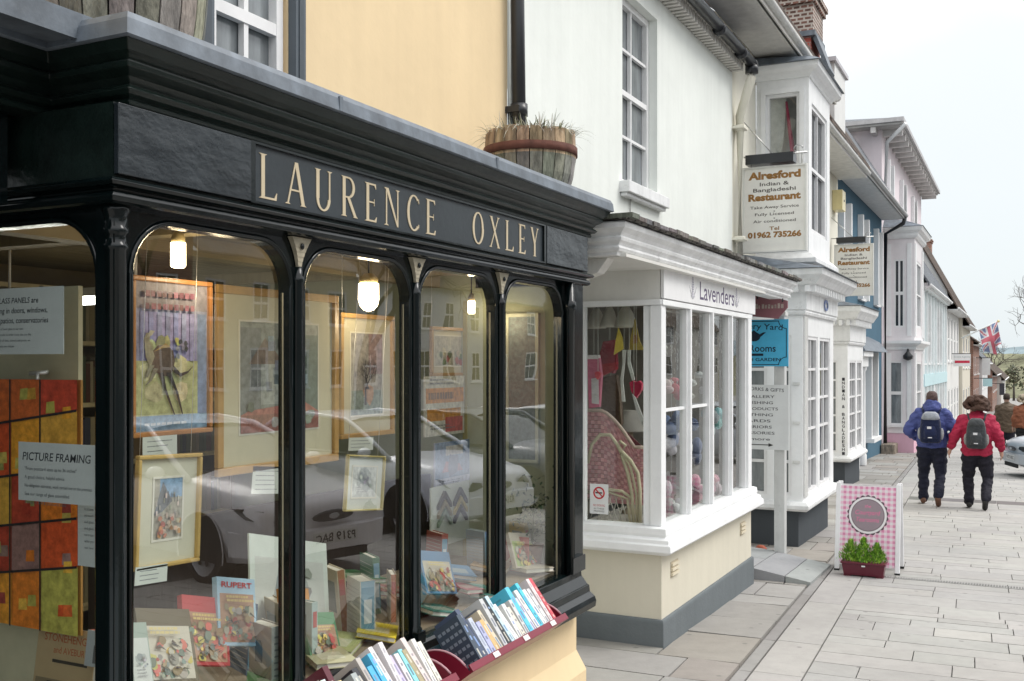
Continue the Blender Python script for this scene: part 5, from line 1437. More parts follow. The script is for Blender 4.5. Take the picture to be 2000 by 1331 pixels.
hang('fabric_heart', 'small red felt heart tied beside the patterned stocking', 'ornament', 7.04, [((.55, .04, .06), [(1163, 728), (1169, 726), (1174, 729), (1172, 738), (1168, 742), (1164, 737)])], th=.03, string=(1168, 727))
for i, (px, py, rr_, lab) in enumerate(((1165, 625, .075, 'small cream lampshade at the left, hanging inside the gift shop'), (1190, 622, .07, 'cream lampshade in the middle of the gift shop row'), (1222, 622, .085, 'largest cream lampshade, right of the other two in the gift shop'))):
    Y = 7.55 - .1 * i; x = XY(px, Y); z = ZP(py, x, Y)
    rt = root('lampshade', lab, 'lampshade', (x, Y, z - .07), 'cream lampshades in the gift shop'); m = MB()
    m.lathe((x, Y, z - .07), [(rr_, 0), (rr_ * 1.02, .02), (rr_ * .6, .12), (rr_ * .3, .16)], (.66, .63, .55), n=18); m.build('shade', 'matte', rt); m = MB(); m.tube([(x, Y, z + .08), (x, Y, 2.29)], .004); m.build('flex', 'metal_black', rt)
x = XY(1232, 7.75); rt = root('table_lamp', 'conical grey lampshade with a pink glow behind the pink chair', 'lamp', (x, 7.75, .5)); m = MB(); z = ZP(842, x, 7.75)
m.lathe((x, 7.75, z), [(.17, 0), (.175, .01), (.06, .16), (.055, .165)], (.45, .42, .38), n=20); m.build('shade', 'matte', rt); m = MB(); m.lathe((x, 7.75, .5), [(.07, 0), (.07, .02), (.02, .05), (.02, z - .48)], (.5, .4, .3), n=12); m.build('base', 'matte', rt)
# display seen through the front bays: cloth goods on stands
r = random.Random(31)
goods = [('blue patterned bundle of cloths behind the second pane', 1305, (.12, .17, .30), 7.35, 1.15, .30), ('pink gingham cushion on the display bed, second pane', 1352, (.62, .25, .32), 8.0, .62, .2), ('red and white gingham cushion on the bed, third pane', 1392, (.62, .3, .36), 8.65, .62, .2),
         ('pale ceramic jug at the right of the display', 1432, (.55, .55, .52), 9.2, .62, .16), ('navy cloth apron hanging in the third pane', 1348, (.10, .13, .22), 7.95, 1.05, .34), ('turquoise striped apron hanging in the fourth pane', 1392, (.28, .55, .56), 8.6, 1.15, .22),
         ('white lace cloth draped low in the second pane', 1318, (.62, .62, .6), 7.3, .62, .26), ('red striped ribbon bundle high in the second pane', 1303, (.5, .08, .12), 7.3, 1.5, .16), ('white paper bow in the third pane', 1345, (.65, .65, .64), 7.9, 1.5, .12)]
for lab, px, c, Y, zc, s in goods:
    X = BX - .25; y = YX(px, X)
    rt = root('window_display', lab, 'display', (X, y, zc - s / 2)); m = MB()
    for k in range(9):
        q = (X + r.gauss(0, .05), y + r.gauss(0, s * .3), zc + r.gauss(0, s * .38)); 
        m.ball(q, (.05, s * r.uniform(.12, .25), s * r.uniform(.15, .3)), jit(c if k % 3 else mix(c, (.7, .68, .66), .7), .2, r), n=8, m=5)
    m.build('cloth', 'cloth', rt); m = MB(); m.tube([(X - .03, y, .5), (X - .03, y, 2.29)], .004, (.4, .4, .4), n=5); m.build('stand', 'metal', rt)
for k, px in enumerate((1310, 1355, 1400, 1440)):     # net curtains of lace at the top
    X = BX - .12; y = YX(px, X); m = MB(); r = random.Random(k)
    for i in range(60):
        a = y + r.uniform(-.19, .19); z = 2.08 - abs(r.gauss(0, .28)); s = r.uniform(.008, .02)
        m.tube([(X, a, z), (X + .002, a + s, z - s * 1.4), (X, a + s * .2, z - s * 2.4)], .0025, (.62, .62, .58), n=4)
    m.box(X - .004, X + .004, y - .23, y + .23, 2.085, 2.10, (.6, .6, .56))
    one(m, 'lace_curtain', 'cloth', ['scrolled lace hanging at the top of the first front pane', 'scrolled lace hanging at the top of the second front pane', 'scrolled lace hanging at the top of the third front pane', 'scrolled lace hanging at the top of the fourth front pane'][k], 'curtain', (X, y, 1.8), 'lace hangings in the gift shop')

# ================================================================== passage: post, signs
PX_, PY_ = -2.30, 10.93
ps = root('passage_post', 'square pale grey wooden post holding up the end of the shop cornice', 'post', (PX_, PY_, gz(PY_)))
m = MB(); m.box(PX_ - .055, PX_ + .055, PY_ - .05, PY_ + .06, gz(PY_) - .05, 2.362, (.60, .61, .60)); m.build('shaft', 'old_trim', ps, bevel=.006)
m = MB(); m.box(PX_ - .065, PX_ + .065, PY_ - .06, PY_ + .07, 2.2, 2.24, (.7, .7, .68)); m.build('collar', 'old_trim', ps)
fr = fy(PY_ - .052)
sb = root('tea_rooms_sign', 'bright blue tea rooms sign with black teapot and arrow', 'sign', (-2.55, PY_ - .06, 1.65))
x0, x1 = XY(1440, PY_ - .06), XY(1540, PY_ - .06); z1, z0 = ZP(625, -2.4, PY_), ZP(716, -2.4, PY_)
m = MB(); m.fbox(fr, x0 - .15, x1, z0, z1, 0, .018, (.07, .42, .66)); m.build('board', 'bookcover', sb)
BK_ = (.01, .02, .04)
m = MB()
m.text(fr, 'Saddlery Yard', x1 - .06, z1 - .115, .062, .0185, 0, BK_, 'RIGHT', width=.58, bold=.01, rot=-.06); m.text(fr, 'Tea Rooms', x1 - .13, z0 + .155, .075, .0185, 0, BK_, 'RIGHT', width=.46, bold=.015)
m.text(fr, 'WITH GARDEN', x1 - .08, z0 + .055, .034, .0185, 0, BK_, 'RIGHT', width=.46, bold=.02); m.fbox(fr, x1 - .44, x1 - .26, z0 + .11, z0 + .135, .0182, .019, BK_)
m.build('lettering', 'print', sb, recalc=False)
m = MB(); cx, cz = x1 - .36, z1 - .18
m.prism(fr, [(cx + .07 * math.cos(2 * PI * k / 16), cz + .05 * math.sin(2 * PI * k / 16)) for k in range(16)], .0182, .020, BK_); m.prism(fr, [(cx + .05, cz - .02), (cx + .13, cz + .045), (cx + .10, cz + .045), (cx + .05, cz + .02)], .0202, .021, BK_)
m.prism(fr, [(cx - .03, cz + .045), (cx + .03, cz + .045), (cx, cz + .07)], .0204, .0212, BK_); m.build('teapot', 'print', sb)
m = MB()
for (a, b, c, d) in ((x0, x1 - .10, z1 - .022, z1 - .014), (x0, x1 - .10, z0 + .014, z0 + .022), (x1 - .024, x1 - .016, z0 + .10, z1 - .10)): m.fbox(fr, a, b, c, d, .0182, .019, BK_)
for s_, zz in ((1, z0 + .014), (-1, z1 - .014)):
    for k in range(6):
        a, b = PI / 2 * k / 6, PI / 2 * (k + 1) / 6
        P_ = lambda t_, q: (x1 - .016 - q * math.cos(t_) - .0, zz + s_ * q * math.sin(t_))
        m.prism(fr, [P_(a, .088), P_(b, .088), P_(b, .080), P_(a, .080)], .0182, .019, BK_)
m.build('border_line', 'print', sb)
nb = root('white_notice_board', 'plain white notice board with lines of small capitals and a bottom arrow', 'sign', (-2.5, PY_ - .06, .75))
x0, x1 = XY(1420, PY_ - .06), XY(1541, PY_ - .06); z1, z0 = ZP(752, -2.4, PY_), ZP(878, -2.4, PY_)
m = MB(); m.fbox(fr, x0 - .1, x1, z0, z1, 0, .02, (.66, .68, .68)); m.build('board', 'trim', nb)
m = MB(); e = z1 - .075
for k, (t_, wd) in enumerate((('HANDWORKS & GIFTS', .58), ('THE GALLERY', .46), ('FURNISHING', .40), ('CRAFT PRODUCTS', .58), ('CLOTHING', .40), ('CARDS', .32), ('INTERIORS', .36), ('ACCESSORIES', .46), ('& more', .30))):
    m.text(fr, t_, x1 - .05 - (.06 if k else .0) - (.58 - wd) * .3, e, .030 if k else .036, .0205, 0, (.07, .07, .08), 'RIGHT', width=wd, bold=.01, rot=-.05 if k == 0 else 0); e -= .064
m.fbox(fr, x1 - .50, x1 - .20, z0 + .045, z0 + .055, .0202, .021, (.05, .05, .05)); m.prism(fr, [(x1 - .21, z0 + .03), (x1 - .16, z0 + .05), (x1 - .21, z0 + .07)], .0202, .021, (.05, .05, .05))
m.build('lettering', 'print', nb, recalc=False)
# maroon board under the passage cornice
mb_ = root('maroon_sign', 'faded maroon hanging board with worn lettering under the end of the cornice', 'sign', (-2.5, PY_ - .2, 2.1))
fr = fy(PY_ - .2); m = MB(); x0, x1 = XY(1470, PY_ - .2), XY(1538, PY_ - .2)
m.prism(fr, [(x0, ZP(575, x0, PY_)), (x1, ZP(590, x1, PY_)), (x1, ZP(603, x1, PY_)), (x1 - .10, ZP(624, x1, PY_)), (x0, ZP(620, x0, PY_))], -.03, 0, (.28, .12, .14)); m.build('board', 'old_trim', mb_)
m = MB(); r = random.Random(2)
for k in range(9): q_ = x0 + .03 + k * .033; m.fbox(fr, q_, q_ + r.uniform(.012, .026), ZP(604, x1, PY_), ZP(598, x1, PY_) + r.uniform(0, .02), .001, .004, (.45, .38, .34))
m.build('worn_lettering', 'print', mb_)
m = MB(); m.tube([fr(x0 + .05, ZP(576, x0, PY_)), fr(x0 + .05, 2.37)], .008); m.tube([fr(x1 - .05, ZP(592, x1, PY_)), fr(x1 - .05, 2.37)], .008); m.build('hanger', 'metal_black', mb_)
# back wall of the passage with door and bay of the next house
pb = root('passage_wall', 'recessed wall of the covered passage behind the signs', 'wall', (-3.9, 10.5, gz(10.5)))
m = MB(); m.quad((-3.85, 9.7, -.9), (-3.85, 11.65, -.9), (-3.85, 11.65, 2.4), (-3.85, 9.7, 2.4), (.55, .54, .5)); m.quad((-3.85, 9.73, -.9), (-2.4, 9.73, -.9), (-2.4, 9.73, 2.4), (-3.85, 9.73, 2.4), (.6, .58, .52)); m.build('render', 'stucco', pb, recalc=False)
# terracotta shard at the foot of the wall
m = MB(); m.ball((-2.60, 11.35, gz(11.4) + .05), (.07, .05, .05), (.35, .09, .05), n=7, m=5); m.ball((-2.50, 11.3, gz(11.4) + .03), (.05, .04, .03), (.4, .14, .08), n=6, m=4)
one(m, 'terracotta_ornament', 'matte', 'small broken terracotta ornament on the ground behind the post', 'ornament', (-2.6, 11.35, gz(11.4)))
# ================================================================== restaurant (cream house with oriel and two shop bays)
RB = root('restaurant_building', 'cream rendered restaurant with white first floor oriel and two dentilled shop bays', 'building', (-3.1, 16, gz(16)))
CW = (.80, .78, .68)
m = MB(); wf = fx(-3.0)
m.wall(wf, 11.66, 15.6, -.9, 5.62, [(12.82, 14.28, 3.05, 5.2)], depth=.02, col=CW); m.quad((-3.0, 11.66, 5.2), (-6, 11.66, 5.2), (-6, 11.66, 8.0), (-3.0, 11.66, 5.62), CW)
m.wall(fx(-3.42), 15.6, 21.8, -1.2, 5.6, [], col=CW); m.quad((-3.0, 15.6, -1), (-3.42, 15.6, -1), (-3.42, 15.6, 5.6), (-3.0, 15.6, 5.6), CW)
m.build('wall', 'wall_paint', RB, recalc=False)
m = MB(); m.box(-2.98, -2.48, 10.4, 15.55, 5.50, 5.54, (.62, .61, .58)); m.box(-3.4, -2.85, 15.6, 21.8, 5.46, 5.50, (.68, .67, .64)); m.box(-2.50, -2.46, 10.4, 15.58, 5.50, 5.62, (.66, .64, .6))
m.build('soffit', 'old_trim', RB)
m = MB()
for (X, a, b, z) in ((-2.45, 10.35, 15.6, 5.60), (-2.82, 15.6, 21.8, 5.56)):
    prof = [(.055 * math.cos(t_), z + .06 * math.sin(t_)) for t_ in [PI + PI * k / 6 for k in range(7)]] + [(.05, z + .004), (-.05, z + .004)]
    m.sweep([(X, a), (X, b)], prof, (.62, .62, .60), smooth=True)
m.build('gutter', 'old_trim', RB)
m = MB(); m.hexa([(-2.42, 10.36, 5.64), (-6.4, 10.36, 8.9), (-6.4, 15.6, 8.9), (-2.42, 15.6, 5.64), (-2.44, 10.36, 5.72), (-6.4, 10.36, 9.0), (-6.4, 15.6, 9.0), (-2.44, 15.6, 5.72)])
m.hexa([(-2.78, 17.2, 5.60), (-4.6, 17.2, 8.5), (-4.6, 21.8, 8.5), (-2.78, 21.8, 5.60), (-2.8, 17.2, 5.70), (-4.6, 17.2, 8.62), (-4.6, 21.8, 8.62), (-2.8, 21.8, 5.70)])
m.build('roof', 'roof_tile', RB)
# oriel
OX, OY0, OY1 = -2.35, 12.8, 14.3
pth = [(-3.0, OY0), (OX, OY0), (OX, OY1), (-3.0, OY1)]
orl = MB(); of, os_ = fy(OY0), fx(OX)
orl.wall(of, -2.99, OX, 3.05, 5.2, [(-2.87, -2.46, 3.33, 5.03)], depth=.06, col=WHITE); orl.wall(os_, OY0, OY1, 3.05, 5.2, [(OY0 + .2, OY1 - .2, 3.33, 4.93)], depth=.06, col=WHITE)
orl.quad((-3, OY1, 3.05), (OX, OY1, 3.05), (OX, OY1, 5.2), (-3, OY1, 5.2), WHITE)
o_ = orl.build('oriel', 'trim', RB, recalc=False)
window(of, -2.87, -2.46, 3.33, 5.03, o_, recess=.04, nx=1, nz=1, w=.04, sill=False, pane='glass')
window(os_, OY0 + .2, OY1 - .2, 3.33, 4.93, o_, recess=.04, nx=2, nz=2, w=.05, sill=False)
for (fr_2, a, b) in ((of, -2.99, OX),):
    m = MB()
    for (p, q, u, v) in ((-2.93, -2.87, 3.27, 5.09), (-2.46, -2.40, 3.27, 5.09), (-2.87, -2.46, 5.03, 5.09), (-2.87, -2.46, 3.27, 3.33)): m.fbox(fr_2, p, q, u, v, .001, .022, WHITE)
    m.build('oriel_architrave', 'trim', o_)
m = MB(); m.sweep(pth, [(-.05, 5.2), (.02, 5.2), (.03, 5.22), (.06, 5.25), (.10, 5.27), (.13, 5.30), (.14, 5.36), (-.05, 5.36)], WHITE); m.build('oriel_cornice', 'trim', o_)
m = MB(); m.hexa([(-3, OY0 - .18, 5.362), (OX + .17, OY0 - .18, 5.362), (OX + .17, OY1 + .18, 5.362), (-3, OY1 + .18, 5.362), (-3, OY0 - .1, 5.48), (OX + .05, OY0 - .1, 5.42), (OX + .05, OY1 + .1, 5.42), (-3, OY1 + .1, 5.48)]); m.build('oriel_roof', 'lead', o_)
m = MB(); m.sweep(pth, [(-.05, 3.05), (.03, 3.05), (.06, 3.02), (.10, 2.98), (.10, 2.93), (.02, 2.88), (-.05, 2.88)], WHITE); m.hexa([(-3, OY0 - .1, 2.86), (OX + .1, OY0 - .1, 2.86), (OX + .1, OY1, 2.86), (-3, OY1, 2.86), (-3, OY0 - .1, 2.879), (OX + .1, OY0 - .1, 2.879), (OX + .1, OY1, 2.879), (-3, OY1, 2.879)], (.2, .2, .2)); m.build('oriel_base', 'old_trim', o_)
m = MB(); m.quad((-2.98, OY0 + .5, 3.1), (-2.4, OY0 + .5, 3.1), (-2.4, OY0 + .5, 5.1), (-2.98, OY0 + .5, 5.1), (.28, .27, .25)); m.build('interior', 'matte', o_)
# curtain swag inside the oriel
m = MB(); fr = fy(OY0 + .15); r = random.Random(2)
for k in range(9):
    u0, u1 = k / 9, (k + 1) / 9
    def cpt(u): return (-2.86 + .0 * u, 5.0 - 1.15 * u)
    (xa, za), (xb, zb_) = cpt(u0), cpt(u1); wd = .21 - .17 * u0 ** 2
    wd2 = .21 - .17 * u1 ** 2
    m.prism(fr, [(xa, za), (xa + wd, za), (xb + wd2, zb_), (xb, zb_)], -.02, .02, mix((.55, .54, .5), (.4, .4, .4), u0))
m.tube([fr(-2.64, 4.95, .05), fr(-2.60, 4.6, .05), fr(-2.54, 4.2, .05), fr(-2.55, 3.95, .05), fr(-2.64, 3.85, .05), fr(-2.84, 4.02, .05)], [.015, .025, .04, .045, .035, .02], (.30, .03, .07), n=6)
m.prism(fr, [(-2.82, 3.4), (-2.62, 3.4), (-2.66, 3.62), (-2.82, 3.72)], .0, .02, (.06, .03, .04)); m.build('curtain', 'cloth', o_)
# chimneys
def chimney(parent, x, y, z0, z1, w_, d_, mat, pots=2, band='brick_red'):
    m = MB(); m.box(x - w_ / 2, x + w_ / 2, y - d_ / 2, y + d_ / 2, z0, z1); c = m.build('chimney', mat, parent)
    m = MB(); m.box(x - w_ / 2 - .05, x + w_ / 2 + .05, y - d_ / 2 - .05, y + d_ / 2 + .05, z1, z1 + .12); m.box(x - w_ / 2 - .09, x + w_ / 2 + .09, y - d_ / 2 - .09, y + d_ / 2 + .09, z1 + .12, z1 + .2); m.build('chimney_cap', band, c)
    for k in range(pots):
        m = MB(); yy = y - d_ / 2 + d_ * (k + .5) / pots; m.lathe((x, yy, z1 + .2), [(.11, 0), (.09, .3), (.11, .34)], (.35, .16, .1), n=12); m.build('chimney_pot', 'matte', c)
# tall patterned chimney breast rising beyond the oriel
m = MB(); m.box(-3.50, -2.83, 15.75, 16.6, 6.7, 7.12); c = m.build('chimney', 'brick_lattice', RB)
m = MB(); m.box(-3.54, -2.79, 15.70, 16.65, 7.12, 7.2, (.1, .1, .1)); m.box(-3.56, -2.76, 15.68, 16.68, 7.2, 7.27); m.build('chimney_cap', 'brick_lattice', c)
m = MB(); m.box(-3.47, -2.86, 15.80, 16.5, 7.27, 8.6); m.build('chimney_shaft', 'brick_lattice', c)
m = MB(); m.box(-3.46, -2.87, 15.78, 16.57, 5.72, 6.62); m.build('chimney_band', 'brick_red', c)
m = MB(); m.box(-3.52, -2.80, 15.73, 16.62, 6.62, 6.699); m.hexa([(-2.84, 15.8, 6.6), (-2.66, 15.9, 6.1), (-2.66, 16.4, 6.1), (-2.84, 16.5, 6.6), (-2.80, 15.8, 6.66), (-2.62, 15.9, 6.15), (-2.62, 16.4, 6.15), (-2.80, 16.5, 6.66)]); m.build('chimney_flashing', 'lead', c)
m = MB(); m.box(-3.4, -3.02, 18.0, 19.2, 5.72, 6.82); c2 = m.build('low_chimney', 'brick_red', RB)
m = MB(); m.box(-3.02, -2.88, 18.02, 19.18, 5.7, 6.82, (.72, .72, .7)); m.box(-3.44, -2.84, 17.9, 19.3, 6.82, 6.89, (.5, .48, .5)); m.build('low_chimney_side', 'trim', c2)

def shopbay(parent, X0, X1, Y0, Y1, zb, zt, zc, wins_f, wins_s, nzf, dent=True, top=.55, txt=None, canted=.0):
    """white timber shop bay with cornice, dentils and small lead roof; X0 wall side, X1 street side"""
    p = [(X0, Y0), (X1 - canted, Y0), (X1, Y0 + canted * .8), (X1, Y1), (X0, Y1)] if canted else [(X0, Y0), (X1, Y0), (X1, Y1), (X0, Y1)]
    b = MB(); f1, f2 = fy(Y0), fx(X1)
    xe = X1 - canted
    h1 = [(a, c, zb + .15, zt) for a, c in wins_f]; h2 = [(a, c, zb + .15, zt) for a, c in wins_s]
    b.wall(f1, X0, xe, zb, zc, h1, depth=.04, col=WHITE); b.wall(f2, Y0 + canted * .8, Y1, zb, zc, h2, depth=.04, col=WHITE)
    if canted: b.quad((xe, Y0, zb), (X1, Y0 + canted * .8, zb), (X1, Y0 + canted * .8, zc), (xe, Y0, zc), WHITE)
    b.quad((X0, Y1, zb), (X1, Y1, zb), (X1, Y1, zc), (X0, Y1, zc), WHITE)
    o = b.build('shop_bay', 'trim', parent, recalc=False)
    for a, c in wins_f: window(f1, a, c, zb + .15, zt, o, recess=.03, nx=1, nz=nzf, w=.035, bar=.035, sill=False, sash=False, pane='pane_pale')
    for a, c in wins_s: window(f2, a, c, zb + .15, zt, o, recess=.03, nx=2, nz=nzf, w=.04, bar=.03, sill=False, sash=False)
    m = MB()
    m.sweep(p, [(-.05, zc), (.03, zc), (.04, zc + .03), (.03, zc + .05), (.05, zc + .06), (.05, zc + top * .45), (.10, zc + top * .5), (.11, zc + top * .58), (.18, zc + top * .62), (.22, zc + top * .72), (.26, zc + top * .8), (.27, zc + top * .92), (-.05, zc + top * .92)], WHITE)
    m.build('bay_cornice', 'old_trim', o)
    if dent:
        m = MB(); y = Y0 - .1
        x = X0
        while x < X1 + .1: m.box(x, x + .06, Y0 - .16, Y0 - .05, zc + top * .46, zc + top * .60, WHITE); x += .13
        while y < Y1: m.box(X1 + .05, X1 + .16, y, y + .06, zc + top * .46, zc + top * .60, WHITE); y += .13
        m.build('dentils', 'old_trim', o)
    m = MB(); z = zc + top * .93
    m.hexa([(X0, Y0 - .3, z), (X1 + .3, Y0 - .3, z), (X1 + .3, Y1 + .3, z), (X0, Y1 + .3, z), (X0, Y0 + .05, z + .22), (X1 - .1, Y0 + .05, z + .10), (X1 - .1, Y1 - .05, z + .10), (X0, Y1 - .05, z + .22)]); m.build('bay_roof', 'lead', o)
    m = MB(); m.sweep(p, [(-.05, zb - .02), (.05, zb - .02), (.08, zb + .01), (.08, zb + .05), (.04, zb + .09), (-.05, zb + .09)], WHITE); m.build('bay_sill', 'old_trim', o, bevel=.004)
    m = MB(); m.sweep(p, [(-.2, zb - .02), (-.06, zb - .02), (-.06, zb - 1.0), (-.2, zb - 1.0)], (.075, .085, .095)); m.build('bay_plinth', 'stucco', o)
    return o
b1 = shopbay(RB, -3.0, -2.27, 12.0, 14.1, .02, 2.02, 2.26, [(-2.95, -2.68), (-2.60, -2.40)], [(12.25, 12.95), (13.1, 13.85)], 5)
# fluted corner boards
m = MB()
for k in range(6): m.box(-2.262, -2.25, 12.03 + k * .035, 12.05 + k * .035, .15, 2.24, (.74, .74, .72))
for z in (.55, 1.0, 1.45): m.box(-2.38, -2.30, 11.98, 11.996, z, z + .03, (.72, .72, .7))
m.build('reeding', 'old_trim', b1)
b2 = shopbay(RB, -3.42, -2.90, 19.6, 21.6, -.10, 1.75, 2.05, [(-3.30, -3.08)], [(19.85, 20.65), (20.8, 21.45)], 5, top=.75)
m = MB(); fr = fy(19.6); ch_ = 'INDIAN & BANGLADESHI'
z = 1.38
for c_ in ch_:
    if c_ != ' ': m.text(fr, c_, -2.975, z, .055, .003, 0, (.03, .03, .04), 'CENTER', width=.05, bold=.02)
    z -= .072
m.build('vertical_lettering', 'print', b2, recalc=False)
m = MB(); fr = fy(19.66)
m.prism(fr, [(-3.28, 1.70), (-3.10, 1.70), (-3.12, 1.5), (-3.10, 1.25), (-3.27, 1.25), (-3.23, 1.5)], -.01, .0, (.35, .05, .07)); m.build('red_curtain', 'cloth', b2)
# goods behind the lower panes of the first bay
m = MB(); fr = fy(12.07); r = random.Random(77)
for k in range(26):
    x_, z_ = r.uniform(-2.93, -2.42), r.uniform(.2, .95); s = r.uniform(.03, .08)
    m.ball((x_, 12.12, z_), (s, .02, s), jit(r.choice([(.3, .1, .12), (.1, .1, .12), (.5, .5, .46), (.25, .18, .14)]), .3, r), n=7, m=5)
# low: put in as one cloudy display
m.build('window_stock', 'cloth', b1)
# blue circular logo mark on the frieze of the second bay
m = MB(); fr = fx(-2.21)
for k in range(14):
    a, b = 2 * PI * k / 14, 2 * PI * (k + 1) / 14
    m.prism(fr, [(13.2 + .13 * math.cos(a), 2.42 + .07 * math.sin(a)), (13.2 + .13 * math.cos(b), 2.42 + .07 * math.sin(b)), (13.2 + .09 * math.cos(b), 2.42 + .045 * math.sin(b)), (13.2 + .09 * math.cos(a), 2.42 + .045 * math.sin(a))], -.004, .006, (.20, .26, .45))
m.build('ring_emblem', 'print', b1)
# cream alarm box, lamps and bell under the eaves
ab = root('alarm_box', 'small yellow alarm box under the restaurant eaves', 'alarm box', (-3.35, 21.3, 4.75))
m = MB(); m.box(-3.418, -3.22, 21.1, 21.5, 4.75, 5.15, (.74, .64, .34)); m.build('case', 'bookcover', ab, bevel=.01)
m = MB(); m.box(-3.22, -3.21, 21.28, 21.34, 4.93, 4.97, (.1, .1, .1)); m.build('vent', 'bookcover', ab)

# ================================================================== hanging restaurant signs
def hanging_sign(label, Y, wallx, x0, x1, z0, z1, arm_z, seed):
    rt = root('hanging_sign', label, 'sign', ((x0 + x1) / 2, Y, z0), 'restaurant signs hung out over the pavement'); fr = fy(Y)
    m = MB(); m.fbox(fr, x0, x1, z0, z1, -.02, .02, (.76, .75, .70)); m.build('board', 'trim', rt)
    m = MB()
    for (a, b, c, d) in ((x0 - .02, x0, z0 - .02, z1 + .02), (x1, x1 + .02, z0 - .02, z1 + .02), (x0, x1, z0 - .02, z0), (x0, x1, z1, z1 + .02)): m.fbox(fr, a, b, c, d, -.03, .035, (.70, .70, .66))
    m.build('surround', 'trim', rt)
    H, W, xc = z1 - z0, x1 - x0, (x0 + x1) / 2
    BR = (.30, .15, .04); DK = (.08, .07, .06)
    m = MB(); e = z1
    for (t_, hh, wd, col, gap, bo) in (('Alresford', .088, .86, BR, .13, .05), ('Indian &', .045, .48, DK, .085, .015), ('Bangladeshi', .045, .70, DK, .07, .015), ('Restaurant', .082, .86, BR, .105, .05), ('Take Away Service', .035, .80, DK, .10, .008), ('Fully Licensed', .035, .64, DK, .085, .008), ('Air conditioned', .035, .70, DK, .085, .008), ('Tel', .045, .16, BR, .095, .02), ('01962 735266', .066, .88, BR, .085, .05)):
        e -= gap * H / 1.0
        m.text(fr, t_, xc, e - .0, hh * H, .021, 0, col, 'CENTER', width=wd * W, bold=bo)
        if 'Take' in t_ or 'Fully' in t_: m.fbox(fr, xc - .008, xc + .008, e - .04, e - .03, .0202, .0215, DK)
    m.build('lettering', 'print', rt, recalc=False)
    m = MB(); m.fbox(fr, x0 + .03, x1 - .12, z1 + .045, z1 + .155, -.09, .09, (.03, .033, .04)); m.build('lamp_trough', 'metal_black', rt)
    m = MB(); m.tube([(wallx, Y, arm_z), (x1 + .02, Y, arm_z)], .012, (.6, .6, .58), n=6); m.tube([(wallx, Y, arm_z + .42), (x0 + .32, Y, arm_z + .02)], .007, (.5, .5, .48), n=5)
    for x in (x0 + .08, x1 - .04): m.tube([(x, Y, arm_z), (x, Y, z1)], .008, (.5, .5, .48), n=5)
    pts = [(x1 - .08 + .05 * math.cos(t_), Y, arm_z + .05 + .045 * math.sin(t_)) for t_ in [k * .6 for k in range(9)]]; m.tube(pts, .007, (.55, .55, .55), n=5)
    m.build('bracket', 'metal', rt)
    return rt
hanging_sign('nearer white restaurant sign with brown lettering below the oriel', 12.0, -2.95, -2.94, -2.24, 3.01, 3.97, 4.12, 1)
hanging_sign('farther white restaurant sign in front of the blue house', 21.0, -3.42, -3.34, -2.64, 3.04, 4.02, 4.17, 2)

# ================================================================== blue house
BH = root('blue_house', 'slate blue rendered house with white sash windows and white pillared door', 'house', (-3.7, 27, gz(27)))
BL = (.085, .165, .23); wf = fx(-3.7)
m = MB(); wn_ = [(23.8, 24.7), (26.8, 27.7), (29.8, 30.6)]
m.wall(wf, 21.8, 31.4, -1.5, 5.92, [(a, b, 3.35, 5.35) for a, b in wn_], depth=.1, col=BL); m.build('wall', 'wall_paint', BH)
for a, b in wn_: window(wf, a, b, 3.35, 5.35, BH, recess=.05, nx=2, nz=4, w=.09, bar=.03, pane='pane_pale')
for a, b in wn_:
    for (p, q) in ((a - .17, a), (b, b + .17)): m = MB(); m.fbox(wf, p, q, 3.3, 5.4, .001, .13, WHITE); m.build('window_surround', 'trim', BH)
m = MB(); m.box(-3.68, -3.08, 21.85, 31.35, 5.84, 5.88, (.62, .63, .63)); m.box(-3.10, -3.06, 21.85, 31.35, 5.84, 5.97, (.55, .55, .53)); m.build('soffit', 'old_trim', BH)
m = MB(); m.hexa([(-3.04, 21.85, 5.93), (-4.4, 21.85, 8.1), (-4.4, 31.4, 8.1), (-3.04, 31.4, 5.93), (-3.06, 21.85, 6.02), (-4.4, 21.85, 8.22), (-4.4, 31.4, 8.22), (-3.06, 31.4, 6.02)]); m.build('roof', 'roof_slate', BH)
m = MB(); prof = [(.055 * math.cos(t_), 5.95 + .06 * math.sin(t_)) for t_ in [PI + PI * k / 6 for k in range(7)]]; m.sweep([(-3.02, 21.85), (-3.02, 31.4)], prof, (.5, .5, .5), smooth=True); m.build('gutter', 'old_trim', BH)
dp = root('navy_downpipe', 'dark navy drainpipe between the blue house and the pink house', 'drainpipe', (-3.6, 31.42, gz(31)))
m = MB(); m.tube([(-3.05, 31.3, 5.90), (-3.10, 31.32, 5.72), (-3.60, 31.42, 5.45), (-3.60, 31.42, gz(31))], .06, n=10); m.build('pipe', 'metal_black', dp)
# door surround with lead hood
m = MB(); 
for y in (24.6, 25.75): m.lathe((-3.48, y, 0), [(.11, gz(25)), (.11, -.5), (.085, -.45), (.08, 1.5), (.11, 1.55), (.11, 1.62)], WHITE, n=14)
m.box(-3.69, -3.35, 24.45, 25.9, 1.62, 1.86, WHITE); m.box(-3.69, -3.25, 24.35, 26.0, 1.86, 1.98, WHITE); ds = m.build('door_surround', 'trim', BH, bevel=.004)
m = MB(); m.hexa([(-3.69, 24.3, 1.985), (-3.2, 24.3, 1.985), (-3.2, 28.6, 1.985), (-3.69, 28.6, 1.985), (-3.69, 24.4, 2.4), (-3.4, 24.5, 2.25), (-3.4, 28.4, 2.25), (-3.69, 28.5, 2.4)]); m.build('door_hood', 'lead', ds)
m = MB(); m.box(-3.699, -3.64, 24.75, 25.6, gz(25), 1.6, (.05, .08, .16)); m.build('door', 'trim', BH, bevel=.01)
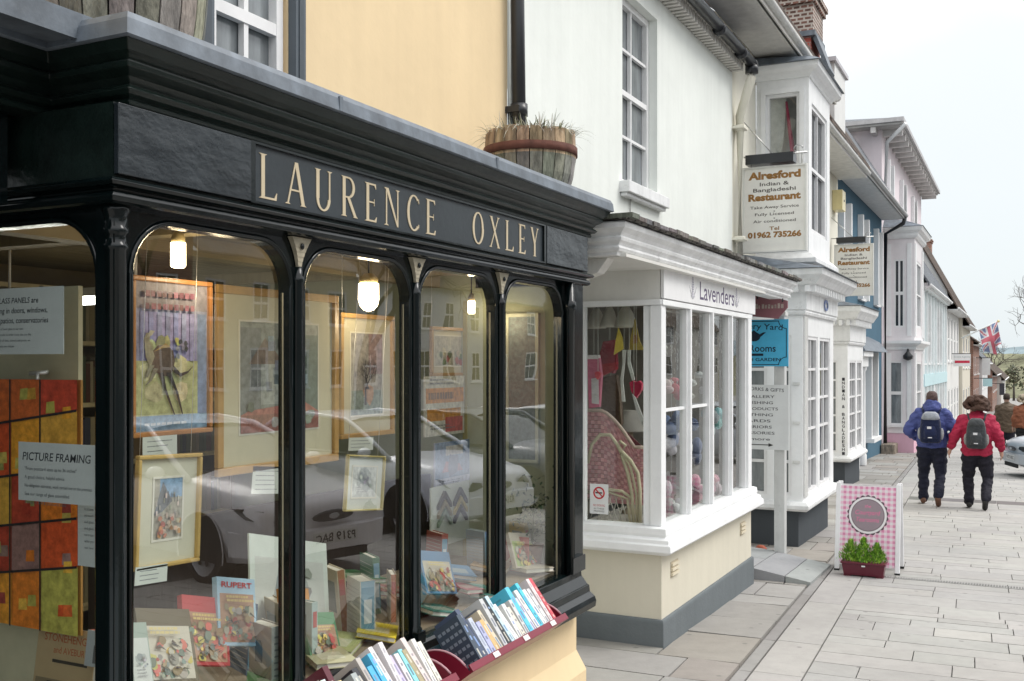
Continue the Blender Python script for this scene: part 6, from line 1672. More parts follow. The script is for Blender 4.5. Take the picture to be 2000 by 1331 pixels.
m = MB(); m.box(-3.699, -3.35, 27.0, 28.5, -.30, -.2, WHITE); m.box(-3.699, -3.42, 27.05, 27.2, -.2, 1.98, WHITE); m.box(-3.699, -3.42, 28.3, 28.45, -.2, 1.98, WHITE); lw = m.build('bay_window_frame', 'trim', BH)
m = MB(); m.box(-3.66, -3.6, 27.2, 28.3, -.2, 1.98); m.build('pane', 'pane_dark', lw)

# ================================================================== pink house
PH = root('pink_house', 'tall pale pink house with bracketed eaves, hipped slate roof and white bay', 'house', (-3.7, 38, gz(38)))
PI_ = (.84, .76, .79); wf = fx(-3.7)
wn_ = [(32.6, 33.5), (36.4, 37.3), (40.2, 41.1)]
m = MB(); m.wall(wf, 31.45, 44.2, -2, 8.5, [(a, b, 6.1, 7.7) for a, b in wn_] + [(36.4, 37.3, 3.0, 4.8), (40.2, 41.1, 3.0, 4.8)], depth=.1, col=PI_)
m.quad((-3.7, 31.45, 4.0), (-8.5, 31.45, 4.0), (-8.5, 31.45, 8.5), (-3.7, 31.45, 8.5), PI_); m.quad((-3.7, 44.2, -2), (-8.5, 44.2, -2), (-8.5, 44.2, 8.5), (-3.7, 44.2, 8.5), PI_)
m.build('wall', 'wall_paint', PH, recalc=False)
for a, b in wn_ + [(36.4, 37.3), (40.2, 41.1)]:
    z0, z1 = (6.1, 7.7)
    window(wf, a, b, z0, z1, PH, recess=.04, nx=2, nz=2, w=.1, bar=.04, pane='pane_pale')
for a, b in wn_:
    for (p_, q_) in ((a - .2, a), (b, b + .2)): m = MB(); m.fbox(wf, p_, q_, 6.0, 7.8, .001, .12, WHITE); m.build('window_surround', 'trim', PH)
for a, b in ((36.4, 37.3), (40.2, 41.1)): window(wf, a, b, 3.0, 4.8, PH, recess=.04, nx=2, nz=2, w=.1, bar=.04, pane='pane_pale')
m = MB(); m.box(-8.5, -3.12, 30.9, 44.8, 8.5, 8.56, (.55, .54, .52)); m.box(-8.5, -3.04, 30.82, 44.9, 8.56, 8.68, (.50, .49, .49)); m.build('eaves', 'old_trim', PH)
y = 31.6
while y < 44.5: m = MB(); m.box(-3.7, -3.15, y, y + .14, 8.32, 8.5, (.66, .64, .62)); m.build('eaves_bracket', 'old_trim', PH); y += .85
x = -8.2
while x < -3.8: m = MB(); m.box(x, x + .14, 30.95, 31.45, 8.32, 8.5, (.66, .64, .62)); m.build('eaves_bracket', 'old_trim', PH); x += .85
m = MB(); P = [(-8.5, 30.95, 8.69), (-3.12, 30.95, 8.69), (-3.12, 44.8, 8.69), (-8.5, 44.8, 8.69), (-6.8, 36, 10.0), (-6.8, 40, 10.0)]
m.add(P, [(0, 1, 4), (1, 2, 5, 4), (2, 3, 5), (3, 0, 4, 5)]); m.build('roof', 'roof_slate', PH)
m = MB(); m.tube([(-3.0, 30.95, 8.5), (-3.55, 31.38, 8.1), (-3.62, 31.40, 6.2)], .06, WHITE, n=8); m.build('downpipe', 'trim', PH)
# two storey bay
X0, X1, Y0, Y1 = -3.7, -2.85, 31.9, 34.6
m = MB(); f1, f2 = fy(Y0), fx(X1)
m.wall(f1, X0, X1, 2.3, 5.35, [(-3.42, -3.12, 2.75, 4.75)], depth=.05, col=(.80, .76, .77)); m.wall(f2, Y0, Y1, 2.3, 5.35, [(32.4, 34.1, 2.75, 4.75)], depth=.05, col=(.80, .76, .77))
m.wall(f1, X0, X1, -.35, 2.1, [(-3.58, -3.18, -.1, 1.75), (-3.02, -2.92, .2, 1.75)], depth=.05, col=(.78, .74, .75)); m.wall(f2, Y0, Y1, -.35, 2.1, [(32.4, 34.1, -.1, 1.75)], depth=.05, col=(.78, .74, .75))
by = m.build('bay', 'trim', PH, recalc=False)
window(f1, -3.42, -3.12, 2.75, 4.75, by, recess=.03, nx=2, nz=2, w=.05, bar=.05, sill=False); window(f2, 32.4, 34.1, 2.75, 4.75, by, recess=.03, nx=2, nz=2, w=.08, sill=False, pane='pane_pale')
window(f1, -3.58, -3.18, -.1, 1.75, by, recess=.03, nx=1, nz=2, w=.04, bar=.05, sill=True, pane='pane_pale'); window(f2, 32.4, 34.1, -.1, 1.75, by, recess=.03, nx=2, nz=2, w=.08, pane='pane_pale')
window(f1, -3.02, -2.92, .2, 1.75, by, recess=.03, nx=1, nz=2, w=.02, bar=.04, sill=False)
p = [(X0, Y0), (X1, Y0), (X1, Y1), (X0, Y1)]
m = MB(); m.sweep(p, [(-.05, 5.35), (.05, 5.35), (.1, 5.42), (.1, 5.5), (.2, 5.56), (.24, 5.66), (-.05, 5.66)], WHITE); m.sweep(p, [(-.05, 2.1), (.04, 2.1), (.05, 2.18), (.12, 2.22), (.2, 2.28), (.2, 2.36), (-.05, 2.36)], WHITE); m.build('bay_cornice', 'trim', by)
m = MB(); m.hexa([(X0, Y0 - .25, 5.67), (X1 + .26, Y0 - .25, 5.67), (X1 + .26, Y1 + .2, 5.67), (X0, Y1 + .2, 5.67), (X0, Y0 + .2, 6.0), (X1 - .3, Y0 + .3, 5.92), (X1 - .3, Y1 - .3, 5.92), (X0, Y1 - .2, 6.0)]); m.build('bay_roof', 'lead', by)
m = MB(); m.box(X0, X1 - .02, Y0 + .02, Y1, -1.8, -.352, (.72, .45, .55)); m.build('bay_plinth', 'stucco', by)
m = MB()
for fr_2, L_ in ((f1, ((-3.66, -3.46), (-3.08, -2.90))), (f2, ((31.95, 32.3), (34.2, 34.55)))):
    for a, b in L_:
        for z0, z1 in ((2.5, 5.2), (-.2, 2.0)): m = MB(); m.fbox(fr_2, a + .03, b - .03, z0, z1, .001, .03, WHITE); m.build('pilaster', 'trim', by)
lt = root('door_lantern', 'black bulkhead lantern on the pink bay', 'lantern', (-2.9, 31.8, 1.9))
m = MB(); m.lathe((-3.02, 31.78, 1.78), [(.02, 0), (.13, .05), (.14, .14), (.04, .26), (.02, .34)], n=12); m.build('body', 'metal_black', lt)
m = MB(); m.box(-3.04, -3.0, 31.78, 31.9, 2.05, 2.08); m.build('arm', 'metal_black', lt)
# rubble step
m = MB(); m.box(-3.68, -3.30, 31.0, 31.88, -1.0, -.62, (.3, .25, .2)); one(m, 'stone_step', 'weathered', 'low rubble stone step at the foot of the pink house', 'step', (-3.5, 31.4, gz(31.4)), bevel=.03)

# ================================================================== houses farther down
def house(name, label, y0, y1, X, zt, col, wmat, roofmat, wins, depth=5.5, pitch=.75, trimc=WHITE, over=.35, door=None, chim=None, plan='r', group='houses farther down the street'):
    rt = root(name, label, 'house', (X, (y0 + y1) / 2, gz((y0 + y1) / 2)), group)
    fr = fx(X); m = MB()
    m.wall(fr, y0, y1, gz(y1) - 1, zt, [(w_[0], w_[1], w_[2], w_[3]) for w_ in wins], depth=.1, col=col)
    for y in (y0, y1): 
        m.add([(X, y, gz(y1) - 1), (X - depth, y, gz(y1) - 1), (X - depth, y, zt), (X - depth / 2, y, zt + depth / 2 * pitch), (X, y, zt)], [(0, 1, 2, 3, 4)], col)
    m.build('wall', wmat, rt, recalc=False)
    for w_ in wins: window(fr, w_[0], w_[1], w_[2], w_[3], rt, recess=.04, nx=2, nz=2, w=.1, bar=.05, col=trimc, pane=w_[4] if len(w_) > 4 else 'pane_dark')
    m = MB(); xr, zr = X - depth / 2, zt + depth / 2 * pitch
    xo, zo = X + over, zt - over * pitch
    m.hexa([(xo, y0 - .1, zo), (xr, y0 - .1, zr), (xr, y1 + .1, zr), (xo, y1 + .1, zo), (xo, y0 - .1, zo + .14), (xr, y0 - .1, zr + .14), (xr, y1 + .1, zr + .14), (xo, y1 + .1, zo + .14)])
    m.hexa([(X - depth, y0 - .1, zt), (xr - .001, y0 - .1, zr), (xr - .001, y1 + .1, zr), (X - depth, y1 + .1, zt), (X - depth, y0 - .1, zt + .14), (xr - .001, y0 - .1, zr + .13), (xr - .001, y1 + .1, zr + .13), (X - depth, y1 + .1, zt + .14)])
    m.build('roof', roofmat, rt)
    m = MB(); m.tube([(xo + .04, y0, zo + .02), (xo + .04, y1, zo + .02)], .07, trimc, n=6); m.box(X, xo, y0, y1, zo - .06, zo - .02, trimc); m.build('eaves', 'old_trim', rt)
    if door:
        m = MB(); m.fbox(fr, door[0], door[1], gz(y0) - .2, gz(y0) + 2.1, .002, .05, door[2]); m.build('door', 'trim', rt)
    if chim: chimney(rt, X - depth / 2, chim[0], zt, zr + chim[1], .7, 1.2, 'brick', band='brick')
    return rt
def wgrid(y0, y1, n, zs, frac=.42, pane='pane_dark'):
    out = []
    for k in range(n):
        c = y0 + (y1 - y0) * (k + .5) / n; h = (y1 - y0) / n * frac / 2
        for (a, b) in zs: out.append((c - h, c + h, a, b, pane))
    return out
HB = house('aqua_house', 'pale aqua shop house with white pilasters and grey slate roof', 44.3, 58, -3.7, 5.3, (.60, .74, .76), 'wall_paint', 'roof_slate', wgrid(44.3, 58, 6, [(1.7, 4.3)], .5, 'pane_pale') + wgrid(44.3, 58, 5, [(-1.1, .5)], .6, 'pane_pale'), over=.3, pitch=1.6, depth=5, door=(50, 51, (.7, .72, .72)))
m = MB(); m.fbox(fx(-3.7), 44.4, 57.9, .75, 1.25, .002, .12, (.55, .74, .78)); m.fbox(fx(-3.7), 44.4, 57.9, 4.7, 4.95, .002, .25, WHITE); m.build('fascia_band', 'trim', HB)
m = MB()
for k in range(9): y = 44.5 + k * 1.66; m = MB(); m.fbox(fx(-3.7), y, y + .22, -1.6, 4.69, .003, .10, WHITE); m.build('pilaster', 'trim', HB)
m = MB(); m.box(-5.6, -4.3, 48.2, 50.2, 6.0, 7.4, (.10, .12, .15)); dm = m.build('dormer', 'stucco', HB)
m = MB(); m.box(-5.6, -4.2, 48.1, 50.3, 7.4, 7.52, (.15, .17, .2)); m.build('dormer_roof', 'lead', dm); m = MB(); m.box(-4.299, -4.25, 48.4, 50.0, 6.2, 7.3, WHITE); m.build('dormer_window', 'trim', dm)
HC2 = house('narrow_white_house', 'narrow cream house between the mossy roofed house and the red brick one', 69, 79, -3.4, 4.7, (.70, .66, .56), 'wall_paint', 'roof_tile', wgrid(69, 79, 3, [(1.4, 3.4), (-1.8, .1)], .45), pitch=1.7, depth=5, over=.4, chim=(74, .8))
HC = house('old_tiled_house', 'white fronted house under a steep mossy brown tiled roof', 58.2, 68.8, -3.6, 5.5, (.76, .76, .74), 'wall_paint', 'roof_tile', wgrid(58.2, 68.8, 4, [(1.8, 4.2), (-1.6, .3)], .45), pitch=1.9, depth=5, over=.5)
HD = house('red_brick_house', 'narrow red brick house with a white trimmed front', 79.2, 90, -3.2, 3.3, (.3, .1, .07), 'brick', 'roof_tile', wgrid(79.2, 90, 4, [(.9, 2.2), (-2.0, -.2)], .4), chim=(86, .9))
HE = house('small_cottage', 'low white cottage with blue-grey tiled roof near the flag', 90.2, 104, -3.0, 2.0, (.74, .74, .74), 'wall_paint', 'roof_slate', wgrid(90.2, 104, 4, [(-.4, .8), (-2.6, -1.2)], .35), pitch=1.0)
HF = house('brown_gabled_cottage', 'brown brick cottage with a rusty tiled roof down the street', 104.2, 122, -2.6, .9, (.35, .16, .11), 'brick', 'roof_tile', wgrid(104.2, 122, 4, [(-1.0, .4), (-3.2, -1.8)], .35), pitch=1.0)
HG = house('far_white_cottage', 'farthest pale cottage at the bottom of the street', 122.2, 150, -2.2, .2, (.70, .68, .64), 'wall_paint', 'roof_tile', wgrid(122.2, 150, 4, [(-1.6, -.3), (-4.0, -2.6)], .35), pitch=1.0)
# hanging white sign with red stripe
fr = fy(62); rt = root('white_shop_sign', 'white projecting shop sign with a red stripe', 'sign', (-3.1, 62, 1.2)); x0, x1 = XY(1862, 62), XY(1896, 62); z1, z0 = ZP(692, -3, 62), ZP(716, -3, 62)
m = MB(); m.fbox(fr, x0, x1, z0, z1, 0, .06, (.78, .78, .78)); m.build('board', 'trim', rt); m = MB(); m.fbox(fr, x0 + .08, x1 - .05, z0 + .18, z0 + .32, .061, .07, (.6, .04, .08)); m.build('stripe', 'print', rt)
m = MB(); m.text(fr, 'Estate Agents', (x0 + x1) / 2, z1 - .2, .1, .0605, 0, (.4, .45, .45), 'CENTER', width=.8); m.build('lettering', 'print', rt, recalc=False); m = MB(); m.box(-3.6, x1, 61.97, 62.0, z1, z1 + .04); m.build('bracket', 'metal_black', rt)
# projecting banners (pale blue plates)
for (px0, px1, py0, py1, Y, c, lab) in ((1920, 1938, 740, 755, 80, (.45, .68, .74), 'small aqua projecting sign near the flag'), (1918, 1934, 700, 733, 84, (.72, .74, .74), 'pale narrow banner with grey letters above the aqua sign'), (1952, 1962, 750, 772, 95, (.04, .04, .05), 'small black square sign far down the street')):
    fr = fy(Y); x0, x1 = XY(px0, Y), XY(px1, Y); z1, z0 = ZP(py0, x0, Y), ZP(py1, x0, Y)
    rt = root('projecting_sign', lab, 'sign', ((x0 + x1) / 2, Y, z0)); m = MB(); m.fbox(fr, x0, x1, z0, z1, 0, .08, c); m.build('board', 'trim', rt); m = MB(); m.box(x0 - .9, x1, Y - .02, Y + .02, z1, z1 + .05); m.build('bracket', 'metal_black', rt)
# flag
fy0 = 50.0
rt = root('union_flag', 'red white and blue union flag on an angled white pole', 'flag', (-3.0, fy0, 1.8))
def FP(px, py): x = XY(px, fy0); return Vector((x, fy0, ZP(py, x, fy0)))
m = MB(); a, b = FP(1878, 661), FP(1950, 628); m.tube([a, b], .03, (.72, .72, .70), n=8); m.ball(b, .06, (.7, .6, .3)); m.build('pole', 'trim', rt)
m = MB(); nu, nv = 40, 24
p00, p10 = FP(1912, 645), FP(1948, 629)      # along the pole
p01, p11 = FP(1922, 690), FP(1964, 676)
def fpos(u, v):
    p = p00.lerp(p10, v).lerp(p01.lerp(p11, v), u)
    return p + Vector((-.10 * math.sin(v * 9) * u - .12 * u * v, .25 * math.sin(u * 6 + v * 5) * (.3 + u), -.16 * math.sin(v * PI) * u - .10 * math.sin(v * 8 + u * 3) * u))
def fcol(u, v):
    x, y = (u - .5) * 2, (v - .5)
    if abs(y) < .09 or abs(x) < .09 * 2: return (.62, .16, .20)
    if abs(y) < .16 or abs(x) < .16 * 2: return (.75, .75, .75)
    d = min(abs(y - x * .5), abs(y + x * .5))
    if d < .035: return (.62, .16, .20)
    if d < .10: return (.75, .75, .75)
    return (.20, .25, .42)
for i in range(nu):
    for j in range(nv):
        u0, u1, v0, v1 = i / nu, (i + 1) / nu, j / nv, (j + 1) / nv
        m.quad(fpos(u0, v0), fpos(u1, v0), fpos(u1, v1), fpos(u0, v1), fcol((u0 + u1) / 2, (v0 + v1) / 2))
m.build('flag_cloth', 'matte', rt, recalc=False)
# ================================================================== gingham A-board and planter
AX, AY = -1.405, 10.72
g0 = gz(AY)
ab = root('pavement_sign', 'pink gingham pavement board with a round scalloped cafe badge', 'sign board', (AX, AY, g0))
HW, HT, TL = .31, .875, .16
def lean(Yb, s):            # a plane leaning away from the camera (s=1) or towards it
    return F((AX, Yb, g0), (1, 0, 0), (0, -1, 0))
class LF:
    def __init__(s, y, k): s.y, s.k = y, k
    def __call__(s, a, b, c=0): return Vector((AX + a, s.y + b * s.k - c, g0 + b))
fa = LF(AY, TL); fb = LF(AY + .40, -TL)
for f_, nm in ((fa, 'front'), (fb, 'rear')):
    m = MB(); m.hexa([f_(a, b, c) for b in (.0, .865) for (a, c) in ((-HW + .04, -.012), (HW - .04, -.012), (HW - .04, .0), (-HW + .04, .0))][:4] + [f_(a, .865, c) for (a, c) in ((-HW + .04, -.012), (HW - .04, -.012), (HW - .04, 0), (-HW + .04, 0))], (.78, .75, .76))
    m.v = [Vector(v) for v in [f_(-HW + .04, .06, -.012), f_(HW - .04, .06, -.012), f_(HW - .04, .06, 0), f_(-HW + .04, .06, 0), f_(-HW + .04, .845, -.012), f_(HW - .04, .845, -.012), f_(HW - .04, .845, 0), f_(-HW + .04, .845, 0)]]
    m.build('panel', 'bookcover', ab)
for sx in (-1, 1):
    for f_ in (fa, fb):
        m = MB(); a0, a1 = sorted((sx * HW, sx * (HW - .045)))
        m.hexa([f_(a0, 0, -.02), f_(a1, 0, -.02), f_(a1, 0, .012), f_(a0, 0, .012), f_(a0, HT, -.02), f_(a1, HT, -.02), f_(a1, HT, .012), f_(a0, HT, .012)], (.84, .84, .85)); lg = m.build('leg', 'trim', ab, bevel=.004)
        m = MB(); m.hexa([f_(a0 - .002, -.004, -.022), f_(a1 + .002, -.004, -.022), f_(a1 + .002, -.004, .014), f_(a0 - .002, -.004, .014), f_(a0 - .002, .018, -.022), f_(a1 + .002, .018, -.022), f_(a1 + .002, .018, .014), f_(a0 - .002, .018, .014)], (.05, .05, .05)); m.build('foot', 'rubber', lg)
# gingham
m = MB(); n1, n2 = 20, 30; W2 = (HW - .045) * 2
for i in range(n1):
    for j in range(n2):
        c = (.68, .26, .42) if (i % 2 and j % 2) else ((.80, .54, .64) if (i % 2 or j % 2) else None)
        if c:
            a, b = -W2 / 2 + W2 * i / n1, .062 + .78 * j / n2
            m.quad(fa(a, b, .0012), fa(a + W2 / n1, b, .0012), fa(a + W2 / n1, b + .78 / n2, .0012), fa(a, b + .78 / n2, .0012), c)
m.build('gingham', 'bookcover', ab, recalc=False)
cz = .56; m = MB()
def disc(m, r_, c, col, n=40, sc=0, k=0):
    P = []
    for i in range(n * (4 if sc else 1)):
        t_ = 2 * PI * i / (n * (4 if sc else 1)); q = r_ + (sc * abs(math.sin(t_ * k / 2)) if sc else 0)
        P.append(fa(q * math.cos(t_) * 1.0, cz + q * math.sin(t_), c))
    m.add(P, [tuple(range(len(P)))], col)
disc(m, .182, .0022, (.10, .06, .08), sc=.018, k=22); disc(m, .182, .0026, (.80, .78, .79)); disc(m, .160, .0030, (.10, .06, .08)); disc(m, .154, .0034, (.30, .24, .27))
m.build('badge', 'bookcover', ab, recalc=False)
m = MB(); PKT = (.72, .18, .34)
for t_, z, h, wd in (('the', .635, .03, .06), ('Courtyard', .565, .045, .24), ('Tearooms', .495, .045, .22)): m.text(fa, t_, 0, z, h, .004, 0, PKT, 'CENTER', width=wd, shear=.25, bold=.006)
m.build('badge_lettering', 'bookcover', ab, recalc=False)
m = MB(); m.tube([fa(-HW + .05, .25, -.03), fb(-HW + .05, .25, -.03)], .004, (.3, .3, .3)); m.build('stay', 'metal', ab)

PX0, PY0 = -1.40, 10.50
pl = root('plastic_trough', 'maroon plastic plant trough standing in front of the gingham board', 'planter', (PX0, PY0, gz(PY0)))
m = MB(); g_ = gz(PY0); MR = (.115, .015, .03)
def trap(m, x0, x1, y0, y1, z0, z1, fl, col): m.hexa([(x0 + fl, y0 + fl, z0), (x1 - fl, y0 + fl, z0), (x1 - fl, y1 - fl, z0), (x0 + fl, y1 - fl, z0), (x0, y0, z1), (x1, y0, z1), (x1, y1, z1), (x0, y1, z1)], col)
trap(m, PX0 - .20, PX0 + .20, PY0 - .08, PY0 + .08, g_ + .012, g_ + .125, .018, MR); m.build('trough', 'bookcover', pl, bevel=.006)
m = MB(); trap(m, PX0 - .21, PX0 + .21, PY0 - .09, PY0 + .09, g_ + .125, g_ + .145, -.0, MR); m.build('rim', 'bookcover', pl, bevel=.004)
for x in (-.15, .15):
    m = MB(); m.box(PX0 + x - .035, PX0 + x + .035, PY0 - .06, PY0 + .06, g_, g_ + .0118, MR); m.build('foot', 'bookcover', pl)
m = MB(); m.box(PX0 - .012, PX0 + .022, PY0 - .094, PY0 - .0905, g_ + .105, g_ + .118, (.7, .7, .7)); m.build('clip', 'bookcover', pl)
def conifer(label, x, y, h, w_, seed, n=420):
    r = random.Random(seed); z0 = gz(PY0) + .14; m = MB()
    for i in range(n):
        t_ = r.random() ** 1.3; a = r.uniform(0, 2 * PI); rr_ = w_ * (1 - t_ ** (1.4 + .9 * math.sin(a * 3 + seed))) * (.3 + .7 * math.sqrt(r.random())) * (1 + .25 * math.sin(a * 2 + seed * 2))
        p = Vector((x + rr_ * math.cos(a), y + rr_ * math.sin(a) * .7, z0 + h * t_ * .9))
        d = Vector((math.cos(a) * .55, math.sin(a) * .4, r.uniform(.6, 1.1))).normalized() * r.uniform(.022, .045); s_ = Vector((-math.sin(a), math.cos(a), 0)) * r.uniform(.003, .007)
        c = jit(r.choice([(.16, .34, .03), (.24, .46, .05), (.34, .55, .08), (.10, .24, .03)]), .2, r)
        m.quad(p - s_, p + d * .5 - s_ * 1.6, p + d, p + d * .5 + s_ * 1.6, c)
    m.tube([(x, y, z0 - .02), (x, y, z0 + h * .7)], .004, (.15, .1, .05), n=5)
    return one(m, 'young_conifer', 'leaf', label, 'plant', (x, y, z0), 'young conifers in the maroon trough')
conifer('left bushy bright green conifer with a tall brownish tip', PX0 - .12, PY0, .21, .115, 1, 620); conifer('middle bright green conifer, fullest of the three', PX0 + .0, PY0, .24, .11, 2, 700); conifer('right bright green conifer in the maroon trough', PX0 + .12, PY0, .19, .115, 3, 620)
tuft('thin dry stalks rising from the left end of the maroon trough', PX0 - .14, PY0, gz(PY0) + .24, .035, 14, 9, [(.35, .3, .15), (.3, .4, .1)], name='dry_stalks', hmax=.16, droop=.5)

# ================================================================== people
def limb(m, pts, rs, col=(1, 1, 1), n=12, sq=(1, 1)):
    """tapered limb with ball joints along pts"""
    for i in range(len(pts) - 1):
        m.tube([pts[i], pts[i + 1]], [rs[i], rs[i + 1]], col, n=n)
    for p, r_ in zip(pts, rs): m.ball(p, r_, col, n=n, m=8)
def rings(m, spec, col=(1, 1, 1), n=20):
    """closed loft of ellipses: (x, y, z, rx, ry)"""
    vs = []
    for (x, y, z, rx, ry) in spec:
        for k in range(n):
            t_ = 2 * PI * k / n; vs.append(Vector((x + rx * math.cos(t_), y + ry * math.sin(t_), z)))
    fs = [(i * n + k, i * n + (k + 1) % n, (i + 1) * n + (k + 1) % n, (i + 1) * n + k) for i in range(len(spec) - 1) for k in range(n)]
    fs += [tuple(range(n))[::-1], tuple(range((len(spec) - 1) * n, len(spec) * n))]
    m.add(vs, fs, col, True)
def person(label, x, y, H, head, J, body=1.0, skin=(.55, .34, .25), jacket=(.05, .09, .33), trousers=(.015, .018, .035), hair=None, hood=None, shoe=(.09, .05, .035), turn=0, hem=.84, puff=1.0, vox=.015):
    g = gz(y); rt = root('person', label, 'person', (x, y, g)); k = H / 1.75
    S = lambda p: Vector((x + p[0] * k, y + p[1] * k, g + p[2] * k))
    L_, R_ = J['l'], J['r']
    # continuous body
    m = MB()
    def T(spec): return [(x + a * k, y + b * k, g + c * k, d * k, e * k) for a, b, c, d, e in spec]
    rings(m, T([(0, 0, .86, .13, .09), (0, 0, .95, .165, .11), (0, 0, 1.1, .14, .095), (0, .0, 1.28, .17, .11), (0, 0, 1.4, .175, .095), (0, 0, 1.46, .10, .07), (0, .01, 1.50, .058, .058), (0, .015, 1.56, .055, .06)]))
    hd = [(0, .03, 1.53, .045, .05), (0, .035, 1.56, .062, .075), (0, .035, 1.62, .074, .092), (0, .03, 1.67, .077, .098), (0, .025, 1.71, .070, .09), (0, .02, 1.745, .04, .05)]
    rings(m, T(hd)); m.ball(S((0, .135, 1.625)), (.013 * k, .018 * k, .022 * k)); m.ball(S((0, .12, 1.58)), (.025 * k, .012 * k, .008 * k))
    for s_ in (-1, 1): m.ball(S((s_ * .079, .02, 1.63)), (.011 * k, .018 * k, .03 * k)); m.ball(S((s_ * .03, .118, 1.645)), (.014 * k, .010 * k, .008 * k))
    for side, A in ((-1, J['la']), (1, J['ra'])):
        limb(m, [S(A[0]), S(A[1]), S(A[2])], [.052 * k, .042 * k, .027 * k])
        w_, hdir = Vector(A[2]), Vector(A[3]).normalized()
        sd = Vector((0, 1, 0)) if abs(hdir.x) < .8 else Vector((0, 0, 1))
        pm = w_ + hdir * .05; limb(m, [S(w_), S(pm), S(w_ + hdir * .085)], [.026 * k, .030 * k, .026 * k])
        nrm = hdir.cross(sd).normalized() * (-side)
        for f in range(4):
            b0 = w_ + hdir * .09 + sd * (.030 - .020 * f); ln = (.062, .072, .068, .052)[f]; cu_ = nrm * .018
            limb(m, [S(b0), S(b0 + hdir * ln * .5 + cu_ * .4), S(b0 + hdir * ln + cu_ * 1.4)], [.0095 * k, .009 * k, .0075 * k], n=8)
        tb = w_ + hdir * .03 + sd * .03; limb(m, [S(tb), S(tb + sd * .025 + hdir * .03), S(tb + sd * .03 + hdir * .06)], [.012 * k, .010 * k, .009 * k], n=8)
    for Lg in (L_, R_):
        limb(m, [S(Lg[0]), S(Lg[1]), S(Lg[2])], [.085 * k, .055 * k, .04 * k]); limb(m, [S(Lg[2]), S(Lg[3])], [.038 * k, .03 * k])
    bd = m.build('body', 'skin_tone', rt, remesh=vox * .7)
    # jacket
    m = MB(); q = body
    rings(m, T([(0, -.005, hem, .185 * q, .145 * q), (0, -.005, hem + .04, .20 * q, .155 * q), (0, -.005, 1.05, .19 * q, .15 * q), (0, -.01, 1.22, .20 * q, .155 * q), (0, -.01, 1.36, .205 * q, .145 * q), (0, 0, 1.44, .165 * q, .11 * q), (0, .005, 1.49, .095, .085), (0, .01, 1.535, .078, .078), (0, .01, 1.55, .07, .072)]))
    for A in (J['la'], J['ra']):
        e = Vector(A[2]) + (Vector(A[1]) - Vector(A[2])) * .08
        mid = (Vector(A[0]) + Vector(A[1])) / 2; mid2 = (Vector(A[1]) + e) / 2
        limb(m, [S(A[0]), S(mid), S(A[1]), S(mid2), S(e)], [.088 * k * puff, .078 * k * puff, .070 * k * puff, .062 * k * puff, .048 * k * puff])
        d_ = (e - Vector(A[1])).normalized()
    # folds
    r = random.Random(int(H * 100)); 
    for kk in range(10):
        a = r.uniform(0, 2 * PI); z = r.uniform(.95, 1.4); p = Vector((math.cos(a) * .19 * q, math.sin(a) * .148 * q, z)); m.ball(S(p), (.05 * k, .03 * k, .018 * k), n=8, m=5)
    if hood: rings(m, T([(0, -.06, 1.43, .10, .05), (0, -.05, 1.48, .135, .10), (0, -.03, 1.54, .125, .115), (0, -.015, 1.60, .10, .10), (0, -.01, 1.63, .07, .08)]))
    c = m.build('jacket', 'jk_' + J['id'], rt, remesh=vox, crumple=.028)
    m = MB()
    rings(m, T([(0, 0, .80, .13, .10), (0, 0, .88, .165 * q, .125 * q), (0, 0, 1.0, .16 * q, .12 * q)]))
    for Lg in (L_, R_):
        kn, an = Vector(Lg[1]), Vector(Lg[2]); hp = Vector(Lg[0])
        limb(m, [S(hp + Vector((0, 0, -.02))), S((hp + kn) / 2), S(kn), S((kn + an) / 2), S(an + Vector((0, 0, .02)))], [.112 * k * q, .100 * k * q, .082 * k, .078 * k, .075 * k])
    m.build('trousers', 'tr_' + J['id'], rt, remesh=vox, crumple=.022)
    for Lg in (L_, R_):
        an, to = Vector(Lg[2]), Vector(Lg[3]); d_ = (to - an); h_ = an - Vector((0, .045, .03)) if Lg is not J.get('lift') else an + Vector((0, -.03, -.035))
        m = MB(); limb(m, [S(an), S(h_), S(to), S(to + Vector((0, d_.y * .25, 0)))], [.05 * k, .045 * k, .042 * k, .032 * k]); 
        lo = min(h_.z, to.z) - .04
        m.build('shoe', 'sh_' + J['id'], rt, remesh=vox * .8)
    m = MB(); hr = random.Random(5)
    if head == 'cap':
        rings(m, T([(0, .02, 1.60, .083, .104), (0, .015, 1.68, .085, .106), (0, .012, 1.73, .075, .092), (0, .01, 1.765, .04, .05)])); m.build('hair', 'hr_' + J['id'], rt)
    else:
        for kk in range(80):
            a, b_ = hr.uniform(0, 2 * PI), hr.uniform(-.55, 1.4); p = Vector((math.cos(a) * math.cos(b_) * .165, -.01 + math.sin(a) * math.cos(b_) * .12 - (.0 if math.sin(a) < .3 else .06), 1.615 + math.sin(b_) * .125))
            m.ball(S(p), (.045 * k, .045 * k, .04 * k), n=8, m=6)
        m.ball(S((0, .0, 1.66)), (.11 * k, .105 * k, .11 * k))
        m.build('hair', 'hr_' + J['id'], rt, remesh=.012, crumple=.02)
    return rt
M('skin_tone', (.52, .31, .23), rough=.55, var=.06)
def cloth_mats(i, jk, tr, sh, hr_):
    M('jk_' + i, jk, rough=.75, var=.16, vscale=5, bump=.9, bscale=9, bdist=.05); M('tr_' + i, tr, rough=.85, var=.2, vscale=5, bump=.8, bscale=8, bdist=.04)
    M('sh_' + i, sh, rough=.6, var=.2); M('hr_' + i, hr_, rough=.8, var=.3, vscale=18, bump=1, bscale=28, bdist=.03)
cloth_mats('m', (.06, .08, .25), (.010, .012, .028), (.13, .06, .035), (.10, .065, .06)); cloth_mats('w', (.38, .016, .055), (.012, .011, .020), (.02, .018, .018), (.075, .040, .028))
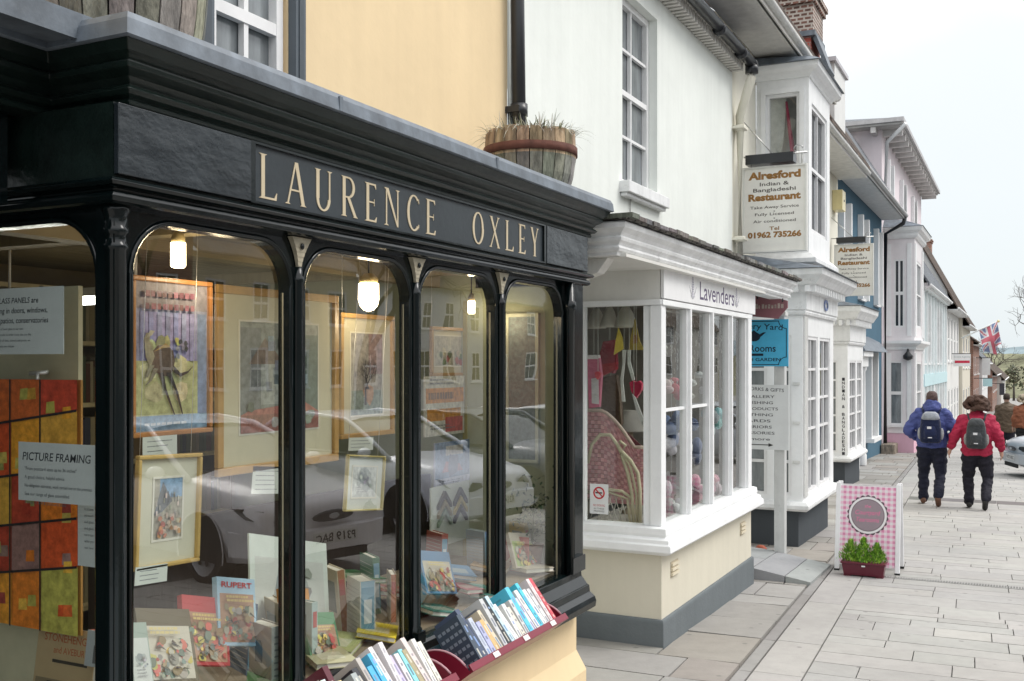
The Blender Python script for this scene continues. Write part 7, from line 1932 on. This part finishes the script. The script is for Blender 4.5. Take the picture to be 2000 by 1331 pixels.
cloth_mats('f', (.12, .085, .055), (.02, .02, .03), (.03, .02, .02), (.06, .045, .035)); cloth_mats('g', (.28, .10, .05), (.02, .02, .02), (.03, .02, .02), (.45, .38, .28))
mx_, my_ = -1.22, 17.6
JM = dict(id='m', l=[(-.10, 0, .88), (-.13, .16, .51), (-.13, .12, .085), (-.14, .25, .04)], r=[(.10, 0, .88), (.12, .02, .47), (.11, -.30, .17), (.11, -.22, .045)], la=[(-.185, 0, 1.40), (-.335, -.04, 1.16), (-.245, .13, 1.02), (.6, .6, -.3)], ra=[(.185, 0, 1.40), (.335, -.04, 1.16), (.26, .13, 1.00), (-.6, .6, -.3)])
JM['lift'] = JM['r']
mx_ = XY(1820, my_)
person('man in a blue jacket and dark trousers walking away down the pavement', mx_, my_, 1.80, 'cap', JM, body=1.12, hood=True, hem=.90, puff=1.12)
wy_ = 17.4; wx_ = XY(1908, wy_)
JW = dict(id='w', l=[(-.10, 0, .86), (-.13, .12, .48), (-.11, .06, .085), (-.12, .19, .04)], r=[(.10, 0, .86), (.15, .04, .46), (.13, -.28, .18), (.12, -.19, .045)], la=[(-.18, 0, 1.38), (-.31, -.05, 1.14), (-.38, .02, .93), (-.25, .1, -1)], ra=[(.18, 0, 1.38), (.30, -.05, 1.14), (.34, .06, .92), (.1, .15, -1)])
JW['lift'] = JW['r']
person('woman in a red coat and dark trousers with bushy brown hair walking away', wx_, wy_, 1.74, 'bushy', JW, body=1.14, hem=.84, puff=1.15)
fy_ = 31; fx_ = XY(1966, fy_)
JF = dict(id='f', l=[(-.09, 0, .86), (-.10, .06, .47), (-.10, .0, .085), (-.10, .13, .04)], r=[(.09, 0, .86), (.10, .02, .46), (.10, -.12, .12), (.10, -.0, .045)], la=[(-.185, 0, 1.38), (-.26, -.03, 1.14), (-.28, .08, .93), (-.1, .2, -1)], ra=[(.185, 0, 1.38), (.26, -.03, 1.14), (.28, .08, .93), (.1, .2, -1)])
person('grey-haired person in a long brown coat farther down the pavement', fx_, fy_, 1.76, 'cap', JF, body=1.2, hem=.72, vox=.02)
JG = dict(JF); JG['id'] = 'g'; gy_ = 29.0
person('person in a short rust brown jacket at the right edge', XY(2003, gy_), gy_, 1.76, 'bushy', JG, body=1.25, hem=.9, vox=.02)
def backpack(label, px, py, H, c1, c2, c3, w_=.155, seed=1, extra=None):
    g = gz(py); k = H / 1.75; rt = root('backpack', label, 'backpack', (px, py - .2, g + 1.0 * k), 'backpacks on the two walkers')
    S = lambda a, b, c: (px + a * k, py + b * k, g + c * k)
    m = MB(); y0 = -.15
    m2 = []
    def shell(m, zs, col): 
        vs = []; n = 16
        for (z, wx, d) in zs:
            for kk in range(n):
                t_ = 2 * PI * kk / n; cx_, sy = math.cos(t_), math.sin(t_)
                ax = math.copysign(abs(cx_) ** .55, cx_) * wx; ay = math.copysign(abs(sy) ** .55, sy) * d
                vs.append(Vector(S(ax, y0 - .09 + ay, z)))
        fs = [(i * n + q, i * n + (q + 1) % n, (i + 1) * n + (q + 1) % n, (i + 1) * n + q) for i in range(len(zs) - 1) for q in range(n)] + [tuple(range(n))[::-1], tuple(range((len(zs) - 1) * n, len(zs) * n))]
        m.add(vs, fs, col, True)
    shell(m, [(.98, w_ * .75, .07), (1.0, w_ * .95, .085), (1.08, w_, .10), (1.2, w_ * .98, .10), (1.32, w_ * .9, .09), (1.41, w_ * .72, .07), (1.44, w_ * .4, .04)], c1); m.build('bag', 'cloth', rt)
    m = MB(); f_ = F((px, py + (y0 - .19) * k, g), (1, 0, 0), (0, -1, 0))
    vs = []; 
    shell(m, [(1.03, w_ * .6, .0), (1.04, w_ * .7, .12), (1.18, w_ * .68, .125), (1.24, w_ * .5, .11), (1.25, w_ * .4, .0)], c2); m.build('front_pocket', 'cloth', rt)
    m = MB(); shell(m, [(1.33, w_ * .8, .085), (1.36, w_ * .86, .105), (1.42, w_ * .72, .095), (1.455, w_ * .45, .06)], c3); m.build('lid', 'cloth', rt)
    for s_ in (-1, 1):
        m = MB(); m.tube([S(s_ * .10, -.16, 1.40), S(s_ * .13, -.05, 1.515), S(s_ * .14, .10, 1.45), S(s_ * .16, .16, 1.25), S(s_ * .18, .0, 1.06), S(s_ * .13, -.15, 1.02)], .016 * k, c1, n=6); m.build('strap', 'cloth', rt)
    m = MB(); m.box(px - .04 * k, px + .02 * k, py - .372 * k, py - .366 * k, g + 1.20 * k, g + 1.235 * k, (.7, .7, .72)); m.box(px - .03 * k, px + .03 * k, py - .372 * k, py - .366 * k, g + 1.06 * k, g + 1.075 * k, (.65, .65, .68)); m.build('label_patch', 'paper', rt)
    for s_ in (-1, 1):
        m = MB(); m.ball(S(s_ * w_ * 1.02, -.22, 1.12), (.03 * k, .05 * k, .09 * k), extra or c2); m.build('side_pocket', 'cloth', rt)
    return rt
backpack('navy backpack with pale grey top on the man in blue', mx_, my_, 1.80, (.014, .020, .055), (.018, .025, .07), (.30, .32, .36), seed=1, extra=(.35, .36, .38))
backpack('charcoal backpack with drawstring lid on the woman in red', wx_, wy_, 1.70, (.05, .055, .06), (.06, .065, .07), (.07, .075, .08), w_=.15, seed=2, extra=(.28, .28, .27))

# ================================================================== cars parked nose-in along the pavement
def car(label, x, y, yaw, paint, seed=1, plate='P319 BAC', group='cars parked nose in beside the pavement'):
    """hatchback; nose along local -X before turning"""
    g = gz(y); rt = root('parked_car', label, 'car', (x, y, g), group); P0 = Vector((x, y, g))
    def W(a, b, c): return P0 + Vector((a, b, c))          # a back from nose, b sideways, c up
    st = [  # a, half width, bottom, bonnet/belt height
        (0.0, .56, .36, .64), (.06, .74, .26, .72), (.20, .81, .20, .785), (.55, .835, .18, .865), (.95, .845, .17, .91), (1.25, .85, .17, .935), (2.0, .855, .17, .95), (3.0, .85, .17, .97), (3.6, .83, .20, .96), (3.95, .78, .28, .90), (4.05, .66, .38, .80)]
    m = MB(); vs = []; prof_n = 14
    for (a, w_, zb, zt) in st:
        q = [(0, zb), (w_ * .7, zb), (w_ * .93, zb + .04), (w_, zb + (zt - zb) * .35), (w_ * 1.0, zb + (zt - zb) * .62), (w_ * .97, zb + (zt - zb) * .86), (w_ * .86, zt - .005), (w_ * .45, zt + .025), (0, zt + .035)]
        ring = [(b, c) for b, c in q] + [(-b, c) for b, c in q[-2:0:-1]]
        vs += [W(a, b, c) for b, c in ring]; n = len(ring)
    fs = [(i * n + k, i * n + (k + 1) % n, (i + 1) * n + (k + 1) % n, (i + 1) * n + k) for i in range(len(st) - 1) for k in range(n)] + [tuple(range(n))[::-1], tuple(range((len(st) - 1) * n, len(st) * n))]
    m.add(vs, fs, paint, True); m.build('body', 'car_paint', rt)
    gh = [(1.15, .74, .90, .91), (1.75, .70, .92, 1.27), (2.05, .66, .93, 1.38), (2.7, .65, .94, 1.42), (3.3, .64, .95, 1.37), (3.75, .66, .94, 1.12), (3.9, .70, .92, .95)]
    m = MB(); vs = []
    for (a, w_, zb, zt) in gh:
        ring = [(.80, zb), (w_ + .02, zt - .02 if zt > zb + .05 else zt), (w_ * .5, zt), (-w_ * .5, zt), (-(w_ + .02), zt - .02 if zt > zb + .05 else zt), (-.80, zb)]
        vs += [W(a, b, c) for b, c in ring]
    n = 6; fs = [(i * n + k, i * n + (k + 1) % n, (i + 1) * n + (k + 1) % n, (i + 1) * n + k) for i in range(len(gh) - 1) for k in range(n)]
    m.add(vs, fs); m.build('windows', 'car_glass', rt)
    m = MB(); vs = []
    rf = [(1.98, .65, 1.37), (2.3, .655, 1.415), (2.7, .655, 1.435), (3.1, .65, 1.42), (3.4, .64, 1.36)]
    for (a, w_, z) in rf: vs += [W(a, -w_, z - .02), W(a, -w_ * .5, z + .012), W(a, w_ * .5, z + .012), W(a, w_, z - .02)]
    fs = [(i * 4 + k, i * 4 + k + 1, (i + 1) * 4 + k + 1, (i + 1) * 4 + k) for i in range(len(rf) - 1) for k in range(3)]
    m.add(vs, fs, paint, True)
    for s_ in (-1, 1):
        m.tube([W(1.12, s_ * .77, .91), W(1.55, s_ * .735, 1.17), W(1.98, s_ * .675, 1.375), W(2.7, s_ * .68, 1.42), W(3.35, s_ * .66, 1.36), W(3.85, s_ * .72, .98)], .028, paint, n=6)
        m.tube([W(2.45, s_ * .80, .95), W(2.5, s_ * .67, 1.41)], .03, (.03, .03, .03), n=6); m.tube([W(1.3, s_ * .83, .93), W(3.7, s_ * .83, .96)], .018, (.02, .02, .02), n=6)
    m.build('roof', 'car_paint', rt)
    for a in (.80, 3.28):
        for s_ in (-1, 1):
            m = MB(); c = W(a, s_ * .76, .30)
            vs = []; n = 26
            for (rr_, b) in ((.0, .07), (.20, .07), (.225, .085), (.29, .085), (.30, .06), (.30, -.1)):
                for k in range(n): t_ = 2 * PI * k / n; vs.append(c + Vector((rr_ * math.cos(t_), s_ * b, rr_ * math.sin(t_))))
            fs = [(i * n + k, i * n + (k + 1) % n, (i + 1) * n + (k + 1) % n, (i + 1) * n + k) for i in range(2, 5) for k in range(n)]
            m.add(vs, fs, (.015, .015, .015), True); wh = m.build('wheel', 'rubber', rt)
            m = MB(); m.add([v for v in vs[:3 * n]], [(i * n + k, i * n + (k + 1) % n, (i + 1) * n + (k + 1) % n, (i + 1) * n + k) for i in range(2) for k in range(n)], (.45, .45, .47), True)
            for k in range(6): t_ = k * PI / 3; m.ball(c + Vector((.12 * math.cos(t_), s_ * .085, .12 * math.sin(t_))), (.03, .012, .03), (.04, .04, .04), n=8, m=5)
            m.build('rim', 'metal', wh)
            m = MB(); n = 22; vs = []
            for rr_, b in ((.345, .10), (.36, .105), (.345, .085)):
                for k in range(n + 1): t_ = PI * k / n * 1.16 - .25; vs.append(c + Vector((rr_ * math.cos(t_), s_ * b, rr_ * math.sin(t_))))
            m.add(vs, [(i * (n + 1) + k, i * (n + 1) + k + 1, (i + 1) * (n + 1) + k + 1, (i + 1) * (n + 1) + k) for i in range(2) for k in range(n)], paint, True)
            P = [c + Vector((.345 * math.cos(PI * k / n * 1.16 - .25), s_ * .098, .345 * math.sin(PI * k / n * 1.16 - .25))) for k in range(n + 1)] ; m.add(P, [tuple(range(len(P)))], (.01, .01, .01)); m.build('wheel_arch', 'matte', rt)
    for s_ in (-1, 1):
        m = MB(); m.add([W(-.0, s_ * .36, .60), W(.02, s_ * .58, .56), W(.20, s_ * .80, .62), W(.34, s_ * .83, .71), W(.12, s_ * .68, .69), W(.0, s_ * .40, .655)], [(0, 1, 2, 3, 4, 5)], (.55, .57, .6)); m.v = [v + Vector((-.025, s_ * .02, .01)) for v in m.v]
        hl = m.build('headlight', 'car_glass', rt); m = MB(); m.ball(W(.03, s_ * .52, .615), (.03, .06, .035), (.75, .75, .75)); m.build('reflector', 'metal', hl)
        m = MB(); m.ball(W(1.38, s_ * .95, .98), (.06, .10, .065), paint); m.tube([W(1.40, s_ * .80, .93), W(1.38, s_ * .92, .97)], .02, (.02, .02, .02)); m.build('mirror', 'car_paint', rt)
        m = MB(); m.box(*[v for p in zip(W(3.98, 0, 0), W(4.06, 0, 0)) for v in p][:2], W(0, s_ * .62 - .08, 0).y, W(0, s_ * .62 + .08, 0).y, g + .62, g + .82, (.4, .03, .02)); m.build('tail_light', 'bookcover', rt)
    m = MB(); c = W(-.035, 0, .60)
    m.ball(c, (.025, .25, .055), (.02, .02, .02), n=20, m=8); gr = m.build('grille', 'metal_black', rt)
    m = MB(); m.ball(W(-.062, 0, .60), (.006, .07, .028), (.55, .56, .58), n=16, m=6); m.build('badge', 'metal', gr)
    m = MB(); vs = []
    for (a, w_) in ((-.04, .50), (.03, .68), (.16, .80), (.40, .85)):
        vs += [(a, w_)]
    pth_ = [(a, -w_) for a, w_ in vs[::-1]] + [(a, w_) for a, w_ in vs]
    for i in range(len(pth_) - 1):
        (a0, b0), (a1, b1) = pth_[i], pth_[i + 1]
        m.hexa([W(a0 - .02, b0, .30), W(a1 - .02, b1, .30), W(a1 + .1, b1 * .9, .30), W(a0 + .1, b0 * .9, .30), W(a0 - .03, b0, .50), W(a1 - .03, b1, .50), W(a1 + .1, b1 * .9, .52), W(a0 + .1, b0 * .9, .52)], paint)
    m.build('bumper', 'car_paint', rt)
    m = MB(); m.box(P0.x - .062, P0.x - .03, P0.y - .40, P0.y + .40, g + .21, g + .29, (.02, .02, .02)); m.build('air_intake', 'rubber', rt)
    f_ = F((P0.x - .068, P0.y, g), (0, -1, 0), (-1, 0, 0)); m = MB(); m.fbox(f_, -.26, .26, .36, .47, 0, .008, (.70, .70, .68)); npl = m.build('number_plate', 'paper', rt)
    m = MB(); m.text(f_, plate, 0, .378, .075, .0085, 0, (.02, .02, .02), 'CENTER', width=.46, bold=.02); m.build('plate_characters', 'print', npl, recalc=False)
    rt.rotation_euler = (0, 0, R(yaw)); return rt
LIL = (.80, .79, .82); SIL = (.45, .49, .53)
car('lilac-grey hatchback parked nearest the camera, seen mirrored in the shop glass', .95, 7.75, 12, LIL)
car('silver-blue hatchback parked second, mirrored in the far panes', .95, 11.2, 10, (.72, .75, .84), plate='R214 KPO')
car('graphite grey hatchback parked third in the row', .95, 14.6, 8, (.10, .11, .12), plate='S806 MTR')
car('white hatchback parked fourth in the row', 1.0, 18.2, 8, (.6, .6, .6), plate='N452 DFX')
car('silver hatchback with dark grille at the right edge of the picture', -.20, 24.6, 18, SIL, plate='W771 HGC')
car('navy hatchback parked beyond the silver one', .2, 28.6, 14, (.03, .04, .1), plate='T330 LRW')

# ================================================================== the other side of the street (seen mirrored in the glass)
def across(label, y0, y1, zt, col, mat, roofm, n):
    X = 25.0; rt = root('house', label, 'house', (X, (y0 + y1) / 2, gz(y0)), 'houses across the street'); fr = fo(X); m = MB()
    ws = []
    for k in range(n):
        c = y0 + (y1 - y0) * (k + .5) / n; h = (y1 - y0) / n * .22
        ws += [(c - h, c + h, .6, 2.4), (c - h, c + h, 3.6, 5.2)]
    m.wall(fr, y0, y1, -3, zt, ws, depth=.1, col=col); m.build('wall', mat, rt, recalc=False)
    for w_ in ws: window(fr, *w_, rt, recess=.04, nx=2, nz=2, w=.1, bar=.05)
    m = MB(); m.hexa([(X - .4, y0, zt - .1), (X + 4, y0, zt + 3.2), (X + 4, y1, zt + 3.2), (X - .4, y1, zt - .1), (X - .4, y0, zt), (X + 4, y0, zt + 3.35), (X + 4, y1, zt + 3.35), (X - .4, y1, zt)]); m.build('roof', roofm, rt)
    m = MB(); m.box(X + 3.4, X + 4.4, y0 + .6, y0 + 1.8, zt + 2, zt + 4.6); m.build('chimney', 'brick', rt)
ac = [(-6, 4, 6.0, (.6, .57, .5), 'wall_paint', 'roof_tile', 3, 'cream rendered house across the street, nearest'), (4, 13, 6.6, (.3, .1, .07), 'brick', 'roof_slate', 3, 'red brick house across the street with three bays'), (13, 21, 6.0, (.72, .72, .7), 'wall_paint', 'roof_slate', 3, 'white house across the street'),
      (21, 31, 6.8, (.3, .1, .07), 'brick', 'roof_tile', 4, 'wide red brick house across the street with four bays'), (31, 42, 6.2, (.66, .6, .42), 'wall_paint', 'roof_slate', 4, 'buff house across the street'), (42, 56, 6.0, (.6, .62, .66), 'wall_paint', 'roof_tile', 5, 'pale grey house across the street'), (56, 80, 5.6, (.3, .1, .07), 'brick', 'roof_slate', 6, 'long brick house far across the street'), (80, 110, 5.2, (.7, .68, .62), 'wall_paint', 'roof_tile', 6, 'long cream house farthest across the street')]
for (a, b, c, d, e, f_, n, lab) in ac: across(lab, a, b, c, d, e, f_, n)
def bare_tree(label, x, y, H, seed, depth=6):
    r = random.Random(seed); rt = root('bare_tree', label, 'tree', (x, y, gz(y)), 'bare trees along the street'); mt, mc = MB(), MB()
    def br_(p, d, l, w_, k):
        q = p + d * l; mid = (p + q) / 2 + Vector((r.uniform(-1, 1), r.uniform(-1, 1), 0)) * l * .06
        (mt if k >= depth - 1 else mc).tube([p, mid, q], [w_, w_ * .85, w_ * .66], n=7 if k > 3 else 4, cap=False)
        if k > 0:
            for i in range(3 if k > 1 else 2):
                a = r.uniform(0, 2 * PI); e = d.orthogonal().normalized(); e.rotate(Matrix.Rotation(a, 3, d)); nd = (d * r.uniform(.7, 1) + e * r.uniform(.4, .8) + Vector((0, 0, .1))).normalized()
                br_(q, nd, l * r.uniform(.62, .82), w_ * .6, k - 1)
    br_(Vector((x, y, gz(y) - .1)), Vector((0, 0, 1)), H * .28, H * .018, depth)
    mt.build('trunk', 'bark', rt); mc.build('crown', 'bark', rt)
bare_tree('bare street tree mirrored in the second window bay', 11.5, 15, 9, 4); bare_tree('bare street tree mirrored in the far window bays', 12, 24, 9, 6); bare_tree('bare street tree nearest the camera, behind the parked cars', 11, 6, 8.5, 8)
bare_tree('distant bare tree at the right edge of the sky', 1.9, 128, 17, 11); bare_tree('distant bare tree low on the skyline beyond the far cottages', -4.5, 175, 12, 13, 5)
# hedge of wintry trees at the foot of the hill
r = random.Random(12)
for i in range(10):
    x, y = -22 + i * 5 + r.uniform(-1, 1), 235 + r.uniform(-12, 12); H = r.uniform(5, 8); m = MB()
    for k in range(260):
        a, b_ = r.uniform(0, 2 * PI), r.uniform(-.6, 1.5); q = r.random() ** .4
        p = Vector((x + math.cos(a) * math.cos(b_) * H * .42 * q, y + math.sin(a) * math.cos(b_) * H * .4 * q, gz(235) + H * .55 + math.sin(b_) * H * .45 * q)); s = r.uniform(.25, .6)
        d1 = Vector((r.uniform(-1, 1), r.uniform(-1, 1), r.uniform(-1, 1))).normalized() * s; d2 = d1.orthogonal().normalized() * s * .6
        m.quad(p - d1, p - d2, p + d1, p + d2, jit(r.choice([(.09, .09, .05), (.12, .11, .06), (.07, .08, .04)]), .25, r))
    rt = root('winter_tree', f"{['round', 'broad', 'thin', 'tall', 'low', 'leaning', 'dark', 'pale', 'ragged', 'last'][i]} olive-brown tree in the valley below the wooded hill", 'tree', (x, y, gz(235)), 'trees in the valley')
    m.build('crown', 'leaf', rt); m = MB(); m.tube([(x, y, gz(235) - 1), (x, y, gz(235) + H * .6)], [.3, .12], n=7); m.build('trunk', 'bark', rt)
